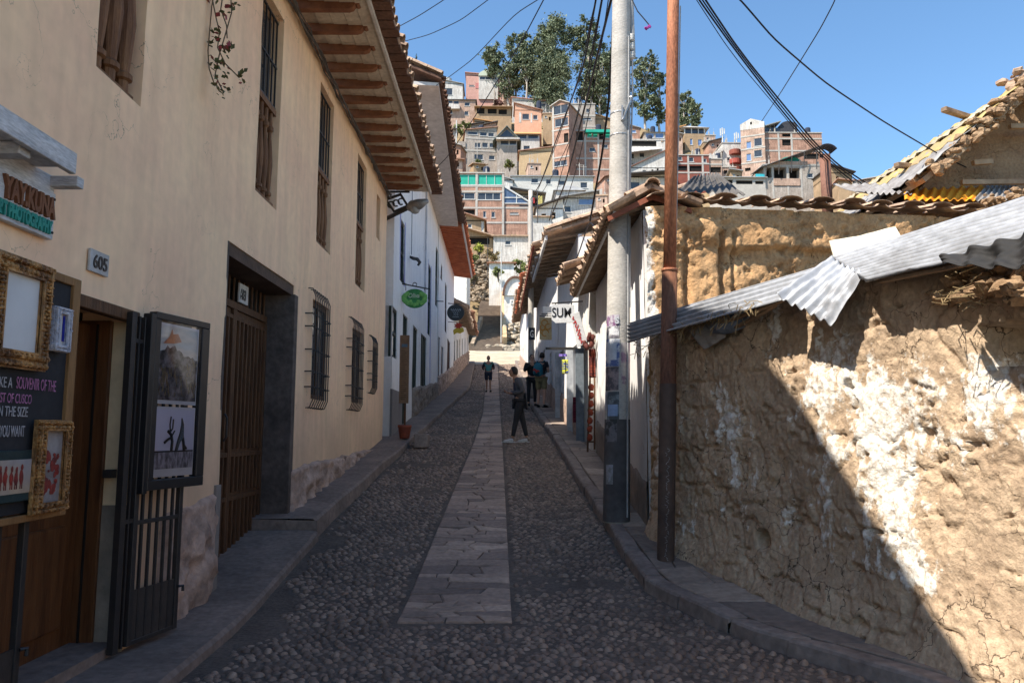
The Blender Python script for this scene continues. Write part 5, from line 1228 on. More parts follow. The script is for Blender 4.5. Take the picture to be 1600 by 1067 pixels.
t3, F3 = right_house('white house with deep dark tiled eave behind the far concrete pole, right side', 22.05, 34, 1.76, 1.72, 7.2, 1.02, white, 67, [(1, 2, 3.1, 5.1), (4.5, 5.5, 2.6, 4.8), (8.2, 9.2, 2.2, 4.3), (2.5, 3.3, 5.5, 6.5), (6.5, 7.3, 5.3, 6.3)], fascia=M('red_fascia', (.28, .08, .05), (.2, .06, .04)))
for a, b, c, d in [(1, 2, 3.1, 5.1), (4.5, 5.5, 2.6, 4.8), (8.2, 9.2, 2.2, 4.3)]:
    mb = MB(); mb.box(a, b, .1, .15, c, d); mb.build('door', woodmd, t3)
for a, b, c, d in [(2.5, 3.3, 5.5, 6.5), (6.5, 7.3, 5.3, 6.3)]:
    mb = MB(); mb.box(a, b, .2, .22, c, d); mb.build('window', glass, t3)
t4, F4_ = right_house('white house with red tiled eave farther up the right side', 34.05, 46, 1.72, 1.70, 8.8, 1.05, white, 71, [(2, 3, 4.4, 6.4), (6, 7, 3.9, 5.9), (9, 10, 3.6, 5.6)], tm=redtile)
t5, F5_ = right_house('last white house on the right before the sunny crossing', 46.05, 59.5, 1.70, 1.68, 10.3, 1.1, whiteold, 73, [(2, 3, 6.2, 8.2), (7, 8, 5.4, 7.4)])
# goods at the shop door
rk = thing('display_rack', 'narrow leaning rack with red bound goods beside the shop doorway', 'rack', tuple(P(925, 706, 14.4)))
def rs(px, py, Y=14.4): return P(px, py, Y)-rk.location
mb = MB(); mb.bar(rs(918, 706), rs(922, 590), .035); mb.bar(rs(929, 702), rs(929, 590, 14.7), .035); mb.bar(rs(918, 640), rs(930, 640), .03); mb.bar(rs(917, 690), rs(930, 690), .03); mb.build('stand', wooddk, rk)
for k in range(7):
    mb = MB(); y_ = 605+k*13; x_ = 924-k*.5; c = rs(x_, y_); mb.ell(tuple(c), (.055, .04, .07), 8, 5, .2); mb.build('bundle', M('red_textile', (.30, .06, .03), (.14, .03, .02), 14, .8, .2), rk, smooth=True)
def textile(label, px0, py0, px1, py1, Y, col, col2, name='textile', cat='textile', bands=4):
    a = P(px0, py1, Y); b = P(px1, py0, Y); m = MB(); A = np.zeros((10, 12, 3))
    for i in range(10):
        for j in range(12): A[i, j] = ((b.x-a.x)*i/9, .03*math.sin(i*1.5)+.01*j/11, (b.z-a.z)*j/11)
    m.grid(A); o = m.build(name, M('cloth_'+name+str(round(col[0], 2))+str(round(col[2], 2)), col, col2, 2.5, .9, .1, 30, stretch=(1, 1, 8), contrast=(.48, .52)), smooth=True, loc=tuple(a)); tag(o, label, cat); o.modifiers.new('s', 'SOLIDIFY').thickness = .01; return o
textile('blue and yellow striped cloth hanging at a shop front', 879, 562, 888, 584, 17.5, (.05, .08, .35), (.6, .6, .03), bands=3)
textile('small purple cloth hung flat above the striped cloth', 874, 553, 886, 557, 17.6, (.12, .08, .35), (.2, .15, .4))
textile('dark red cloth hanging inside the shop doorway', 921, 545, 931, 590, 15.1, (.22, .05, .03), (.08, .02, .02))
textile('long dark brown cloth hanging beside the shop door', 896, 620, 900, 660, 16.7, (.1, .02, .03), (.2, .03, .06))
mb = MB(); q = P(922, 535, 15.1)
for k in range(9): mb.ell((q.x+random.uniform(-.12, .1), q.y+random.uniform(-.1, .1), q.z+random.uniform(-.15, .2)), (.05, .05, .07), 7, 5, .3)
single(mb, 'hanging_baskets', M('dark_red_brown', (.14, .04, .03), (.06, .02, .02), 9, .8, .2), 'dark red brown bundle hanging above the display rack', 'bundle', smooth=True)

# signs, right
def board_sign(label, corners, Y, mat, name='shop_sign', texts=(), yy=0, thick=.03, group=None, bracket=None):
    c = [P(x, y, Y) for x, y in corners]; cen = sum(c, Vector())/len(c); t = thing(name, label, 'sign', tuple(cen)); m = MB()
    m.prism([((p-cen).x, (p-cen).z) for p in c], -thick/2, thick/2); b = m.build('sign_board', mat, t, bevel=.004)
    for (s, mt, px0, px1, py0, py1, rot) in texts:
        a = P(px0, py1, Y)-cen; e = P(px1, py0, Y)-cen; o = rtext(s, 'lettering', 1, mt, b, 0, -thick/2-.006, 0, ext=.002, bold=.012)
        xs = [v.co.x for v in o.data.vertices]; ys_ = [v.co.y for v in o.data.vertices]; hgt = max(ys_)-min(ys_); wd = max(xs)-min(xs)
        if rot == 0: o.scale = ((e.x-a.x)/wd, (e.z-a.z)/hgt, 1); o.location = (a.x-min(xs)*o.scale[0], -thick/2-.006, a.z-min(ys_)*o.scale[1])
        else:
            o.scale = (rot[0], rot[1], 1); o.rotation_euler = (math.pi/2, rot[2], 0); o.location = (a.x, -thick/2-.006, a.z)
    if bracket:
        m = MB()
        for x0, y0, x1, y1 in bracket: m.bar(P(x0, y0, Y)-cen, P(x1, y1, Y+.0)-cen, .025)
        m.build('bracket', iron, t)
    return t
redp = M('red_letter_paint', (.55, .03, .03), (.4, .03, .03), 6, .6, .1); wsign = M('white_sign_board', (.68, .69, .70), (.55, .56, .58), 3, .5, .05)
board_sign('white sign with black hand painted letters reading SUM, hung over the right pavement', [(862, 476), (884, 475), (897, 477), (898, 504), (868, 505), (862, 500)], 16.4, wsign, texts=[('SUM', black, 862.5, 892, 481, 496, 0)], bracket=[(862, 474, 925, 470), (868, 474, 868, 477), (893, 472, 893, 477)])
lt_ = board_sign('tilted white banner with red letters reading LAUNDRY down it', [(891, 491), (905, 487), (918, 537), (902, 542)], 15.2, wsign, name='laundry_banner')
for k, ch in enumerate('LAUNDRY'):
    x = 896+k*1.95; y = 496.5+k*6.2; c = P(x, y+2.5, 15.2)-lt_.location; rtext(ch, 'letter', .088, redp, [c_ for c_ in lt_.children if 'board' in c_.name][0], c.x-.03, -.022, c.z, ext=.002, bold=.004, rot=(math.pi/2, .22, 0), sx=1.15)
ys_ = M('straw_yellow_board', (.60, .48, .28), (.5, .38, .2), 3, .6, .1); og = M('orange_drawing', (.60, .30, .06), (.5, .22, .05))
yb_ = board_sign('square pale yellow sign with orange swirling drawing, right side', [(843, 496), (862, 496), (862, 531), (843, 531)], 22.0, ys_, bracket=[(843, 494, 870, 494)])
mb = MB(); cc = P(852, 513, 22)-yb_.location
for (x0, z0, r, a0_, a1_) in ((-.02, .16, .09, 0, 4.5), (.08, .05, .08, 1, 6), (-.08, .02, .07, 2, 7), (.0, -.14, .10, 0, 5), (-.1, -.1, .05, 1, 5)):
    mb.tube([(cc.x+x0+r*math.cos(t), -.03, cc.z+z0+r*math.sin(t)) for t in np.linspace(a0_, a1_, 10)], .016, 5)
mb.build('drawing', og, yb_)
board_sign('tiny white framed sign under the eave above the yellow sign', [(848, 479), (862, 479), (862, 489), (848, 489)], 23.0, wsign, bracket=[(846, 491, 866, 491)])
board_sign('small dark square sign with a white letter on the far pole', [(826, 512), (836, 512), (836, 531), (826, 531)], 28.6, M('dark_blue_sign', (.03, .035, .05)), texts=[('G', wsign, 828.5, 833.5, 516, 527, 0)])

# poles
polec = M('cast_concrete_pole', (.50, .475, .44), (.36, .34, .31), 1.4, .9, .25, 26, stretch=(1, 1, 2), fine=.18)
def pole(label, base, top, r0, r1, mat, name='utility_pole', h=None):
    t = thing(name, label, 'pole', tuple(base)); d = top-base; n = 14; m = MB(); m.tube([d*(k/n) for k in range(n+1)], [r0+(r1-r0)*k/n for k in range(n+1)], 20); m.build('shaft', mat, t, smooth=True); return t
Yc = 9.8; bp = P(963, 812, Yc); bp.z = zr(Yc)-.03; tp = P(971, 0, Yc); tp = bp+(tp-bp)*1.16
cp = pole('thick grey concrete utility pole plastered with posters, right pavement', bp, tp, .172, .118, polec)
def pole_c(z, b=bp, t=tp, r0=.172, r1=.118):
    k = (z-b.z)/(t.z-b.z); return b.lerp(t, k), r0+(r1-r0)*k
def wrap(parent, z0, z1, a0, a1, mat, name, r_off=.004, n=8, pc_=pole_c, origin=bp):
    m = MB(); A = np.zeros((n, 4, 3))
    for i in range(n):
        a = R_(a0+(a1-a0)*i/(n-1))
        for j in range(4):
            z = z0+(z1-z0)*j/3; c, r = pc_(z); A[i, j] = (c.x+(r+r_off)*math.cos(a)-origin.x, c.y+(r+r_off)*math.sin(a)-origin.y, z-origin.z)
    m.grid(A); return m.build(name, mat, parent, smooth=True)
zrow = lambda row, Y=Yc-.17: CZ+(VY-row)/F*Y
pm = [((490, 508), (-168, -95), (.16, .07, .16), (.42, .40, .44)), ((508, 527), (-165, -95), (.52, .52, .54), (.12, .11, .13)), ((528, 572), (-172, -92), (.10, .14, .30), (.55, .56, .58)), ((573, 610), (-170, -95), (.10, .09, .10), (.28, .22, .22)),
      ((612, 655), (-150, -92), (.20, .23, .25), (.08, .09, .10)), ((612, 640), (-172, -155), (.42, .42, .50), (.3, .3, .35)), ((535, 600), (-85, -30), (.25, .17, .24), (.42, .39, .38)), ((655, 690), (-160, -100), (.16, .15, .16), (.05, .05, .05)), ((725, 755), (-150, -115), (.30, .29, .32), (.2, .2, .2))]
for i, ((ra_, rb_), (a0_, a1_), c1, c2) in enumerate(pm):
    wrap(cp, zrow(rb_), zrow(ra_), a0_, a1_, M('poster_%d' % i, c1, c2, 9, .7, .05, 30, contrast=(.45, .55)), 'poster', .004+.0012*(i % 3))
o = wrap(cp, zrow(562), zrow(533), -160, -105, M('poster_white', (.6, .62, .66)), 'poster', .008)
wrap(cp, zrow(650), zrow(632), -145, -98, M('poster_lightblue', (.30, .40, .60)), 'poster', .0085)
c_, r_ = pole_c(zrow(500)); rtext('S', 'sticker_letter', .11, M('poster_white', (.6, .62, .66)), cp, c_.x-bp.x-.07, -r_-.012, zrow(504)-bp.z, bold=.006)
c_, r_ = pole_c(zrow(520)); 0 and rtext('N', 'sticker_letter', .10, black, cp, c_.x-bp.x-.06, -r_-.012, zrow(523)-bp.z, bold=.006)
wrap(cp, bp.z+.02, zrow(655), -180, 180, M('dark_pole_base', (.11, .105, .105), (.07, .065, .068), 3, .85, .2, 16), 'dark_base_band', .002, 24)  # dark grey band around the foot of the pole
mb = MB()                                        # earth conduit and steel bands
pts = []
for z in np.linspace(zr(Yc)+.05, 7.0, 12): c, r = pole_c(z); pts.append((c.x-bp.x+math.cos(-.9)*(r+.012), c.y-bp.y+math.sin(-.9)*(r+.012), z-bp.z))
mb.tube(pts, .011, 6); mb.build('conduit', M('grey_pipe', (.42, .42, .42)), cp)
for row in (152, 190): z = zrow(row); c, r = pole_c(z); mb = MB(); mb.lathe([(r+.004, 0), (r+.006, .01), (r+.004, .02)], (c.x-bp.x, c.y-bp.y, z-bp.z), 16); mb.build('steel_band', M('galv_steel', (.4, .4, .4), (.3, .3, .3), 4, .4, 0, metal=.6), cp)
stl = M('galv_steel', (.4, .4, .4)); mb = MB(); a = P(972, 188, Yc-.16)-bp; b = P(986, 153, Yc-.1)-bp; mb.bar(a, b, .05, .02); mb.bar(b, P(976, 150, Yc-.1)-bp, .02); mb.bar(a, P(972, 165, Yc-.15)-bp, .02); mb.ell(tuple(b), (.03, .03, .03), 8, 6); mb.build('bracket', stl, cp)
for k in range(3):
    mb = MB(); c = P(987, 60+k*14, Yc-.05)-bp; mb.lathe([(.02, -.05), (.045, -.03), (.03, -.01), (.045, .01), (.03, .03), (.04, .045), (.02, .05)], tuple(c), 10); mb.build('insulator', M('white_porcelain', (.6, .6, .58), None, 3, .3, 0), cp, smooth=True)
mb = MB(); mb.tube([P(988, 95, Yc-.05)-bp, P(988, 150, Yc-.05)-bp, P(984, 300, Yc-.05)-bp, P(984, 480, Yc-.1)-bp], .012, 5)
mb.tube([P(986, -20, Yc-.05)-bp, P(988, 40, Yc-.02)-bp, P(990, 90, Yc-.05)-bp], .03, 6); mb.build('cable', M('pale_cable', (.45, .45, .45)), cp)

rust = M('rusty_iron', (.44, .19, .10), (.26, .095, .05), 2.2, .75, .4, 30, spec=.3, metal=.15, fine=.35, stretch=(2, 2, .6))
Yr = 8.15; rb_ = P(1040, 872, Yr); rb_.z = zr(Yr)-.03; rt_ = P(1052, 0, Yr); rt_ = rb_+(rt_-rb_)*1.2; kj = (P(1046, 422, Yr).z-rb_.z)/(rt_.z-rb_.z)
rp = thing('iron_post', 'rusty reddish iron post in two diameters standing before the adobe wall', 'post', tuple(rb_)); d = rt_-rb_
mb = MB(); mb.tube([d*0, d*kj*.5, d*kj], [.088, .086, .084], 18); mb.build('lower_tube', M('rusty_dark_iron', (.20, .085, .045), (.10, .045, .03), 1.6, .8, .4, 26, fine=.35, stretch=(2, 2, .5)), rp, smooth=True)  # lower tube coloured dark brown for the shade on it
mb = MB(); mb.tube([d*kj-d.normalized()*.02, d*kj+d.normalized()*.012], .090, 18); mb.build('collar', rust, rp, smooth=True)
mb = MB(); mb.tube([d*kj, d*((1+kj)/2), d], [.070, .068, .066], 18); mb.build('upper_tube', rust, rp, smooth=True)
mb = MB()
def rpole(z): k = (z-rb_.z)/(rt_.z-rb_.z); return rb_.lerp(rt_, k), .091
wrap(rp, rb_.z, zrow(600, Yr), -180, 180, M('shade_grime_brown', (.11, .075, .06), (.06, .042, .036), 3, .7, .2, 16), 'shade_band', .0, 24, rpole, rb_)  # dark brown band paints the shade, with some grime, on the lower post
for k in range(26):                                # illegible painted scrawl running down the post
    z = zrow(705+k*6.5, Yr); c, r = rpole(z); m = MB(); xx = c.x-rb_.x-.012+random.uniform(-.012, .012); m.tube([(xx+random.uniform(-.02, .02), -.0915, z-rb_.z+q_*.012) for q_ in range(4)], .0028, 4); m.build('scrawl', M('scratched_paint', (.30, .29, .28)), rp)
for ch in '':
    c = None; o = rtext(ch, 'scribble', .052, M('scratched_paint', (.30, .29, .28)), rp, c.x-rb_.x-.03, -.094, z-rb_.z, rot=(math.pi/2, R_(80), 0)) if ch != ' ' else None
mb = MB(); mb.tube([P(1063, 10, Yr)-rb_, P(1060, 200, Yr)-rb_, P(1055, 420, Yr)-rb_], .008, 5); mb.build('cable', M('pale_cable', (.45, .45, .45)), rp)

Yf = 29.0; fb = P(830, 600, Yf); fb.z = zr(Yf); ft = P(829, 298, Yf)
fp_ = pole('slim pale concrete pole farther up the right pavement', fb, ft, .125, .085, M('pale_concrete_pole', (.52, .48, .43), (.4, .37, .33), 1.5, .9, .2, 20))
mb = MB()
for row, w_ in ((322, .45), (308, .3)): z = P(829, row, Yf).z-fb.z; mb.bar((-w_, 0, z), (w_*.8, 0, z), .05)
mb.build('cross_arm', iron, fp_)

# leaning gable house, far right
GF = fac2(5.0, 11.0, 9.0, 11.0)
gh = fthing(GF, 'adobe_house', 'ruined adobe house with steep broken roof edge at the right edge of the picture', 'house')
def g(px, py, off=0): return GF.uv(px, py, off)
e = g(1400, 300); pk = g(1585, 138); rdx = pk[0]*2-e[0]
mb = MB(); mb.prism([(e[0]+.15, .5), (e[0]+.15, e[1]-.15), (pk[0], pk[1]-.1), (rdx-.2, e[1]-.1), (rdx-.2, .5)], 0, 4.5); mb.build('wall', adobeP, gh)
vd = Vector((pk[0]-e[0], 0, pk[1]-e[1])).normalized(); vn = Vector((-vd.z, 0, vd.x)); Lv = math.hypot(pk[0]-e[0], pk[1]-e[1])
def slab(m, s0, s1, n0, n1, y0, y1, sign=1):
    o = Vector((e[0], 0, e[1])); vs = []
    for y in (y0, y1):
        for s_, n_ in ((s0, n0), (s1, n0), (s1, n1), (s0, n1)): q = o+vd*s_+vn*n_; vs.append((q.x if sign > 0 else 2*pk[0]-q.x, y, q.z))
    m.add(vs, [(0, 1, 2, 3), (7, 6, 5, 4), (0, 4, 5, 1), (1, 5, 6, 2), (2, 6, 7, 3), (3, 7, 4, 0)])
mb = MB()
for k in range(9): slab(mb, Lv*k/9+.02, Lv*(k+.8)/9+random.uniform(-.03, .1), -.12+random.uniform(-.04, .02), -.04+random.uniform(-.01, .02), -.65+random.uniform(-.08, .05), 4.4)
slab(mb, 0, Lv, -.1, -.03, -.5, 4.4, -1); mb.build('roof_planks', M('bleached_plank', (.46, .34, .22), (.28, .19, .12), 2, .9, .3, 14), gh)
mb = MB()
for k in range(20): slab(mb, Lv*k/20, Lv*(k+1)/20, random.uniform(-.05, -.02), random.uniform(.01, .05), -.62+random.uniform(-.1, .12), -.3)
rubble(mb, [(e[0]+.2, -.66, e[1]+.1), (pk[0], -.66, pk[1]-.02)], 130, .03, .10, (.05, .06, .06))
mb.build('mud_bedding', adobeP, gh)
for (s0, s1, y0, mt, hh_, nm) in ((0, 1.25, -.72, galvold, .05, 'grey_sheet'), (.9, Lv-.35, -.70, M('yellow_pale_sheet', (.50, .37, .13), (.36, .26, .14), 2, .6, .1), .07, 'yellow_sheet'), (1.5, Lv-.8, -.5, M('white_pale_sheet', (.52, .46, .35), (.34, .28, .2), 2.5, .6, .2), .11, 'white_sheet')):
    m = MB(); A = np.zeros((30, 40, 3)); o = Vector((e[0], 0, e[1]))
    for i in range(30):
        for j in range(40):
            s_ = s0+(s1-s0)*i/29+(random.uniform(-.04, .04) if i in (0, 29) else 0); y_ = y0+4.8*j/39; q = o+vd*s_+vn*(hh_+.025*math.sin(j*2.4)+.01*math.sin(i*.7)); A[i, j] = (q.x, y_, q.z)
    m.grid(A); q = m.build(nm, mt, gh, smooth=True); q.modifiers.new('s', 'SOLIDIFY').thickness = .008
mb = MB(); rubble(mb, [(pk[0]-.35, -.5, pk[1]-.12), (pk[0]+.1, -.5, pk[1]+.0), (pk[0]+.7, -.5, pk[1]-.25)], 60, .04, .12, (.08, .12, .05)); mb.build('ridge_rubble', tileold, gh)
mb = MB()
for z_, x0_, x1_ in ((e[1]+.05, 1480, 1640), (pk[1]-.75, 1560, 1640), (e[1]+.35, 1500, 1530)): mb.bar((g(x0_, 250)[0], -.3, z_), (g(x1_, 250)[0], -.28, z_+.03), .07)
mb.build('tie_beams', M('bleached_plank', (.46, .34, .22)), gh)
for i, (a, b, lab) in enumerate(((P(1474, 171, 11.4), P(1511, 174, 11.4), 'short dark rafter stub poking out near the top of the broken gable'), (P(1400, 258, 11.8), P(1434, 252, 11.8), 'weathered beam end poking out at the foot of the broken gable'))):
    mb = MB(); mb.bar(a, b+Vector((.3, .3, 0)), .10, .08); single(mb, 'rafter_stub', woodrf, lab, 'beam', bevel=.01)
# small roofs between
sheet('roof_sheet', [P(1413, 314, 10.3), P(1524, 312, 10.3), P(1548, 284, 11.2), P(1412, 292, 11.2)], orange, 'bright orange corrugated roof sheet behind the ochre adobe wall', 90, 9, .02, .02, 21, along=False, nv=12, cat='roof sheet')
sheet('roof_sheet', [P(1520, 314, 10.25), P(1592, 314, 10.2), P(1588, 289, 11.0), P(1545, 285, 11.1)], galvold, 'grey brown corrugated roof sheet right of the orange one', 70, 7, .02, .02, 22, along=False, nv=12, cat='roof sheet')
sheet('roof_sheet', [P(1056, 302, 10.5), P(1165, 302, 10.5), P(1122, 271, 12), P(1085, 276, 12)], M('dark_asbestos', (.13, .12, .115), (.07, .065, .06), 2, .8, .2), 'dark humped corrugated sheet just above the tile coping', 90, 8, .022, .05, 23, along=False, nv=16, cat='roof sheet')
sheet('roof_sheet', [P(1350, 302, 10.6), P(1425, 302, 10.6), P(1425, 286, 12), P(1300, 290, 12)], galvold, 'low grey roof sheet between the chimney and the orange sheet', 60, 8, .02, .03, 24, along=False, nv=16, cat='roof sheet')
mb = MB(); a = P(1520, 322, 10.0); mb.box(a.x-.2, a.x+2.5, a.y, a.y+.5, .5, a.z+.0); single(mb, 'adobe_wall', adobeP, 'low stub of adobe wall under the orange and grey sheets', 'wall')
mb = MB(); rubble(mb, [P(1540, 318, 9.8), P(1600, 300, 9.2)], 25, .03, .08, (.1, .1, .04)); single(mb, 'rubble', adobeP, 'loose clods on the wall stub under the grey sheet', 'rubble', kind='stuff')
ch_b = P(1292, 305, 12); ch = thing('chimney', 'rusty stovepipe chimney with a curved cap above the tiled wall', 'chimney', tuple(ch_b)); zt_ = P(1292, 243, 12).z-ch_b.z
mb = MB(); mb.tube([(0, 0, -.6), (0, 0, zt_)], .085, 16); mb.build('pipe', M('rusty_pipe', (.26, .13, .09), (.16, .08, .06), 2, .8, .2), ch, smooth=True)
mb = MB()
for x in (-.08, .08): mb.bar((x, 0, zt_-.05), (x, 0, zt_+.10), .012)
mb.build('cap_stay', iron, ch); mb = MB(); A = np.zeros((12, 2, 3))
for i in range(12): t = math.pi*(.15+.7*i/11); A[i, :, 0] = .17*math.cos(t); A[i, :, 2] = zt_+.0+.15*math.sin(t); A[i, 0, 1] = -.12; A[i, 1, 1] = .12
mb.grid(A); q = mb.build('cap', M('dark_tin', (.08, .08, .10)), ch, smooth=True); q.modifiers.new('s', 'SOLIDIFY').thickness = .01

# overhead wires
WG = 'overhead wires'
def wire(pts, r, label, seg=6):
    P3 = [P(*p) for p in pts]; out = []
    for a, b in zip(P3[:-1], P3[1:]):
        for k in range(seg): out.append(a.lerp(b, k/seg))
    out.append(P3[-1]); 
    for _ in range(2): out = [out[0]]+[(out[i-1]+out[i]*2+out[i+1])/4 for i in range(1, len(out)-1)]+[out[-1]]
    m = MB(); m.tube(out, r, 5); return single(m, 'overhead_wire', M('black_cable', (.012, .012, .018), None, 3, .6, 0), label, 'wire', WG)
wire([(968, -60, 9.8), (955, 0, 10.5), (939, 64, 12), (915, 162, 15), (884, 286, 21), (858, 345, 27), (829, 310, 29)] [:6], .022, 'thickest black cable sagging from the concrete pole leftwards up the street')
wire([(962, -60, 9.8), (957, 60, 10.5), (951, 160, 11.5), (941, 239, 12.5), (930, 300, 13.5), (922, 345, 14.5)], .020, 'thick black cable hanging close along the left side of the concrete pole')
wire([(960, 330, 10), (944, 350, 11), (933, 360, 13), (921, 345, 14.5), (903, 400, 16.5), (892, 420, 17)], .014, 'cable looping under the eave beside the concrete pole')
wire([(940, -50, 9.9), (931, 0, 10.5), (912, 105, 13), (877, 197, 18), (845, 286, 25), (829, 312, 29)], .016, 'black wire second from the left of the fan running to the far pole')
wire([(945, -50, 9.9), (926, 20, 10.8), (905, 120, 13.5), (868, 230, 19), (832, 318, 29)], .010, 'thin wire of the fan running to the far pole, leftmost')
wire([(950, -50, 9.9), (936, 30, 10.8), (918, 130, 13.5), (893, 215, 17), (866, 270, 21), (833, 325, 29)], .009, 'thin wire crossing the eucalyptus trees to the far pole')
wire([(958, -50, 9.9), (946, 30, 10.8), (930, 130, 12.5), (905, 250, 16), (880, 330, 20)], .009, 'thin wire just left of the thickest cable')
wire([(948, -50, 9.9), (940, 0, 10.3), (921, 100, 12.5), (897, 200, 16), (872, 290, 21), (858, 345, 24)], .011, 'middle wire of the fan between pole and far houses')
wire([(860, -20, 12), (839, 20, 12.5), (819, 58, 13.5), (753, 166, 17), (700, 245, 21), (672, 272, 23)], .011, 'wire crossing the sky down to the eave of the tall white house')
wire([(860, -12, 11), (805, 22, 12), (740, 92, 14), (700, 122, 16), (672, 140, 18)], .008, 'thin wire across the sky to the red tiled ridge')
wire([(775, -10, 9), (763, 0, 9.3), (720, 32, 10.2), (670, 55, 11), (620, 68, 12)], .006, 'thin sagging wire at top centre left')
wire([(710, -12, 9), (694, 0, 9.3), (655, 25, 10), (612, 48, 11)], .006, 'short thin wire at the very top left of the sky')
for k, (dx_, r_, lab) in enumerate(((0, .012, 'left'), (5, .010, 'second'), (10, .013, 'third'), (-4, .006, 'thin outer'))):
    wire([(1075+dx_, -30, 9.0), (1092+dx_, 0, 9.2), (1135+dx_, 60+k*2, 9.8), (1165+dx_, 100+k*2, 10.3), (1215+dx_, 165, 11), (1262+dx_, 222, 11.6), (1300+dx_, 258, 12.0), (1350+dx_*2, 297, 12.5)], r_, '%s cable of the bundle sweeping down right to the chimney' % lab)
wire([(1140, -12, 7.5), (1157, 0, 7.6), (1210, 62, 8), (1290, 130, 9), (1380, 190, 10), (1470, 243, 11), (1510, 262, 11)], .010, 'single wire running down right to the broken gable')
wire([(1310, -15, 12), (1303, 5, 12), (1282, 45, 13), (1248, 100, 15), (1220, 145, 18), (1190, 190, 24)], .011, 'wire crossing behind the bundle towards the brick tower on the hill')
tw = thing('flowering_twig', 'bare dark twig with one magenta flower at the top beside the concrete pole', 'plant', tuple(P(985, -10, 9.4)))
mb = MB(); mb.tube([P(980, -15, 9.4)-tw.location, P(996, 18, 9.4)-tw.location, P(1008, 32, 9.4)-tw.location, P(1017, 43, 9.4)-tw.location], .008, 5); mb.build('stem', iron, tw)
mb = MB(); c = P(1013, 42, 9.4)-tw.location
for k in range(6): mb.ell(tuple(c+Vector((random.gauss(0, .015), random.gauss(0, .015), random.gauss(0, .015)))), (.02, .015, .018), 6, 4, .2)
mb.build('flower', M('magenta_petal', (.35, .05, .30)), tw)

# out of frame: white house added to bounce sunlight, behind and to the right of the camera
OF = fac2(5.6, -5.0, 5.9, -19.0); oh = fthing(OF, 'white_house', 'two storey white house added behind the viewer to the right to bounce sunlight', 'house')
mb = MB(); hs = [(2, 3, .1, 2.3), (5, 6, 1.1, 2.4), (9, 10, 1.1, 2.4), (2.2, 3, 3.9, 5.2), (5.5, 6.3, 3.9, 5.2), (9, 9.8, 3.9, 5.2)]; wall_holes(mb, 0, 14, -.2, 6.2, hs, depth=.3, seed=90); shell(mb, 0, 14, -.2, 6.2, 6); mb.build('wall', white, oh)
for h in hs: mb = MB(); mb.box(h[0], h[1], .2, .25, h[2], h[3]); mb.build('door' if h[2] < .5 else 'window', wooddk, oh)
mb = MB(); tile_roof(mb, -.2, 14.2, -.5, 6.1, 3.2, 7.4, .3, .5); mb.build('roof', tile, oh)
# ================================================================== hillside houses
brick = brickmat('orange_brick', (.54, .32, .235), (.44, .26, .19), (.75, .7, .68), 1.1, .5)
brickp = brickmat('pale_brick', (.60, .42, .33), (.50, .35, .27), (.8, .77, .74), 1.1, .5)
pinkp = M('pink_plaster', (.56, .32, .27), (.48, .27, .22), 1.2, .9, .1, 4, streak=.1)
pinkd = M('deep_pink_panel', (.50, .19, .18), (.42, .16, .15), 1.2, .9, .1, 4)
greyp = M('grey_cement_plaster', (.46, .40, .35), (.33, .28, .24), .5, .9, .15, 4, fine=.2, streak=.35)
whitep = M('hill_white_plaster', (.68, .65, .61), (.50, .46, .42), .6, .9, .15, 4, fine=.2, streak=.35)
brownp = M('hill_adobe', (.42, .29, .18), (.30, .21, .13), .6, .95, .3, 3, streak=.15)
tanp = M('tan_render', (.52, .37, .22), (.44, .31, .18), .5, .9, .15, 4)
redp_ = M('red_brown_paint', (.26, .08, .055), (.19, .06, .045), 1, .8, .1, 6)
framew = M('white_window_frame', (.62, .62, .60), None, 2, .6, 0, 10)
bluegl = M('blue_tinted_glass', (.10, .17, .34), (.16, .24, .42), .6, .15, 0, 4, spec=.6)
greent = M('green_tarpaulin', (.02, .30, .20), (.03, .38, .28), .5, .5, .1, 4)
cyant = M('cyan_sheet', (.05, .45, .52), (.04, .38, .45), .5, .6, .1, 4)
tinr = M('grey_tin_roof', (.36, .36, .35), (.27, .27, .27), .4, .6, .1, 3, metal=.2)
tind = M('dark_tin_roof', (.09, .085, .085), (.06, .055, .055), .4, .7, .1, 3)
orroof = M('orange_tiled_roof', (.62, .33, .14), (.50, .26, .11), .5, .85, .3, 5)
slab_m = M('floor_slab_concrete', (.46, .43, .39), (.38, .35, .32), 1, .9, .1, 5)
HN = 0
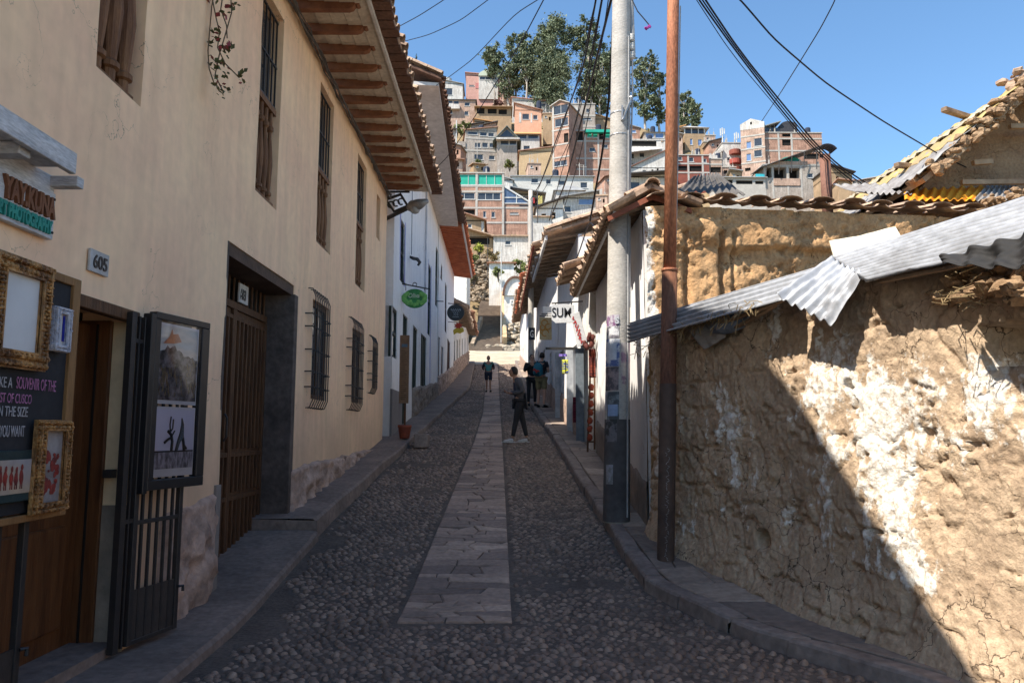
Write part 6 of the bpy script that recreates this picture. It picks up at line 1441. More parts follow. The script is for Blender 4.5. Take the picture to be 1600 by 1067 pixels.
def hh(label, x0, yt, x1, yb, Y, mat, wins=(), rot=0, D=7, roof='flat', rmat=None, slabs=(), cols=(), gl=None, name='hill_house', deep=.22, frame=framew, side=(), cat='house', rh=0, over=.35, gframe=True, open_=()):
    """pixel rectangle x0..x1, yt..yb on a facade at distance Y; everything else in metres"""
    global HN; HN += 1
    p = P(x0, yb, Y); F_ = Fac(p.x, Y, R_(rot), p.z); U1 = F_.U(x1, (yt+yb)/2); zt_ = F_.uv(x0, yt)[1]
    t = fthing(F_, name, label, cat)
    hs = []
    for w_ in wins:
        r = F_.rect(*w_[:4]); r = (max(.12, r[0]), min(U1-.12, r[1]), r[2], min(zt_-.12, r[3]))
        if r[1]-r[0] > .15 and r[3]-r[2] > .15: hs.append((r, w_[4] if len(w_) > 4 else 0))
    m = MB(); 
    wall_holes(m, 0, U1, -5, zt_, [h[0] for h in hs], depth=deep, wave=.0, step=60, seed=HN); shell(m, 0, U1, -5, zt_, D); m.build('wall', mat, t)
    for h, kind in hs:
        a, b, c, d = h
        if kind == 9:       # open dark storey
            m = MB(); m.box(a, b, deep, deep+.02, c, d); m.build('opening', dark, t); continue
        m = MB(); f = .07
        m.box(a, b, .06, .12, c, c+f); m.box(a, b, .06, .12, d-f, d); m.box(a, a+f, .06, .12, c+f, d-f); m.box(b-f, b, .06, .12, c+f, d-f)
        n = max(1, int((b-a)/1.1))
        for k in range(1, n): x = a+(b-a)*k/n; m.box(x-f/2, x+f/2, .06, .12, c+f, d-f)
        m.box(a-.08, b+.08, -.08, .02, c-.10, c-.0)
        w_ = m.build('window', frame if gframe else slab_m, t); m = MB(); m.box(a+.02, b-.02, .13, .15, c+.02, d-.02)
        m.build('pane', {0: glass, 1: bluegl, 2: greent, 3: framew}.get(kind, glass), w_)
    if slabs or cols:
        m = MB()
        for y in slabs: z = F_.uv((x0+x1)/2, y)[1]; m.box(-.05, U1+.05, -.06, .0, z-.14, z+.14)
        for x in cols: u = F_.U(x, (yt+yb)/2); m.box(u-.17, u+.17, -.045, .0, -2, zt_)
        m.build('concrete_frame', slab_m, t)
    rm = rmat or tinr
    if roof == 'flat':
        m = MB(); m.box(-.12, U1+.12, -.12, D+.1, zt_, zt_+.18); m.build('roof', slab_m if rmat is None else rmat, t)
        if random.random() < .8:
            m = MB()
            for k in range(random.randint(2, 5)): x = random.uniform(.2, U1-.2); m.box(x-.1, x+.1, .15, .35, zt_+.18, zt_+.18+random.uniform(.3, 1.0)); m.tube([(x, .25, zt_+.6), (x, .25, zt_+1.9)], .02, 4)
            m.build('column_stubs', slab_m, t)
    elif roof == 'gable':     # ridge runs away from the viewer
        h_ = rh or 1.3; m = MB(); m.prism([(0, zt_), (U1/2, zt_+h_), (U1, zt_)], 0, D); m.build('gable', mat, t)
        m = MB()
        for s in (-1, 1):
            xa = U1/2; xb = U1/2+s*(U1/2+over); dz = -h_*(over*2/U1); m.add([(xa, -over, zt_+h_+.12), (xb, -over, zt_+dz+.12), (xb, D, zt_+dz+.12), (xa, D, zt_+h_+.12), (xa, -over, zt_+h_), (xb, -over, zt_+dz), (xb, D, zt_+dz), (xa, D, zt_+h_)],
                  [(0, 1, 2, 3), (7, 6, 5, 4), (0, 4, 5, 1), (1, 5, 6, 2), (2, 6, 7, 3), (3, 7, 4, 0)])
        m.build('roof', rm, t)
    elif roof in ('slope', 'slopeR', 'slopeL'):
        h_ = rh or 1.2; m = MB()
        if roof == 'slope': q = [(-.3, -over, zt_), (U1+.3, -over, zt_), (U1+.3, D, zt_+h_), (-.3, D, zt_+h_)]
        elif roof == 'slopeR': q = [(-.3, -over, zt_+h_), (U1+.3, -over, zt_), (U1+.3, D, zt_), (-.3, D, zt_+h_)]
        else: q = [(-.3, -over, zt_), (U1+.3, -over, zt_+h_), (U1+.3, D, zt_+h_), (-.3, D, zt_)]
        m.add(q+[(a, b, c-.14) for a, b, c in q], [(0, 1, 2, 3), (7, 6, 5, 4), (0, 4, 5, 1), (1, 5, 6, 2), (2, 6, 7, 3), (3, 7, 4, 0)]); m.build('roof', rm, t)
        if roof != 'slope':
            zz_ = (zt_+h_-.12, zt_-.1) if roof == 'slopeR' else (zt_-.1, zt_+h_-.12)
            m = MB(); m.add([(0, .0, zt_-.15), (U1, .0, zt_-.15), (U1, .0, zz_[1]), (0, .0, zz_[0])], [(0, 1, 2, 3)]); m.add([(0, .0, zt_-.15), (0, D, zt_-.15), (0, D, zz_[0]), (0, 0, zz_[0])], [(0, 1, 2, 3)]); m.build('upper_wall', mat, t)
    elif roof == 'hip':
        h_ = rh or 1.6; m = MB(); e_ = over; m.add([(-e_, -e_, zt_), (U1+e_, -e_, zt_), (U1+e_, D+e_, zt_), (-e_, D+e_, zt_), (U1*.35, D*.5, zt_+h_), (U1*.65, D*.5, zt_+h_)], [(0, 1, 5, 4), (1, 2, 5), (2, 3, 4, 5), (3, 0, 4), (3, 2, 1, 0)]); m.build('roof', rm, t)
    elif roof == 'dome':
        m = MB(); n = 10; A = np.zeros((n+1, 2, 3)); h_ = rh or 1.5
        pts = [(U1/2+U1/2*1.04*math.cos(math.pi*k/n), zt_+h_*math.sin(math.pi*k/n)) for k in range(n+1)]
        m.prism(pts, -.2, D); m.build('roof', rm, t)
    return t, F_, U1, zt_
def boxes_on(t, F_, name, mat, rects, y0, y1):
    m = MB()
    for r in rects: a, b, c, d = F_.rect(*r, y0); m.box(a, b, y0, y1, c, d)
    return m.build(name, mat, t)

# --- top row, left to right
hh('long low red brick house on the far left skyline of the hill', 632, 120, 683, 140, 184, brick, [(650, 123, 655, 127), (663, 123, 668, 127)], roof='slope', rmat=redtile, rh=.8)
t, F_, U1, zt_ = hh('white framed house with one wide dark window under the red brick skyline house', 684, 131, 723, 158, 178, whitep, [(687, 138, 707, 149)], roof='slopeR', rmat=tinr, rh=1.4)
mb = MB(); p = P(699, 131, 181); mb.lathe([(1.1, 0), (1.1, 1.2), (.9, 1.3)], tuple(p), 12); single(mb, 'water_tank', whitep, 'white water tank on the roofs at the left end of the hill skyline', 'tank')
t, F_, U1, zt_ = hh('two storey brick house with small white balcony at left of the hill', 690, 156, 743, 188, 170, brickp, [(695, 156.5, 707, 162), (709, 157.5, 717, 163), (700, 171, 707, 178), (726, 160, 734, 166), (726, 174, 732, 180.5)], roof='slope', rmat=tind, rh=.6)
boxes_on(t, F_, 'balcony', whitep, [(694, 162.5, 718, 170)], -.9, -.02)
t, F_, U1, zt_ = hh('tall pink house with white barrel roof on the skyline', 728, 118, 787, 162, 185, pinkp, [(733, 133, 741, 135), (749, 145, 753, 147), (757, 145, 761, 147), (783, 147, 787, 156)], roof='slopeR', rmat=pinkp, rh=.8, D=9)
boxes_on(t, F_, 'pink_panel', pinkd, [(743, 130, 770, 138.5)], -.08, -.0)
t, F_, U1, zt_ = hh('white rooftop pavilion with rounded roof on top of the pink house', 748, 119, 778, 126, 184.6, whitep, [(749.5, 119.8, 776, 125)], roof='dome', rmat=M('pale_green_roof', (.50, .55, .45), (.42, .47, .38), .5, .8, .1), rh=1.6, name='roof_pavilion', cat='pavilion', D=5)
hh('dark brick house with ragged porch just right of the pink house', 787, 128, 803, 165, 183, brickp, [(789, 146, 795, 154, 9), (797, 150, 801, 158, 9)], rot=12)
t, F_, U1, zt_ = hh('long low adobe house with dark porch below the pink house', 743, 168, 799, 186, 168, brownp, [(745, 169, 757, 178, 9), (762, 170, 776, 178, 9), (779, 171, 792, 179, 9)], roof='slope', rmat=brownp, rh=.5, over=.9)
t, F_, U1, zt_ = hh('small grey roofed shed among rubble at left of the hill', 741, 190, 768, 204, 158, brownp, [(750, 196, 757, 203, 9)], roof='slopeR', rmat=orroof, rh=.7)
hh('long white garden wall house under the eucalyptus trees', 800, 158, 862, 176, 176, whitep, [(835, 163, 841, 168), (846, 162, 852, 166)], roof='slopeR', rmat=pinkp, rh=1.0)
t, F_, U1, zt_ = hh('orange gabled house with white front in the middle of the hill', 805, 172, 846, 196, 152, M('salmon_plaster', (.62, .36, .25), (.54, .3, .2), .6, .9, .1, 4), [(816, 178, 827, 187), (833, 180, 840, 187)], roof='slopeR', rmat=brick, rh=1.6)
boxes_on(t, F_, 'white_front', whitep, [(811, 176, 814.5, 192), (829, 177, 831.5, 192)], -.03, -.0)
t, F_, U1, zt_ = hh('white house with bright orange sloping roof in the middle of the hill', 806, 210, 843, 236, 149, whitep, [(808, 209.5, 823, 217), (825, 209.5, 841, 217), (818, 228, 828, 235)], roof='slope', rmat=orroof, rh=2.6, D=5, over=.6)
t, F_, U1, zt_ = hh('grey gabled house with glazed attic in the middle of the hill', 776, 216, 808, 262, 143, greyp, [(782, 219, 795, 227), (796, 219, 808, 227)], roof='gable', rmat=M('green_grey_roof', (.20, .24, .23), None, .5, .8), rh=2.2, over=.8)
m = MB(); m.prism([(.5, zt_+.25), (U1/2, zt_+1.75), (U1-.5, zt_+.25)], -.05, -.02); m.build('attic_glazing', glass, t)
boxes_on(t, F_, 'balcony_slab', whitep, [(775, 215, 812, 217.5)], -1.1, 0)
t, F_, U1, zt_ = hh('large three storey cream concrete house with side balconies, left of the hill', 727, 203, 776, 262, 145, greyp, [(731, 205, 746, 211), (750, 206, 761, 213), (763, 207.5, 772, 214), (742, 223, 751, 231), (753.5, 223, 762.5, 231), (765, 223.5, 773, 231), (741, 241, 755, 250), (764, 243, 773, 250)], roof='slopeL', rmat=brick, rh=1.0, rot=6, slabs=(217, 236))
m = MB()
for z_ in (1.2, 4.2): m.box(-1.4, -.0, -.2, 5, z_, z_+1.1)
m.build('side_balconies', greyp, t)
t, F_, U1, zt_ = hh('tall orange brick house with glazed attic, middle of the hill', 863, 166, 889, 272, 140, brick, [(865, 166.5, 888, 176), (867, 187, 888.5, 195.5), (881, 209, 888.5, 222, 9), (866, 253, 886, 258)], rot=-26, D=8, roof='gable', rmat=whitep, rh=.8, slabs=(182, 203, 226, 246), cols=(864.5,))
m = MB()
for z_ in (3.2, 6.2, 9.4): m.box(-.06, .0, .3, 8, z_, z_+.22)
m.box(-.05, 0, 3.9, 4.15, -2, zt_); m.build('side_slabs', slab_m, t)
t, F_, U1, zt_ = hh('grey concrete house block below the eucalyptus trees, with small windows', 893, 163, 930, 206, 158, greyp, [(916, 170, 921, 176), (909, 184, 924, 188), (898, 172, 906, 180)], slabs=(181, 198))
boxes_on(t, F_, 'white_stair', whitep, [(889, 168, 903, 173), (889, 176, 899, 180)], -1.2, .0)
hh('small brown adobe shed below the tall eucalyptus trunks', 930, 186, 954, 205, 160, brownp, roof='slopeR', rmat=brownp, rh=1.2)
t, F_, U1, zt_ = hh('long unfinished brick house with open top floor and green netting', 891, 205, 962, 272, 142, brick, [(894, 206, 911, 219.5, 9), (917, 207, 925, 215, 2), (926, 207, 934, 215, 2), (936, 207, 943, 218, 9), (945, 207, 958, 216, 2), (921, 231, 930, 237), (940, 226, 950, 232)], slabs=(221, 248, 265), cols=(892, 914.5, 935), rmat=slab_m)
m = MB(); a, b, c, d = F_.rect(913, 204.5, 962, 209, -.3); m.box(a, b, -1.0, -.2, c, d); m.build('green_netting', greent, t)
hh('large windowless tan walled house with thin tiled top, middle of the hill', 812, 236, 863, 274, 132, tanp, roof='slopeL', rmat=brick, rh=.9, D=5)
t, F_, U1, zt_ = hh('long low white house with four dark windows and grey roof, lower middle of the hill', 800, 275, 927, 306, 122, M('offwhite_plaster', (.56, .54, .50), (.46, .44, .41), .5, .9, .1, 4), [(830, 278.5, 841, 286), (853, 280, 861, 288), (872, 282, 883, 290), (907, 285, 918, 294)], roof='slope', rmat=tinr, rh=1.3)
t, F_, U1, zt_ = hh('grey roofed shed with big flat slope left of the long white house', 765, 281, 801, 300, 121, whitep, [], roof='slopeR', rmat=tinr, rh=1.3)
# big brick with green glazing
t, F_, U1, zt_ = hh('big brick apartment house with green glazed top floor, foot of the hill', 702, 271, 787, 372, 112, brick, [(705, 272, 745, 289, 2), (747, 272, 786, 289, 2), (709, 301, 742, 311.5), (747, 301, 782, 312.5), (712, 327.5, 742, 339.5, 9), (755, 330, 759.5, 340), (768, 331, 773.5, 340)], slabs=(291, 299.5, 325, 348), cols=(703, 744.5, 786), rmat=slab_m)
t2, F_2, U2, z2 = hh('lower wing of the big brick house with sloping glazed end', 787.2, 318, 827, 372, 112.2, brick, [(797, 332, 810, 335)], slabs=(325, 348), cols=(826,), roof='none')
m = MB(); za = F_2.uv(787, 292)[1]; m.add([(0, .0, z2), (U2, .0, z2), (0, .0, za), (0, 6, z2), (U2, 6, z2), (0, 6, za)], [(0, 1, 2), (5, 4, 3), (1, 4, 5, 2), (0, 2, 5, 3)]); w_ = m.build('sloping_glazing', M('blue_dark_glass', (.05, .08, .15), (.10, .14, .22), .9, .2, 0, 4, spec=.6), t2)
m = MB(); m.bar((-.1, -.08, za+.12), (U2+.2, -.08, z2+.12), .22); m.bar((0, -.05, z2+.9), (U2*.75, -.05, z2+.9), .14); m.bar((0, -.05, z2+.0), (U2, -.05, z2+.0), .14); m.bar((U2*.5, -.05, z2), (U2*.5, -.05, z2+1.5), .12); m.build('glazing_bars', framew, w_)
hh('small brick and adobe house with tiled porch in front of the big brick house', 722, 344, 757, 372, 106, brownp, [(731, 350, 737, 356), (752, 345, 757, 362, 3)], roof='slopeR', rmat=brick, rh=1.2, over=.7)
t, F_, U1, zt_ = hh('dark open shed with brown tiled roof over the garden slope', 722, 370, 770, 384, 100, brownp, [(734, 371, 765, 382, 9)], roof='slopeR', rmat=tileold, rh=1.4, over=.9, D=4)
t, F_, U1, zt_ = hh('small white house with one dark square window above the garden', 771, 368, 830, 400, 99, whitep, [(789.5, 376, 798, 382.5)], roof='slope', rmat=tileold, rh=.6, D=5)
hh('white house fragment behind the far concrete pole', 832, 338, 862, 392, 96, whitep, [(846, 372, 851, 384)], roof='slope', rmat=tileold, rh=1.0)
hh('white gate house with tiled coping and plants, above the stairs', 764, 410, 803, 470, 91, whiteold, [], roof='slope', rmat=tile, rh=.4, D=3)
t, F_, U1, zt_ = hh('white house with rounded tiled top beside the stairs', 788, 462, 822, 556, 80, whiteold, [(799, 470, 802, 474)], roof='dome', rmat=whiteold, rh=1.9, D=5)
m = MB(); n = 12
for k in range(n):
    a0_ = math.pi*k/n; a1_ = math.pi*(k+1)/n; m.bar((U1/2+U1/2*1.1*math.cos(a0_), -.15, zt_+2.0*math.sin(a0_)), (U1/2+U1/2*1.1*math.cos(a1_), -.15, zt_+2.0*math.sin(a1_)), .5, .22)
m.build('tile_rim', tiledk, t)
# right part of the hill
t, F_, U1, zt_ = hh('white house with long dark porch right behind the concrete pole', 982, 219, 1041, 262, 150, whitep, [(986, 220, 1026, 229, 9), (984, 240, 991, 248), (999, 239, 1007, 246)], roof='flat', rmat=whitep)
m = MB(); q = [(-.2, -2.4, zt_-3.4), (U1*.86, -2.4, zt_-2.6), (U1*.86, 0, zt_-1.6), (-.2, 0, zt_-1.6)]; m.add(q+[(a, b, c-.15) for a, b, c in q], [(0,1,2,3),(7,6,5,4),(0,4,5,1),(1,5,6,2),(2,6,7,3),(3,7,4,0)]); m.build('lean_to_roof', whitep, t)
hh('house with two blue windows and grey hipped roof between the two poles', 1007, 207, 1040, 222, 160, greyp, [(1009, 208, 1022, 215.5, 1), (1024, 208, 1037, 216, 1)], roof='hip', rmat=tinr, rh=1.4)
hh('red walled cottage left of the blue windowed house', 975, 200, 1000, 220, 162, brick, [(986, 203, 994, 208, 1)], roof='slopeR', rmat=tinr, rh=1.2)
hh('gabled white house with slit windows and rusty roof, between the poles', 985, 262, 1043, 298, 133, whitep, [(1018, 265, 1021, 273, 9), (1026, 261, 1029.5, 271, 9), (1004, 266, 1010, 270)], roof='slopeL', rmat=M('rusty_tin', (.25, .13, .10), (.18, .09, .07), .5, .8), rh=3.6, D=6)
hh('low house with dark overhanging roof directly above the tile peak', 980, 276, 1044, 302, 100, whitep, [(985, 284, 1000, 296), (1006, 285, 1020, 297)], roof='slopeL', rmat=tind, rh=.5, over=1.6)
t, F_, U1, zt_ = hh('stone house with white hipped pavilion roof at the end of the trees', 1070, 209, 1102, 232, 160, brownp, [(1075, 201, 1084, 208.5, 9), (1078, 217, 1082.5, 226.5, 1), (1090.5, 218, 1097, 227.5, 1)], roof='none')
m = MB()
for x in (0, U1*.33, U1*.66, U1-.2): m.box(x, x+.2, 0, .2, zt_, zt_+1.3)
m.build('posts', whitep, t)
m = MB(); m.box(.25, U1-.25, .3, 4, zt_, zt_+1.3); m.build('dark_glazing', glass, t)
m = MB(); z_ = zt_+1.3; m.add([(-.6, -.6, z_), (U1+.9, -.6, z_-.1), (U1+.9, 6, z_), (-.6, 6, z_), (U1*.3, 2.5, z_+1.5), (U1*.7, 2.5, z_+1.4)], [(0, 1, 5, 4), (1, 2, 5), (2, 3, 4, 5), (3, 0, 4), (3, 2, 1, 0)]); m.build('roof', M('pale_tin_roof', (.55, .53, .50), (.42, .4, .38), .6, .6), t)
hh('dark timber porch left of the pavilion roofed stone house', 1052, 201, 1070, 232, 161, brownp, [(1055, 205, 1067, 214, 9), (1056, 219, 1066, 229, 9)], roof='slopeL', rmat=orroof, rh=.8)
hh('brown adobe house with white parapet right of the stone house', 1100, 222, 1121, 244, 158, brownp, [(1114, 228, 1120, 240, 9)], roof='flat', rmat=whitep)
t, F_, U1, zt_ = hh('long dark red house with white columned ground floor, right of the iron post', 1050, 243, 1108, 280, 138, redp_, [(1058, 245, 1066, 251), (1076, 246, 1084, 253), (1097, 248, 1104, 254), (1056, 259, 1074, 267, 9), (1077, 259, 1097, 268, 9)], roof='flat', slabs=(256, 270), cols=(1055, 1075.5, 1098))
t, F_, U1, zt_ = hh('brick terrace wing with dark garage openings, right of the dark red house', 1108, 249, 1128, 282, 138.3, brickp, [(1110, 261, 1127, 270, 9)], roof='flat', slabs=(257,))
boxes_on(t, F_, 'clutter', whitep, [(1109, 240, 1112, 249), (1116, 243, 1121, 249)], .5, 1.5)
t, F_, U1, zt_ = hh('white house with curved red balconies beside the tall brick tower', 1130, 224, 1160, 272, 145, whitep, [(1146, 233, 1152, 238), (1146, 247, 1154, 254, 9), (1136, 246, 1141, 252)], roof='flat')
for z_ in (zt_-2.0, zt_-3.9, zt_-5.6):
    m = MB(); m.lathe([(1.15, -.45), (1.15, .45), (1.05, .45)], (U1*.62, -.1, z_), 16); m.build('balcony', redp_ if z_ != zt_-3.9 else M('red_balcony', (.38, .09, .07)), t)
m = MB()
for k in range(9): m.box(-3.6+k*.4, -3.2+k*.4, -.6, .3, zt_-4.4+k*.32, zt_-3.6+k*.32)
m.build('outside_stair', whitep, t)
for (x_, y0, y1, lab) in ((1129, 218, 201, 'taller white telecom mast with antennas on the hill roofs'), (1151, 222, 208, 'shorter white telecom mast near the brick tower')):
    b_ = P(x_, y0, 147); b_.z -= 1.5; t = thing('telecom_mast', lab, 'mast', tuple(b_)); h_ = P(x_, y1, 147).z-b_.z; m = MB(); m.tube([(0, 0, 0), (0, 0, h_)], .12, 6); m.build('mast', framew, t)
    for k in range(3): m = MB(); m.box(-.5+k*.38, -.3+k*.38, -.2, 0, h_-1.6+.2*k, h_-.1+.2*(k % 2)); m.build('antenna', framew, t)
# tall tower
t, F_, U1, zt_ = hh('tall brick tower house with white gabled corner and bay windows, right of the hill', 1160, 204, 1196, 290, 139, brickp, [(1166, 222, 1174, 231.5, 1), (1178, 217, 1191, 227.5, 0), (1166, 241, 1174, 251, 1), (1178, 235.5, 1191, 244.5, 0), (1164, 263, 1173, 267, 9)], rot=-24, D=3, roof='none', slabs=(212, 232, 254))
m = MB(); m.prism([(-.03, zt_), (-.03, zt_+1.2), (U1*.45, zt_+2.1), (U1+.03, zt_+1.1), (U1+.03, zt_)], -.03, 3); w_ = m.build('white_gable', whitep, t); m = MB(); m.box(U1*.42, U1*.5, -.05, -.031, zt_+.9, zt_+1.4); m.build('slot', dark, w_)
t, F_, U1, zt_ = hh('main brick block of the tower house with open terrace and half round roof', 1195, 208, 1285, 262, 138, brick, [(1222, 208.5, 1236, 214, 9), (1222, 218, 1236, 228, 9), (1256, 240, 1280, 249, 9)], D=8, roof='flat', slabs=(217, 236), cols=(1217, 1237.5), rmat=slab_m)
m = MB(); a, b, c, d = F_.rect(1219, 188, 1247, 208, 0); n = 12; cx_ = (a+b)/2; rr0 = (b-a)/2
m.prism([(cx_-rr0, zt_)]+[(cx_+rr0*math.cos(math.pi-math.pi*k/n), zt_+(d-c)*(.55+.45*math.sin(math.pi*k/n))) for k in range(n+1)]+[(cx_+rr0, zt_)], .3, 5); m.build('half_round_room', M('slate_dark', (.055, .055, .065)), t)
m = MB(); a, b, c, d = F_.rect(1189, 196, 1221, 208, 0); m.box(a+.5, b, .4, 4, zt_, zt_+1.2); m.build('roof_room', glass, t)
m = MB(); m.add([(a, -.2, zt_+1.1), (b, -.2, zt_+2.3), (b, 4, zt_+2.3), (a, 4, zt_+1.1), (a, -.2, zt_+1.25), (b, -.2, zt_+2.45), (b, 4, zt_+2.45), (a, 4, zt_+1.25)], [(3,2,1,0),(4,5,6,7),(0,1,5,4),(1,2,6,5),(2,3,7,6),(3,0,4,7)]); m.build('roof', tinr, t)
t, F_, U1, zt_ = hh('unfinished concrete house with open porch and green barrel shelter, below the tower', 1194, 258, 1285, 300, 128, greyp, [(1197, 262, 1206, 278, 9), (1209, 262, 1229, 279, 9), (1233, 263, 1250, 279, 9), (1262, 271, 1271, 278)], D=8, roof='flat', rmat=slab_m, slabs=(259,), cols=(1195, 1207.5, 1231, 1252), deep=1.5)
boxes_on(t, F_, 'brick_parapet', brickp, [(1206, 252, 1262, 257.5), (1209, 279, 1251, 290)], -.15, .1)
m = MB(); a, b, c, d = F_.rect(1218, 240, 1252, 252, 1); cx_ = (a+b)/2; rr0 = (b-a)/2
m.prism([(cx_+rr0*math.cos(math.pi*k/12), zt_+.9+(d-c)*.75*math.sin(math.pi*k/12)) for k in range(13)], 1, 5); m.build('green_barrel_roof', greent, t)
m = MB(); m.box(a, b, .9, 1.0, zt_+.2, zt_+1.1); m.build('blue_screen', M('blue_screen', (.10, .30, .42)), t)
boxes_on(t, F_, 'cyan_awning', cyant, [(1181, 272, 1195, 285)], -.5, -.3)
mb = MB(); a = P(1188, 262, 127); b = P(1286, 227, 127); mb.add([a, b, b+Vector((0, 5, .4)), a+Vector((0, 5, .4)), a+Vector((0, 0, .12)), b+Vector((0, 0, .12)), b+Vector((0, 5, .52)), a+Vector((0, 5, .52))], [(3,2,1,0),(4,5,6,7),(0,1,5,4),(1,2,6,5),(2,3,7,6),(3,0,4,7)])
for k in range(5): q = a.lerp(b, .1+k*.2); mb.bar(q, q-Vector((0, -.5, 1.8+k*.5)), .12)
single(mb, 'tin_canopy', tind, 'long dark tin roof on posts slanting up in front of the brick tower', 'canopy')
hh('concrete house with row of dark openings just above the tile coping', 1128, 277, 1196, 302, 118, slab_m, [(1132, 281, 1145, 287, 9), (1150, 282, 1176, 288, 9), (1180, 283, 1193, 288, 9)], roof='slope', rmat=tinr, rh=1.0)
hh('ramshackle adobe house right of the chimney on the skyline', 1300, 270, 1332, 300, 118, brownp, [(1306, 276, 1311, 283, 9)], roof='slopeR', rmat=tind, rh=1.3, over=.8)
hh('long low pale brick building on the right skyline left of the broken gable', 1345, 281, 1424, 300, 160, brickp, [(1378, 284, 1383, 287, 9), (1388, 282.5, 1394, 286.5, 9), (1408, 278, 1416, 284, 9)], roof='slopeL', rmat=whitep, rh=2.2, D=8)
hh('brick storey half hidden right of the dark red house', 1128, 262, 1150, 280, 141, brickp, [(1131, 266, 1137, 272, 9)], roof='flat')
hh('pinkish low house left of the tall brick tower', 1100, 212, 1118, 222, 170, brickp, [(1104, 215, 1108, 219)], roof='flat')
hh('low tin roofed shack below the long white house with washing lines', 800, 303, 850, 330, 114, brownp, [(805, 309, 818, 320, 9), (823, 310, 840, 322, 9)], roof='slopeR', rmat=tinr, rh=.9, over=1.1)
hh('white shack with blue window just left of the concrete pole', 878, 309, 935, 345, 105, whitep, [(904, 309, 928, 320, 1), (882, 322, 892, 332)], roof='slopeL', rmat=tinr, rh=1.0, over=.9)
hh('ochre and white shack with ragged roof behind the shop signs', 838, 325, 880, 360, 100, whiteold, [(846, 334, 853, 345, 9), (862, 332, 868, 342, 9)], roof='slopeL', rmat=tind, rh=1.5, over=.9)
hh('pale pyramid roofed pavilion in the lower middle of the hill', 868, 298, 912, 308, 117, whitep, [], roof='hip', rmat=tinr, rh=1.9, D=6)
for (xa, ya_, xb, yb__, Y_, lab) in ((830, 308, 836, 318, 113, 'red washing hung by the tin shack'), (840, 306, 848, 320, 113.2, 'yellowish washing hung by the tin shack')):
    o = textile(lab, xa, ya_, xb, yb__, Y_, (.45, .05, .05) if 'red' in lab else (.5, .42, .15), None, name='washing', cat='washing')
# stairs side: house added to shade the stairs, rubble banks
hh('tall plain white house added left of the stair path to shade it', 640, 400, 729, 560, 74.5, whiteold, [(700, 470, 708, 482)], roof='slope', rmat=tileold, rh=1.0, D=9)
mb = MB(); rr_ = random.Random(4)
for k in range(420):
    px_ = rr_.uniform(728, 772); py_ = rr_.uniform(395, 470); Y_ = 101-(py_-395)*.09+rr_.uniform(-1, 1); p = P(px_, py_, Y_); r = rr_.uniform(.12, .42); mb.ell(tuple(p), (r, r*.8, r*.6), 7, 5, .25)
rubm = M('rubble_stone', (.38, .30, .22), (.18, .14, .10), 1.5, .95, .5, 6)
single(mb, 'rubble_bank', rubm, 'bank of loose stones and earth left above the stairs', 'rubble', kind='stuff')
mb = MB()
for k in range(170):
    px_ = rr_.uniform(786, 822); py_ = rr_.uniform(505, 556); p = P(px_, py_, 77.5+rr_.uniform(-1, 1)); r = rr_.uniform(.15, .36); mb.ell(tuple(p), (r, r*.8, r*.7), 7, 5, .2)
for k in range(50):
    px_ = rr_.uniform(762, 812); py_ = rr_.uniform(540, 552); p = P(px_, py_, 73.2); r = rr_.uniform(.15, .32); mb.ell(tuple(p), (r*1.6, r*.8, r*.7), 7, 5, .2)
single(mb, 'dry_stone_wall', M('pale_rubble_stone', (.52, .44, .34), (.30, .25, .19), 1.5, .95, .5, 6), 'dry stone wall of pale blocks to the right of the stairs', 'wall')
mb = MB(); a = P(738, 548, 73.5); b = P(752, 505, 82); mb.bar(a+Vector((0, 0, .3)), b+Vector((0, 0, .3)), .35, .9); single(mb, 'stair_wall', rubm, 'low sloping wall on the left edge of the stairs', 'wall')
mb = MB(); a = P(784, 548, 74); b = P(780, 470, 92); mb.bar(a+Vector((.3, 0, .6)), b+Vector((.4, 0, .6)), .4, 1.6); single(mb, 'stair_wall', tanp, 'pale earth wall along the right edge of the stairs', 'wall')
for (x_, y0, y1, Y_, r_, lab) in ((713, 232, 188, 150, .14, 'thin white pole on the dry slope left of the hill'), (783, 520, 385, 74.5, .05, 'thin white pole standing at the right of the stairs'), (762, 420, 372, 95, .05, 'thin dark pole with a lantern above the stairs'), (840, 330, 300, 60, .05, 'leaning thin pole beyond the far concrete pole')):
    b_ = P(x_, y0, Y_); h_ = P(x_, y1, Y_).z-b_.z; m = MB(); m.tube([(b_.x, b_.y, b_.z-1), (b_.x, b_.y, b_.z+h_)], r_, 6); single(m, 'thin_pole', framew if 'white' in lab else iron, lab, 'pole')

shk = [(856, 190, 151), (745, 207, 156), (766, 208, 154), (703, 214, 150), (712, 243, 138), (750, 268, 128), (957, 214, 152), (966, 236, 146), (968, 262, 134), (1044, 236, 150), (1046, 262, 138), (1150, 283, 128), (835, 268, 125), (955, 290, 112), (940, 318, 104), (712, 262, 128), (1060, 222, 158), (1118, 232, 152), (1338, 292, 150), (1320, 296, 112)]
for k, (px_, py_, Y_) in enumerate(shk):
    w_ = random.uniform(12, 22); h_ = random.uniform(10, 15)
    hh('small shack squeezed between the bigger hill houses', px_-w_/2, py_-h_, px_+w_/2, py_, Y_, random.choice([brick, brickp, brownp, greyp, whiteold, brickp]), [(px_-w_*.3, py_-h_*.75, px_-w_*.3+3.5, py_-h_*.75+3.5), (px_+w_*.1, py_-h_*.6, px_+w_*.1+3, py_-h_*.1, 9)], rot=random.uniform(-14, 14), D=4, roof=random.choice(['slopeR', 'slopeL', 'slope', 'flat']), rmat=random.choice([tinr, tind, tileold, brick]), rh=random.uniform(.4, 1.0), over=.6, name='shack')[0]['group'] = 'small shacks between the hill houses'
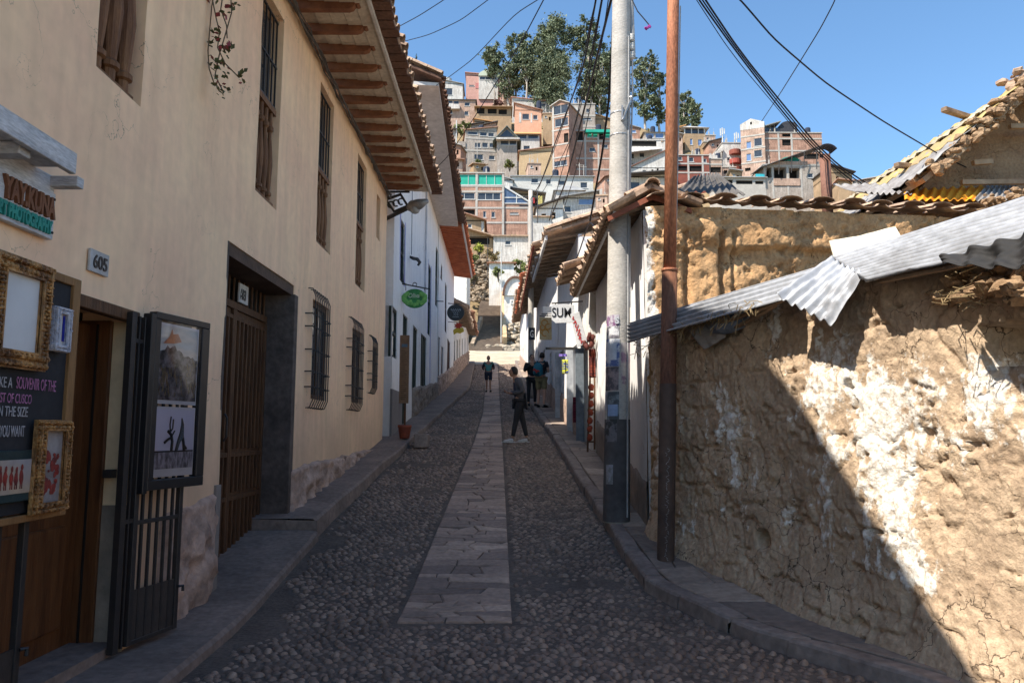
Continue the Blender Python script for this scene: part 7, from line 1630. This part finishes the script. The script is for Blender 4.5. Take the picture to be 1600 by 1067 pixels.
# tanks and aerials on the roofs
for k, (px_, py_, Y_) in enumerate(((752, 204, 147), (842, 166, 153), (905, 163, 160), (935, 203, 144), (1020, 205, 162), (1090, 241, 141), (1262, 208, 141), (868, 275, 124), (760, 271, 115), (1122, 248, 141), (898, 204, 144), (1015, 219, 153))):
    m = MB(); p = P(px_, py_, Y_); m.lathe([(.55, -.6), (.55, .8), (.42, 1.0), (.15, 1.05)], tuple(p), 10); single(m, 'water_tank', M('black_tank', (.03, .03, .035)) if k % 3 else whitep, 'small rooftop water tank on the hill houses', 'tank', 'rooftop water tanks') if False else single(m, 'water_tank', M('blue_black_tank', (.04, .05, .08)), 'small dark rooftop water tank on the hill houses', 'tank', 'rooftop water tanks')
for k in range(16):
    px_ = random.uniform(700, 1260); Y_ = random.uniform(118, 168); X_ = (px_-VX)/F*Y_; m = MB(); z = float(terr(X_, Y_))-1; h_ = random.uniform(6, 10); m.tube([(X_, Y_, z), (X_, Y_, z+h_)], .06, 5)
    if k % 2: m.bar((X_-.6, Y_, z+h_-.4), (X_+.6, Y_, z+h_-.4), .06)
    single(m, 'lamp_pole', M('pale_pole', (.5, .48, .45)), 'thin pale service pole standing among the hill houses', 'pole', 'thin poles among the hill houses')
# ================================================================== vegetation
def leafmat(name, c1, c2):
    m = M(name, c1, c2, .35, .7, 0, 3, fine=.2, spec=.2); N = m.node_tree.nodes; Lk = m.node_tree.links; b = N['Principled BSDF']
    src = b.inputs['Base Color'].links[0].from_socket; at = N.new('ShaderNodeAttribute'); at.attribute_name = 'tint'; mr = N.new('ShaderNodeMapRange'); mr.inputs['To Min'].default_value = .6; mr.inputs['To Max'].default_value = 1.5
    Lk.new(at.outputs['Fac'], mr.inputs[0]); mx = N.new('ShaderNodeMix'); mx.data_type = 'RGBA'; mx.blend_type = 'MULTIPLY'; mx.inputs[0].default_value = 1; Lk.new(src, mx.inputs[6]); Lk.new(mr.outputs[0], mx.inputs[7]); Lk.new(mx.outputs[2], b.inputs['Base Color']); return m
euc = leafmat('eucalyptus_leaf', (.20, .225, .135), (.11, .135, .08)); bushm = leafmat('bush_leaf', (.19, .21, .07), (.11, .13, .04)); pinem = leafmat('conifer_leaf', (.045, .07, .04), (.03, .045, .028)); redbush = leafmat('reddish_leaf', (.20, .10, .08), (.12, .06, .05))
bark = M('pale_bark', (.52, .46, .40), (.30, .26, .22), 1.2, .9, .1, 5, stretch=(1, 1, .3)); barkd = M('dark_bark', (.12, .09, .07))
def leaves(cl_, n, s, rg, name, mat, parent):
    """cl_: list of (centre, radius); small quads spread in each clump"""
    C = np.array([c for c, r in cl_]); Rr = np.array([r for c, r in cl_]); wt = Rr**2/np.sum(Rr**2); idx = rg.choice(len(cl_), n, p=wt)
    d = rg.normal(size=(n, 3)); d /= np.linalg.norm(d, axis=1)[:, None]; rad = np.abs(rg.normal(0, .62, n))
    p = C[idx]+d*(rad*Rr[idx])[:, None]*np.array([1, 1, .82]); a = rg.normal(size=(n, 3)); a /= np.linalg.norm(a, axis=1)[:, None]; b = np.cross(a, rg.normal(size=(n, 3))); b /= np.linalg.norm(b, axis=1)[:, None]
    sz = s*rg.uniform(.6, 1.4, n)[:, None]; V = np.stack([p-a*sz, p+b*sz*.55, p+a*sz, p-b*sz*.55], 1).reshape(-1, 3)
    me = bpy.data.meshes.new(name); me.vertices.add(len(V)); me.vertices.foreach_set('co', V.ravel()); me.loops.add(4*n); me.loops.foreach_set('vertex_index', np.arange(4*n)); me.polygons.add(n); me.polygons.foreach_set('loop_start', np.arange(n)*4); me.polygons.foreach_set('loop_total', np.full(n, 4)); me.update(calc_edges=True)
    tt = rg.uniform(0, 1, len(cl_))[idx]*.6+rg.uniform(0, .4, n); at = me.attributes.new('tint', 'FLOAT', 'POINT'); at.data.foreach_set('value', np.repeat(tt, 4)); me.materials.append(mat)
    o = bpy.data.objects.new(name, me); COL.objects.link(o); o.parent = parent; return o
def tree(label, cx_, x0, x1, yt, yb, yg, Y, seed, n=3800, mat=euc, kind='euc', s=.30, name='eucalyptus_tree', group='eucalyptus trees on the hill', trunkr=.32, bm=bark):
    rg = np.random.default_rng(seed); base = P(cx_, yg, Y); t = thing(name, label, 'tree', tuple(base), 0, group)
    def loc(px, py, dy=0): q = P(px, py, Y)-base; q.y += dy; return q
    w_ = (x1-x0)/F*Y/2; ctr = (x0+x1)/2; w_ *= 1.12; cl_ = []; nb = 38 if kind == 'euc' else 18; limbs = []
    for k in range(nb):
        f = (k+.5)/nb; py = yt+(yb-yt)*f; prof = math.sin(math.pi*min(1, .22+f*.72))**.7
        ang = rg.uniform(0, 6.28); rr = w_*prof*rg.uniform(.2, .95); r = w_*rg.uniform(.20, .34) if kind == 'euc' else w_*rg.uniform(.38, .55)
        c = loc(ctr, py)+Vector((math.cos(ang)*rr, math.sin(ang)*rr*.8, 0)); cl_.append((tuple(c), r)); limbs.append(c)
        for q in range(2): cl_.append((tuple(c+Vector(rg.normal(0, r*.8, 3))), r*rg.uniform(.4, .7)))
    leaves(cl_, int(n*2.7), s*.8, rg, 'crown', mat, t)
    top = loc(ctr, yt+(yb-yt)*.12); m = MB(); pts = [Vector((0, 0, -2))]+[Vector((0, 0, 0)).lerp(top, f)+Vector((rg.normal(0, .25), rg.normal(0, .2), 0))*(1 if 0 < f < 1 else 0) for f in (0, .25, .5, .75, 1)]
    m.tube(pts, [trunkr, trunkr, trunkr*.8, trunkr*.6, trunkr*.4, trunkr*.15], 7); m.build('trunk', bm, t, smooth=True); m = MB()
    for c in limbs[::2]:
        f = max(.15, min(.85, (c.z/top.z)*.72)); a = Vector((0, 0, 0)).lerp(top, f); mid = a.lerp(c, .55)+Vector((0, 0, -.4)); m.tube([a, mid, c], [trunkr*.38, trunkr*.25, .04], 5)
    m.build('limbs', bm, t); return t
T_ = [('eucalyptus at the left end of the tall group, above the pink house', 772, 751, 789, 76, 122, 168, 185, 3000), ('round topped eucalyptus second from the left of the group', 806, 784, 832, 58, 136, 166, 182, 4200),
      ('thin eucalyptus with bare pale trunk between the two left crowns', 822, 808, 836, 82, 120, 166, 178, 1200), ('tallest broad eucalyptus in the middle of the group', 868, 832, 904, 35, 118, 166, 184, 8000),
      ('dense rounded lower tree in front of the tallest eucalyptus', 868, 833, 904, 100, 162, 170, 176, 8500), ('tall eucalyptus just left of the power cables', 916, 896, 948, 36, 150, 168, 182, 6500),
      ('eucalyptus with white trunks left of the concrete pole', 936, 922, 958, 84, 176, 190, 178, 3600), ('slender eucalyptus hidden partly behind the concrete pole', 962, 946, 982, 95, 176, 196, 180, 2600),
      ('tall eucalyptus right of the concrete pole', 1008, 988, 1032, 90, 186, 200, 180, 4600), ('eucalyptus just left of the iron post', 1030, 1016, 1044, 112, 192, 202, 182, 2400),
      ('small eucalyptus right of the iron post', 1070, 1056, 1084, 146, 198, 206, 178, 2600), ('rightmost low eucalyptus of the group', 1086, 1074, 1098, 166, 200, 208, 176, 1500),
      ('broad leaning eucalyptus filling the gap left of the tallest one', 832, 812, 850, 64, 140, 168, 183, 3000), ('bushy young eucalyptus between the left crowns', 795, 776, 816, 104, 150, 167, 180, 2200), ('broad eucalyptus crown behind the concrete pole', 975, 940, 992, 60, 150, 190, 184, 3200),
      ('dark low tree behind the eucalyptus trunks, left', 850, 826, 876, 120, 165, 170, 188, 3500), ('dark low tree behind the eucalyptus trunks, right', 925, 900, 950, 120, 165, 172, 188, 3000)]
for i, (lab, cx_, x0, x1, yt, yb, yg, Y_, n_) in enumerate(T_): tree(lab, cx_, x0, x1, yt, yb, yg, Y_, 100+i, n_, s=.34 if 'dense' not in lab else .30, kind='euc' if 'dense' not in lab else 'b')
for i, (lab, cx_, x0, x1, yt, yb, yg, Y_) in enumerate((('bluish conifer on the left skyline, taller', 650, 645, 656, 85, 118, 122, 190), ('dark conifer on the left skyline, behind the eave tiles', 638, 633, 645, 92, 120, 122, 189))):
    rg = np.random.default_rng(50+i); base = P(cx_, yg, Y_); t = thing('conifer', lab, 'tree', tuple(base), 0, 'conifers'); h_ = P(cx_, yt, Y_).z-base.z; w_ = (x1-x0)/F*Y_/2
    leaves([((math.cos(k*2.4)*w_*(1-k/16)*.5, math.sin(k*2.4)*w_*(1-k/16)*.5, h_*(.12+.86*k/15)), w_*(1-k/17)*.6+.12) for k in range(16)], 1600, .16, rg, 'crown', pinem, t); m = MB(); m.tube([(0, 0, -1), (0, 0, h_*.95)], [.15, .04], 5); m.build('trunk', barkd, t)
def bush(label, x0, y0, x1, y1, Y, mat, seed, n=900, s=.14, name='bush'):
    rg = np.random.default_rng(seed); base = P((x0+x1)/2, y1, Y); t = thing(name, label, 'bush', tuple(base)); w_ = (x1-x0)/F*Y/2; h_ = (y1-y0)/F*Y
    leaves([((rg.uniform(-.6, .6)*w_, rg.uniform(-.5, .5)*w_, h_*rg.uniform(.2, .8)), min(w_, h_)*rg.uniform(.25, .45)) for k in range(9)], n, s, rg, 'foliage', mat, t)
    m = MB()
    for k in range(5): m.tube([(0, 0, -.4), (rg.uniform(-.5, .5)*w_, rg.uniform(-.3, .3)*w_, h_*.7)], .05, 4)
    m.build('stems', barkd, t); return t
bush('green bush before the cream concrete house', 736, 243, 759, 271, 137, bushm, 1, 1600, .2)
bush('spiky green plant in front of the grey gabled house', 786, 246, 807, 266, 137, bushm, 2, 900, .2)
bush('reddish bare bush below the pink house', 768, 153, 790, 169, 176, redbush, 3, 1100, .2)
bush('dry yellow green shrub on the slope by the thin white pole', 702, 190, 726, 213, 152, bushm, 4, 900, .2)
bush('second shrub right of the thin white pole', 718, 188, 738, 206, 155, bushm, 14, 600, .2)
bush('bright yellow green bush above the rubble bank', 737, 378, 760, 398, 97, leafmat('yellow_leaf', (.34, .34, .06), (.22, .24, .05)), 5, 1500, .12)
bush('dry straw coloured bush beside the yellow green one', 757, 385, 783, 410, 96, leafmat('straw_leaf', (.33, .25, .12), (.22, .17, .08)), 6, 1500, .12)
bush('dark green shrub on the stone bank', 733, 392, 750, 412, 95, bushm, 7, 700, .12)
bush('agave like plant on the white gate house', 768, 412, 790, 436, 90, bushm, 8, 900, .12)
bush('green shrub behind the gate house, at the right', 800, 400, 826, 436, 92, bushm, 9, 1800, .13)
bush('dull green undergrowth low on the left stone bank', 730, 420, 752, 445, 93, leafmat('dull_leaf', (.16, .14, .08), (.1, .09, .05)), 15, 1000, .12)
# scrub scattered over the slope
mb = MB(); rg = np.random.default_rng(77); cl_ = []
for k in range(230):
    px_ = rg.uniform(640, 1300); Y_ = rg.uniform(100, 186); X_ = (px_-VX)/F*Y_; z_ = float(terr(X_, Y_)); r = rg.uniform(.3, 1.1); cl_.append(((X_, Y_, z_+r*.35), r))
o = leaves(cl_, 14000, .22, rg, 'hillside_scrub', leafmat('scrub_leaf', (.22, .19, .09), (.14, .13, .06)), None); tag(o, 'dry scrub dotted over the hillside between the houses', 'scrub', kind='stuff')

# ================================================================== people
skin = M('skin', (.42, .24, .16), (.36, .2, .13), 6, .55, .05, 30, fine=.05); skinl = M('fair_skin', (.56, .34, .25), (.48, .28, .2), 6, .55, .05, 30, fine=.05)
hairm = M('black_hair', (.02, .015, .012), (.03, .022, .018), 12, .5, .3, 60)
def skinmesh(chains, sub=2):
    """chains: list of (list of (point, radius)); chains starting at an existing point are welded to it"""
    vs = []; rad = []; ed = []; key = {}
    def vid(p, r):
        k = tuple(round(c, 4) for c in p)
        if k not in key: key[k] = len(vs); vs.append(p); rad.append(r)
        return key[k]
    for c in chains:
        for (p, r), (q, s_) in zip(c[:-1], c[1:]): ed.append((vid(p, r), vid(q, s_)))
    me = bpy.data.meshes.new('s'); me.from_pydata(vs, ed, []); o = bpy.data.objects.new('s', me); COL.objects.link(o)
    bm = bmesh.new(); bm.from_mesh(me); lay = bm.verts.layers.skin.verify(); bm.verts.ensure_lookup_table()
    for v, r in zip(bm.verts, rad):
        v[lay].radius = r if isinstance(r, tuple) else (r, r); v[lay].use_root = (v.index == 0)
    bm.to_mesh(me); bm.free()
    md = o.modifiers.new('k', 'SKIN'); md.use_smooth_shade = True; sb = o.modifiers.new('b', 'SUBSURF'); sb.levels = sub
    dg = bpy.context.evaluated_depsgraph_get(); out = bpy.data.meshes.new_from_object(o.evaluated_get(dg)); bpy.data.objects.remove(o); return out
def put(me, name, mat, parent):
    me.materials.clear(); me.materials.append(mat); me.name = name
    me.polygons.foreach_set('use_smooth', [True]*len(me.polygons)); o = bpy.data.objects.new(name, me); COL.objects.link(o); o.parent = parent; return o
def merge(ms):
    bm = bmesh.new()
    for m in ms: bm.from_mesh(m)
    me = bpy.data.meshes.new('m'); bm.to_mesh(me); bm.free(); return me
def V3(*a): return Vector(a)
def hand(wrist, dirv, palm_n, s=1.0, curl=.5):
    """palm and five fingers as chains; dirv along the hand, palm_n out of the palm"""
    d = Vector(dirv).normalized(); n = Vector(palm_n).normalized(); sd = d.cross(n).normalized(); w_ = Vector(wrist); ch = []
    knuck = w_+d*.085*s; ch.append([(tuple(w_), .022*s), (tuple(w_+d*.045*s), (.036*s, .018*s)), (tuple(knuck), (.036*s, .015*s))])
    parts = [skinmesh(ch, 1)]
    for k, (o_, L) in enumerate(((-.030, .062), (-.010, .074), (.010, .070), (.028, .052))):
        b = w_+d*.078*s+sd*o_*s; c1 = b+(d*math.cos(curl*.5)+n*math.sin(curl*.5))*L*.5*s; c2 = c1+(d*math.cos(curl*1.3)+n*math.sin(curl*1.3))*L*.55*s
        parts.append(skinmesh([[(tuple(b), .009*s), (tuple(c1), .0085*s), (tuple(c2), .007*s)]], 1))
    b = w_+d*.025*s-sd*.03*s; c1 = b+(d*.7-sd*.7+n*.2).normalized()*.035*s; c2 = c1+(d*.9-sd*.2+n*.4).normalized()*.03*s
    parts.append(skinmesh([[(tuple(b), .011*s), (tuple(c1), .010*s), (tuple(c2), .008*s)]], 1)); return parts
def head_mesh(c, yawd, tilt=0, s=1.0):
    """head centred at c facing local -y, rotated by yawd about z"""
    mb = MB(); nu, nv = 24, 18; A = []
    for i in range(nv+1):
        ph = -math.pi/2+math.pi*i/nv
        for k in range(nu):
            t = 2*math.pi*k/nu; x = math.cos(ph)*math.cos(t)*.074; y = math.cos(ph)*math.sin(t)*.095; z = math.sin(ph)*.118
            if z < 0: x *= 1-.25*(-z/.118); y = y*(1-.12*(-z/.118))-.008*(-z/.118)
            if y < 0:    # face
                fx = abs(x); y *= .93
                y -= .024*math.exp(-(x/.014)**2-((z+.012)/.024)**2)          # nose
                y -= .008*math.exp(-(x/.03)**2-((z+.055)/.012)**2)           # lips
                y -= .010*math.exp(-(x/.03)**2-((z+.093)/.02)**2)            # chin
                y += .008*math.exp(-((fx-.03)/.014)**2-((z-.012)/.012)**2)   # eye sockets
                y -= .006*math.exp(-(x/.05)**2-((z-.034)/.01)**2)            # brow
            for sx in (-1, 1):                                               # ears
                x += sx*.016*math.exp(-((x-sx*.07)/.02)**2-((y-.01)/.014)**2-((z)/.024)**2)
            A.append((x, y, z))
    fs = [(i*nu+k, i*nu+(k+1) % nu, (i+1)*nu+(k+1) % nu, (i+1)*nu+k) for i in range(nv) for k in range(nu)]
    R = Matrix.Translation(Vector(c)) @ Matrix.Rotation(yawd, 4, 'Z') @ Matrix.Rotation(tilt, 4, 'X') @ Matrix.Scale(s, 4)
    mb.add([tuple(R @ Vector(a)) for a in A], fs); return mb.mesh('head', skin, True), R
def face_bits(R, t, hairlen=0, mat=None, glasses=False):
    m = MB(); m.xf = R
    for sx in (-1, 1): m.ell((sx*.03, -.080, .012), (.011, .006, .006), 8, 6)
    m.build('eyes', M('eye_dark', (.03, .02, .02)), t)
    m = MB(); m.xf = R; m.ell((0, -.092, -.055), (.022, .006, .006), 8, 5); m.build('mouth', M('lip', (.30, .11, .09)), t)
    if glasses:
        m = MB(); m.xf = R
        for sx in (-1, 1): m.ell((sx*.032, -.095, .012), (.027, .006, .019), 12, 6)
        m.bar((-.07, -.09, .018), (.07, -.09, .018), .006); m.build('sunglasses', black, t)
    # hair cap
    nu, nv = 22, 12; m = MB(); m.xf = R; vs = []; rg_ = random.Random(1)
    for i in range(nv+1):
        ph = -.30+(math.pi/2+.30)*i/nv
        for k in range(nu):
            th = 2*math.pi*k/nu; front = max(0, -math.sin(th)); lo = .92*front+(-.42-hairlen)*(1-front); pp = max(lo, -1.2)+(math.pi/2-max(lo, -1.2))*i/nv
            q = rg_.uniform(.98, 1.05); vs.append((math.cos(pp)*math.cos(th)*.084*q, math.cos(pp)*math.sin(th)*.105*q+.004, math.sin(pp)*.130*q))
    fs = [(i*nu+k, i*nu+(k+1) % nu, (i+1)*nu+(k+1) % nu, (i+1)*nu+k) for i in range(nv) for k in range(nu)]; m.add(vs, fs); m.build('hair', mat or hairm, t, smooth=True)
def shoe(t, heel, d, mat, sole, s=1.0):
    d = Vector(d).normalized(); h_ = Vector(heel); me = skinmesh([[(tuple(h_+Vector((0, 0, .05*s))), (.04*s, .045*s)), (tuple(h_+d*.09*s+Vector((0, 0, .045*s))), (.042*s, .04*s)), (tuple(h_+d*.19*s+Vector((0, 0, .03*s))), (.042*s, .026*s)), (tuple(h_+d*.235*s+Vector((0, 0, .028*s))), (.03*s, .02*s))]], 2)
    o = put(me, 'shoe', mat, t); sd = d.cross(Vector((0, 0, 1)))*.042*s; m = MB(); pts = [h_-d*.045*s-sd*.7, h_+d*.1*s-sd, h_+d*.22*s-sd*.9, h_+d*.265*s, h_+d*.22*s+sd*.9, h_+d*.1*s+sd, h_-d*.045*s+sd*.7]
    m.add([(p.x, p.y, p.z-.002) for p in pts]+[(p.x, p.y, p.z+.022*s) for p in pts], [tuple(range(7))[::-1], tuple(range(7, 14))]+[(i, (i+1) % 7, (i+1) % 7+7, i+7) for i in range(7)]); m.build('sole', sole, o)
def person(label, loc, rz, J, skinm, top, bottom, shoes, soles, head_yaw=0, head_tilt=0, long_legs=True, sleeves=True, hairlen=0, jacket=None, glasses=False, hands=(), hair=None, s=1.0):
    """J: joints in the figure's own frame (facing -y); z up, metres"""
    t = thing('person', label, 'person', loc, rz); t.scale = (s, s, s); j = {k: Vector(v) for k, v in J.items()}
    pel, wst, chs, nk, hd = j['pelvis'], j['waist'], j['chest'], j['neck'], j['head']
    body = [[(tuple(pel), (.13, .105)), (tuple(wst), (.12, .09)), (tuple(chs), (.15, .105)), (tuple(nk), (.058, .058)), (tuple(hd-Vector((0, 0, .06))), (.05, .055))]]
    for sd in 'LR':
        body.append([(tuple(chs), (.15, .105)), (tuple(j['sh'+sd]), .058), (tuple(j['el'+sd]), .042), (tuple(j['wr'+sd]), .027)])
        body.append([(tuple(pel), (.13, .105)), (tuple(j['hip'+sd]), .088), (tuple(j['kn'+sd]), .056), (tuple(j['an'+sd]), .038)])
    parts = [skinmesh(body, 2)]; hm, Rm = head_mesh(hd, head_yaw, head_tilt); parts.append(hm)
    for (wk, dv, pn, cu) in hands: parts += hand(j[wk], dv, pn, 1.0, cu)
    put(merge(parts), 'body', skinm, t)
    def garment(name, chains, mat, sub=2): return put(skinmesh(chains, sub), name, mat, t)
    g_ = .016
    gt = [[(tuple(pel+Vector((0, 0, .02))), (.13+g_, .105+g_)), (tuple(wst), (.125+g_, .095+g_)), (tuple(chs), (.155+g_, .11+g_)), (tuple(chs.lerp(nk, .75)), (.08, .07))]]
    for sd in 'LR':
        a = [(tuple(chs), (.155+g_, .11+g_)), (tuple(j['sh'+sd]), .072)]
        a += [(tuple(j['el'+sd]), .055), (tuple(j['el'+sd].lerp(j['wr'+sd], .92)), .040)] if sleeves else [(tuple(j['sh'+sd].lerp(j['el'+sd], .6)), .062)]
        gt.append(a)
    garment('top', gt, top)
    gb = []
    for sd in 'LR':
        a = [(tuple(pel), (.145, .12)), (tuple(j['hip'+sd]), .105)]
        a += [(tuple(j['kn'+sd]), .068), (tuple(j['kn'+sd].lerp(j['an'+sd], .93)), .050)] if long_legs else [(tuple(j['hip'+sd].lerp(j['kn'+sd], .9)), .098)]
        gb.append(a)
    garment('trousers' if long_legs else 'shorts', gb, bottom)
    if jacket:
        gj = [[(tuple(pel+Vector((0, .03, -.10))), (.175, .12)), (tuple(wst+Vector((0, .025, 0))), (.16, .11)), (tuple(chs+Vector((0, .02, 0))), (.18, .125)), (tuple(chs.lerp(nk, .8)+Vector((0, .02, 0))), (.085, .08))]]
        for sd in 'LR': gj.append([(tuple(chs+Vector((0, .02, 0))), (.18, .125)), (tuple(j['sh'+sd]), .082), (tuple(j['el'+sd]), .064), (tuple(j['el'+sd].lerp(j['wr'+sd], .85)), .048)])
        garment('jacket', gj, jacket)
    for sd in 'LR': shoe(t, j['an'+sd]*1+Vector((0, .02, -j['an'+sd].z+j['lift'+sd].z if 'lift'+sd in j else -j['an'+sd].z)), j['ft'+sd], shoes, soles)
    face_bits(Rm, t, hairlen, hair, glasses); return t, j, Rm
stand = dict(pelvis=(0, 0, .93), waist=(0, 0, 1.08), chest=(0, 0, 1.30), neck=(0, 0, 1.47), head=(0, -.01, 1.61),
             shL=(.19, 0, 1.40), shR=(-.19, 0, 1.40), elL=(.23, .03, 1.12), elR=(-.23, .03, 1.12), wrL=(.24, -.05, .90), wrR=(-.24, -.05, .90),
             hipL=(.10, 0, .88), hipR=(-.10, 0, .88), knL=(.11, -.01, .49), knR=(-.11, -.01, .49), anL=(.11, .02, .09), anR=(-.11, .02, .09), ftL=(.15, -1, 0), ftR=(-.15, -1, 0))
def ground_at(px, row, Y, walk=False): p = P(px, row, Y); p.z = (zr(Y) if walk else RZ(Y)+.024); return tuple(p)
dgrey = M('charcoal_jacket', (.10, .10, .11), (.06, .06, .068), 4, .85, .2, 30); dbl = M('black_trousers', (.022, .022, .026), (.034, .034, .038), 4, .8, .1, 30)
# young man in profile, walking left while looking at a phone
J = dict(stand); J.update(pelvis=(0, 0, .92), waist=(0, -.01, 1.08), chest=(0, -.03, 1.30), neck=(0, -.08, 1.46), head=(0, -.13, 1.59), shL=(.18, -.02, 1.39), shR=(-.18, -.03, 1.39),
         elL=(.22, .05, 1.13), elR=(-.22, .04, 1.13), wrL=(.12, -.20, 1.10), wrR=(-.10, -.22, 1.12), knL=(.08, -.08, .49), knR=(-.09, .10, .49), anL=(.09, -.16, .09), anR=(-.09, .19, .10), ftL=(0, -1, 0), ftR=(.05, -1, 0))
t, j, R0 = person('young man in charcoal jacket and black trousers crossing the street, looking at a phone', ground_at(811, 690, 17.2), R_(-84), J, skin, M('navy_shirt', (.04, .05, .09)), dbl, M('white_trainers', (.55, .55, .55), (.4, .4, .4), 9, .6, .1), M('white_sole', (.6, .6, .58)), head_tilt=-.15, jacket=dgrey,
                  hands=[('wrL', (-.3, -1, .1), (0, .1, 1), 1.0), ('wrR', (.3, -1, .1), (0, .1, 1), 1.0)])
m = MB(); m.box(-.035, .035, -.36, -.23, 1.125, 1.137); m.build('phone', black, None, bevel=.004); ph_ = bpy.data.objects[-1] if False else [o for o in bpy.data.objects if o.name.startswith('phone')][-1]
ph_.location = t.location; ph_.rotation_euler = t.rotation_euler; tag(ph_, 'dark mobile phone held by the young man in the charcoal jacket', 'phone')
m = MB(); m.xf = None; a = j['pelvis']
A = np.zeros((8, 10, 3))                                          # loose jacket tail at the back
for i in range(8):
    for k in range(10): th = -.9+1.8*i/7; A[i, k] = (math.sin(th)*.18, .10+.06*math.cos(th)+.05*(k/9)+.0, 1.12-.38*k/9)
m.grid(A); q = m.build('jacket_tail', dgrey, t, smooth=True); q.modifiers.new('s', 'SOLIDIFY').thickness = .015
# woman walking towards the viewer
J = dict(stand); J.update(elL=(.26, .05, 1.14), elR=(-.26, .05, 1.14), wrL=(.20, -.12, 1.08), wrR=(-.20, -.10, 1.12), knL=(.09, -.06, .49), knR=(-.08, .02, .5), anL=(.09, -.08, .09), anR=(-.08, .12, .11))
person('woman in dark cardigan, teal top and dark shorts walking down the middle of the street', ground_at(763, 613, 33.5), R_(2), J, skin, M('teal_top', (.10, .32, .30), (.07, .25, .24), 6, .8, .1), M('navy_shorts', (.03, .04, .06)), M('black_shoes', (.02, .02, .02)), M('black_shoes', (.02, .02, .02)), long_legs=False, sleeves=False, hairlen=.1,
       hair=M('light_brown_hair', (.20, .12, .06)), hands=[('wrL', (-.3, -1, .3), (0, .3, 1), .8), ('wrR', (.3, -1, .3), (0, .3, 1), .8)], s=.93)
wm = [o for o in bpy.data.objects if o.get('label', '').startswith('woman')][0]
jc = M('black_cardigan', (.03, .032, .045), (.02, .02, .03), 5, .9, .2, 30)
gj = []
for sx in (-1, 1):
    gj.append([((sx*.07, .01, .90), (.085, .11)), ((sx*.075, .015, 1.1), (.085, .11)), ((sx*.09, .02, 1.30), (.095, .125)), ((sx*.19, 0, 1.40), .085), ((sx*.26, .05, 1.14), .066), ((sx*.22, -.06, 1.09), .05)])
put(merge([skinmesh(c if False else [c], 2) for c in gj]), 'cardigan', jc, wm)
# pair on the right pavement
J = dict(stand); J.update(elL=(.27, -.06, 1.15), elR=(-.27, -.06, 1.15), wrL=(.07, -.24, 1.42), wrR=(-.07, -.24, 1.40), head=(0, -.02, 1.60))
person('dark clothed man in sunglasses raising both hands to his chest on the right pavement', ground_at(831, 636, 25.2, True), R_(12), J, skinl, M('dark_shirt', (.03, .03, .035)), dbl, M('black_shoes', (.02, .02, .02)), M('black_shoes', (.02, .02, .02)), glasses=True,
       hands=[('wrL', (-.4, -.2, 1), (-1, 0, .2), 1.0), ('wrR', (.4, -.2, 1), (1, 0, .2), 1.0)])
J = dict(stand); J.update(pelvis=(0, 0, .95), neck=(0, -.04, 1.49), head=(0, -.07, 1.63), elL=(.24, -.02, 1.13), elR=(-.24, -.02, 1.13), wrL=(.12, -.22, 1.15), wrR=(-.12, -.22, 1.15), knL=(.12, -.05, .50), knR=(-.11, .02, .50), anL=(.13, -.03, .09), anR=(-.12, .06, .09))
t, j, _ = person('man in khaki shorts with a large teal backpack, seen from behind on the right pavement', ground_at(846, 636, 24.7, True), R_(152), J, skinl, M('dark_shirt', (.03, .03, .035)), M('khaki_shorts', (.26, .22, .12), (.2, .17, .09), 5, .9, .1), M('black_shoes', (.02, .02, .02)), M('black_shoes', (.02, .02, .02)), long_legs=False, sleeves=False,
                 hands=[('wrL', (-.3, -1, .2), (0, .2, 1), 1.0), ('wrR', (.3, -1, .2), (0, .2, 1), 1.0)], s=1.03)
tl = M('teal_backpack', (.025, .17, .23), (.02, .12, .17), 5, .7, .2, 30); bk = thing('backpack', 'large teal backpack with red patch worn by the man in khaki shorts', 'backpack', tuple(t.location), t.rotation_euler.z)
q = put(skinmesh([[((0, .24, .98), (.17, .11)), ((0, .26, 1.15), (.19, .14)), ((0, .25, 1.33), (.17, .13)), ((0, .22, 1.45), (.12, .09))]], 2), 'pack', tl, bk)
q = put(skinmesh([[((-.02, .38, 1.03), (.11, .05)), ((-.02, .39, 1.18), (.11, .05))]], 2), 'front_pocket', M('dark_teal_pocket', (.02, .10, .14)), bk)
m = MB(); m.bar((-.12, .43, 1.15), (.08, .44, 1.2), .05, .05); m.bar((-.05, .43, 1.1), (.05, .44, 1.24), .04, .04); m.build('red_patch', M('red_cloth', (.45, .06, .05)), bk)
m = MB()
for sx in (-1, 1): m.tube([(sx*.1, .16, 1.45), (sx*.13, .02, 1.52), (sx*.14, -.13, 1.38), (sx*.14, -.1, 1.15), (sx*.12, .14, 1.05)], .018, 6)
m.build('straps', M('dark_teal_pocket', (.02, .10, .14)), bk)
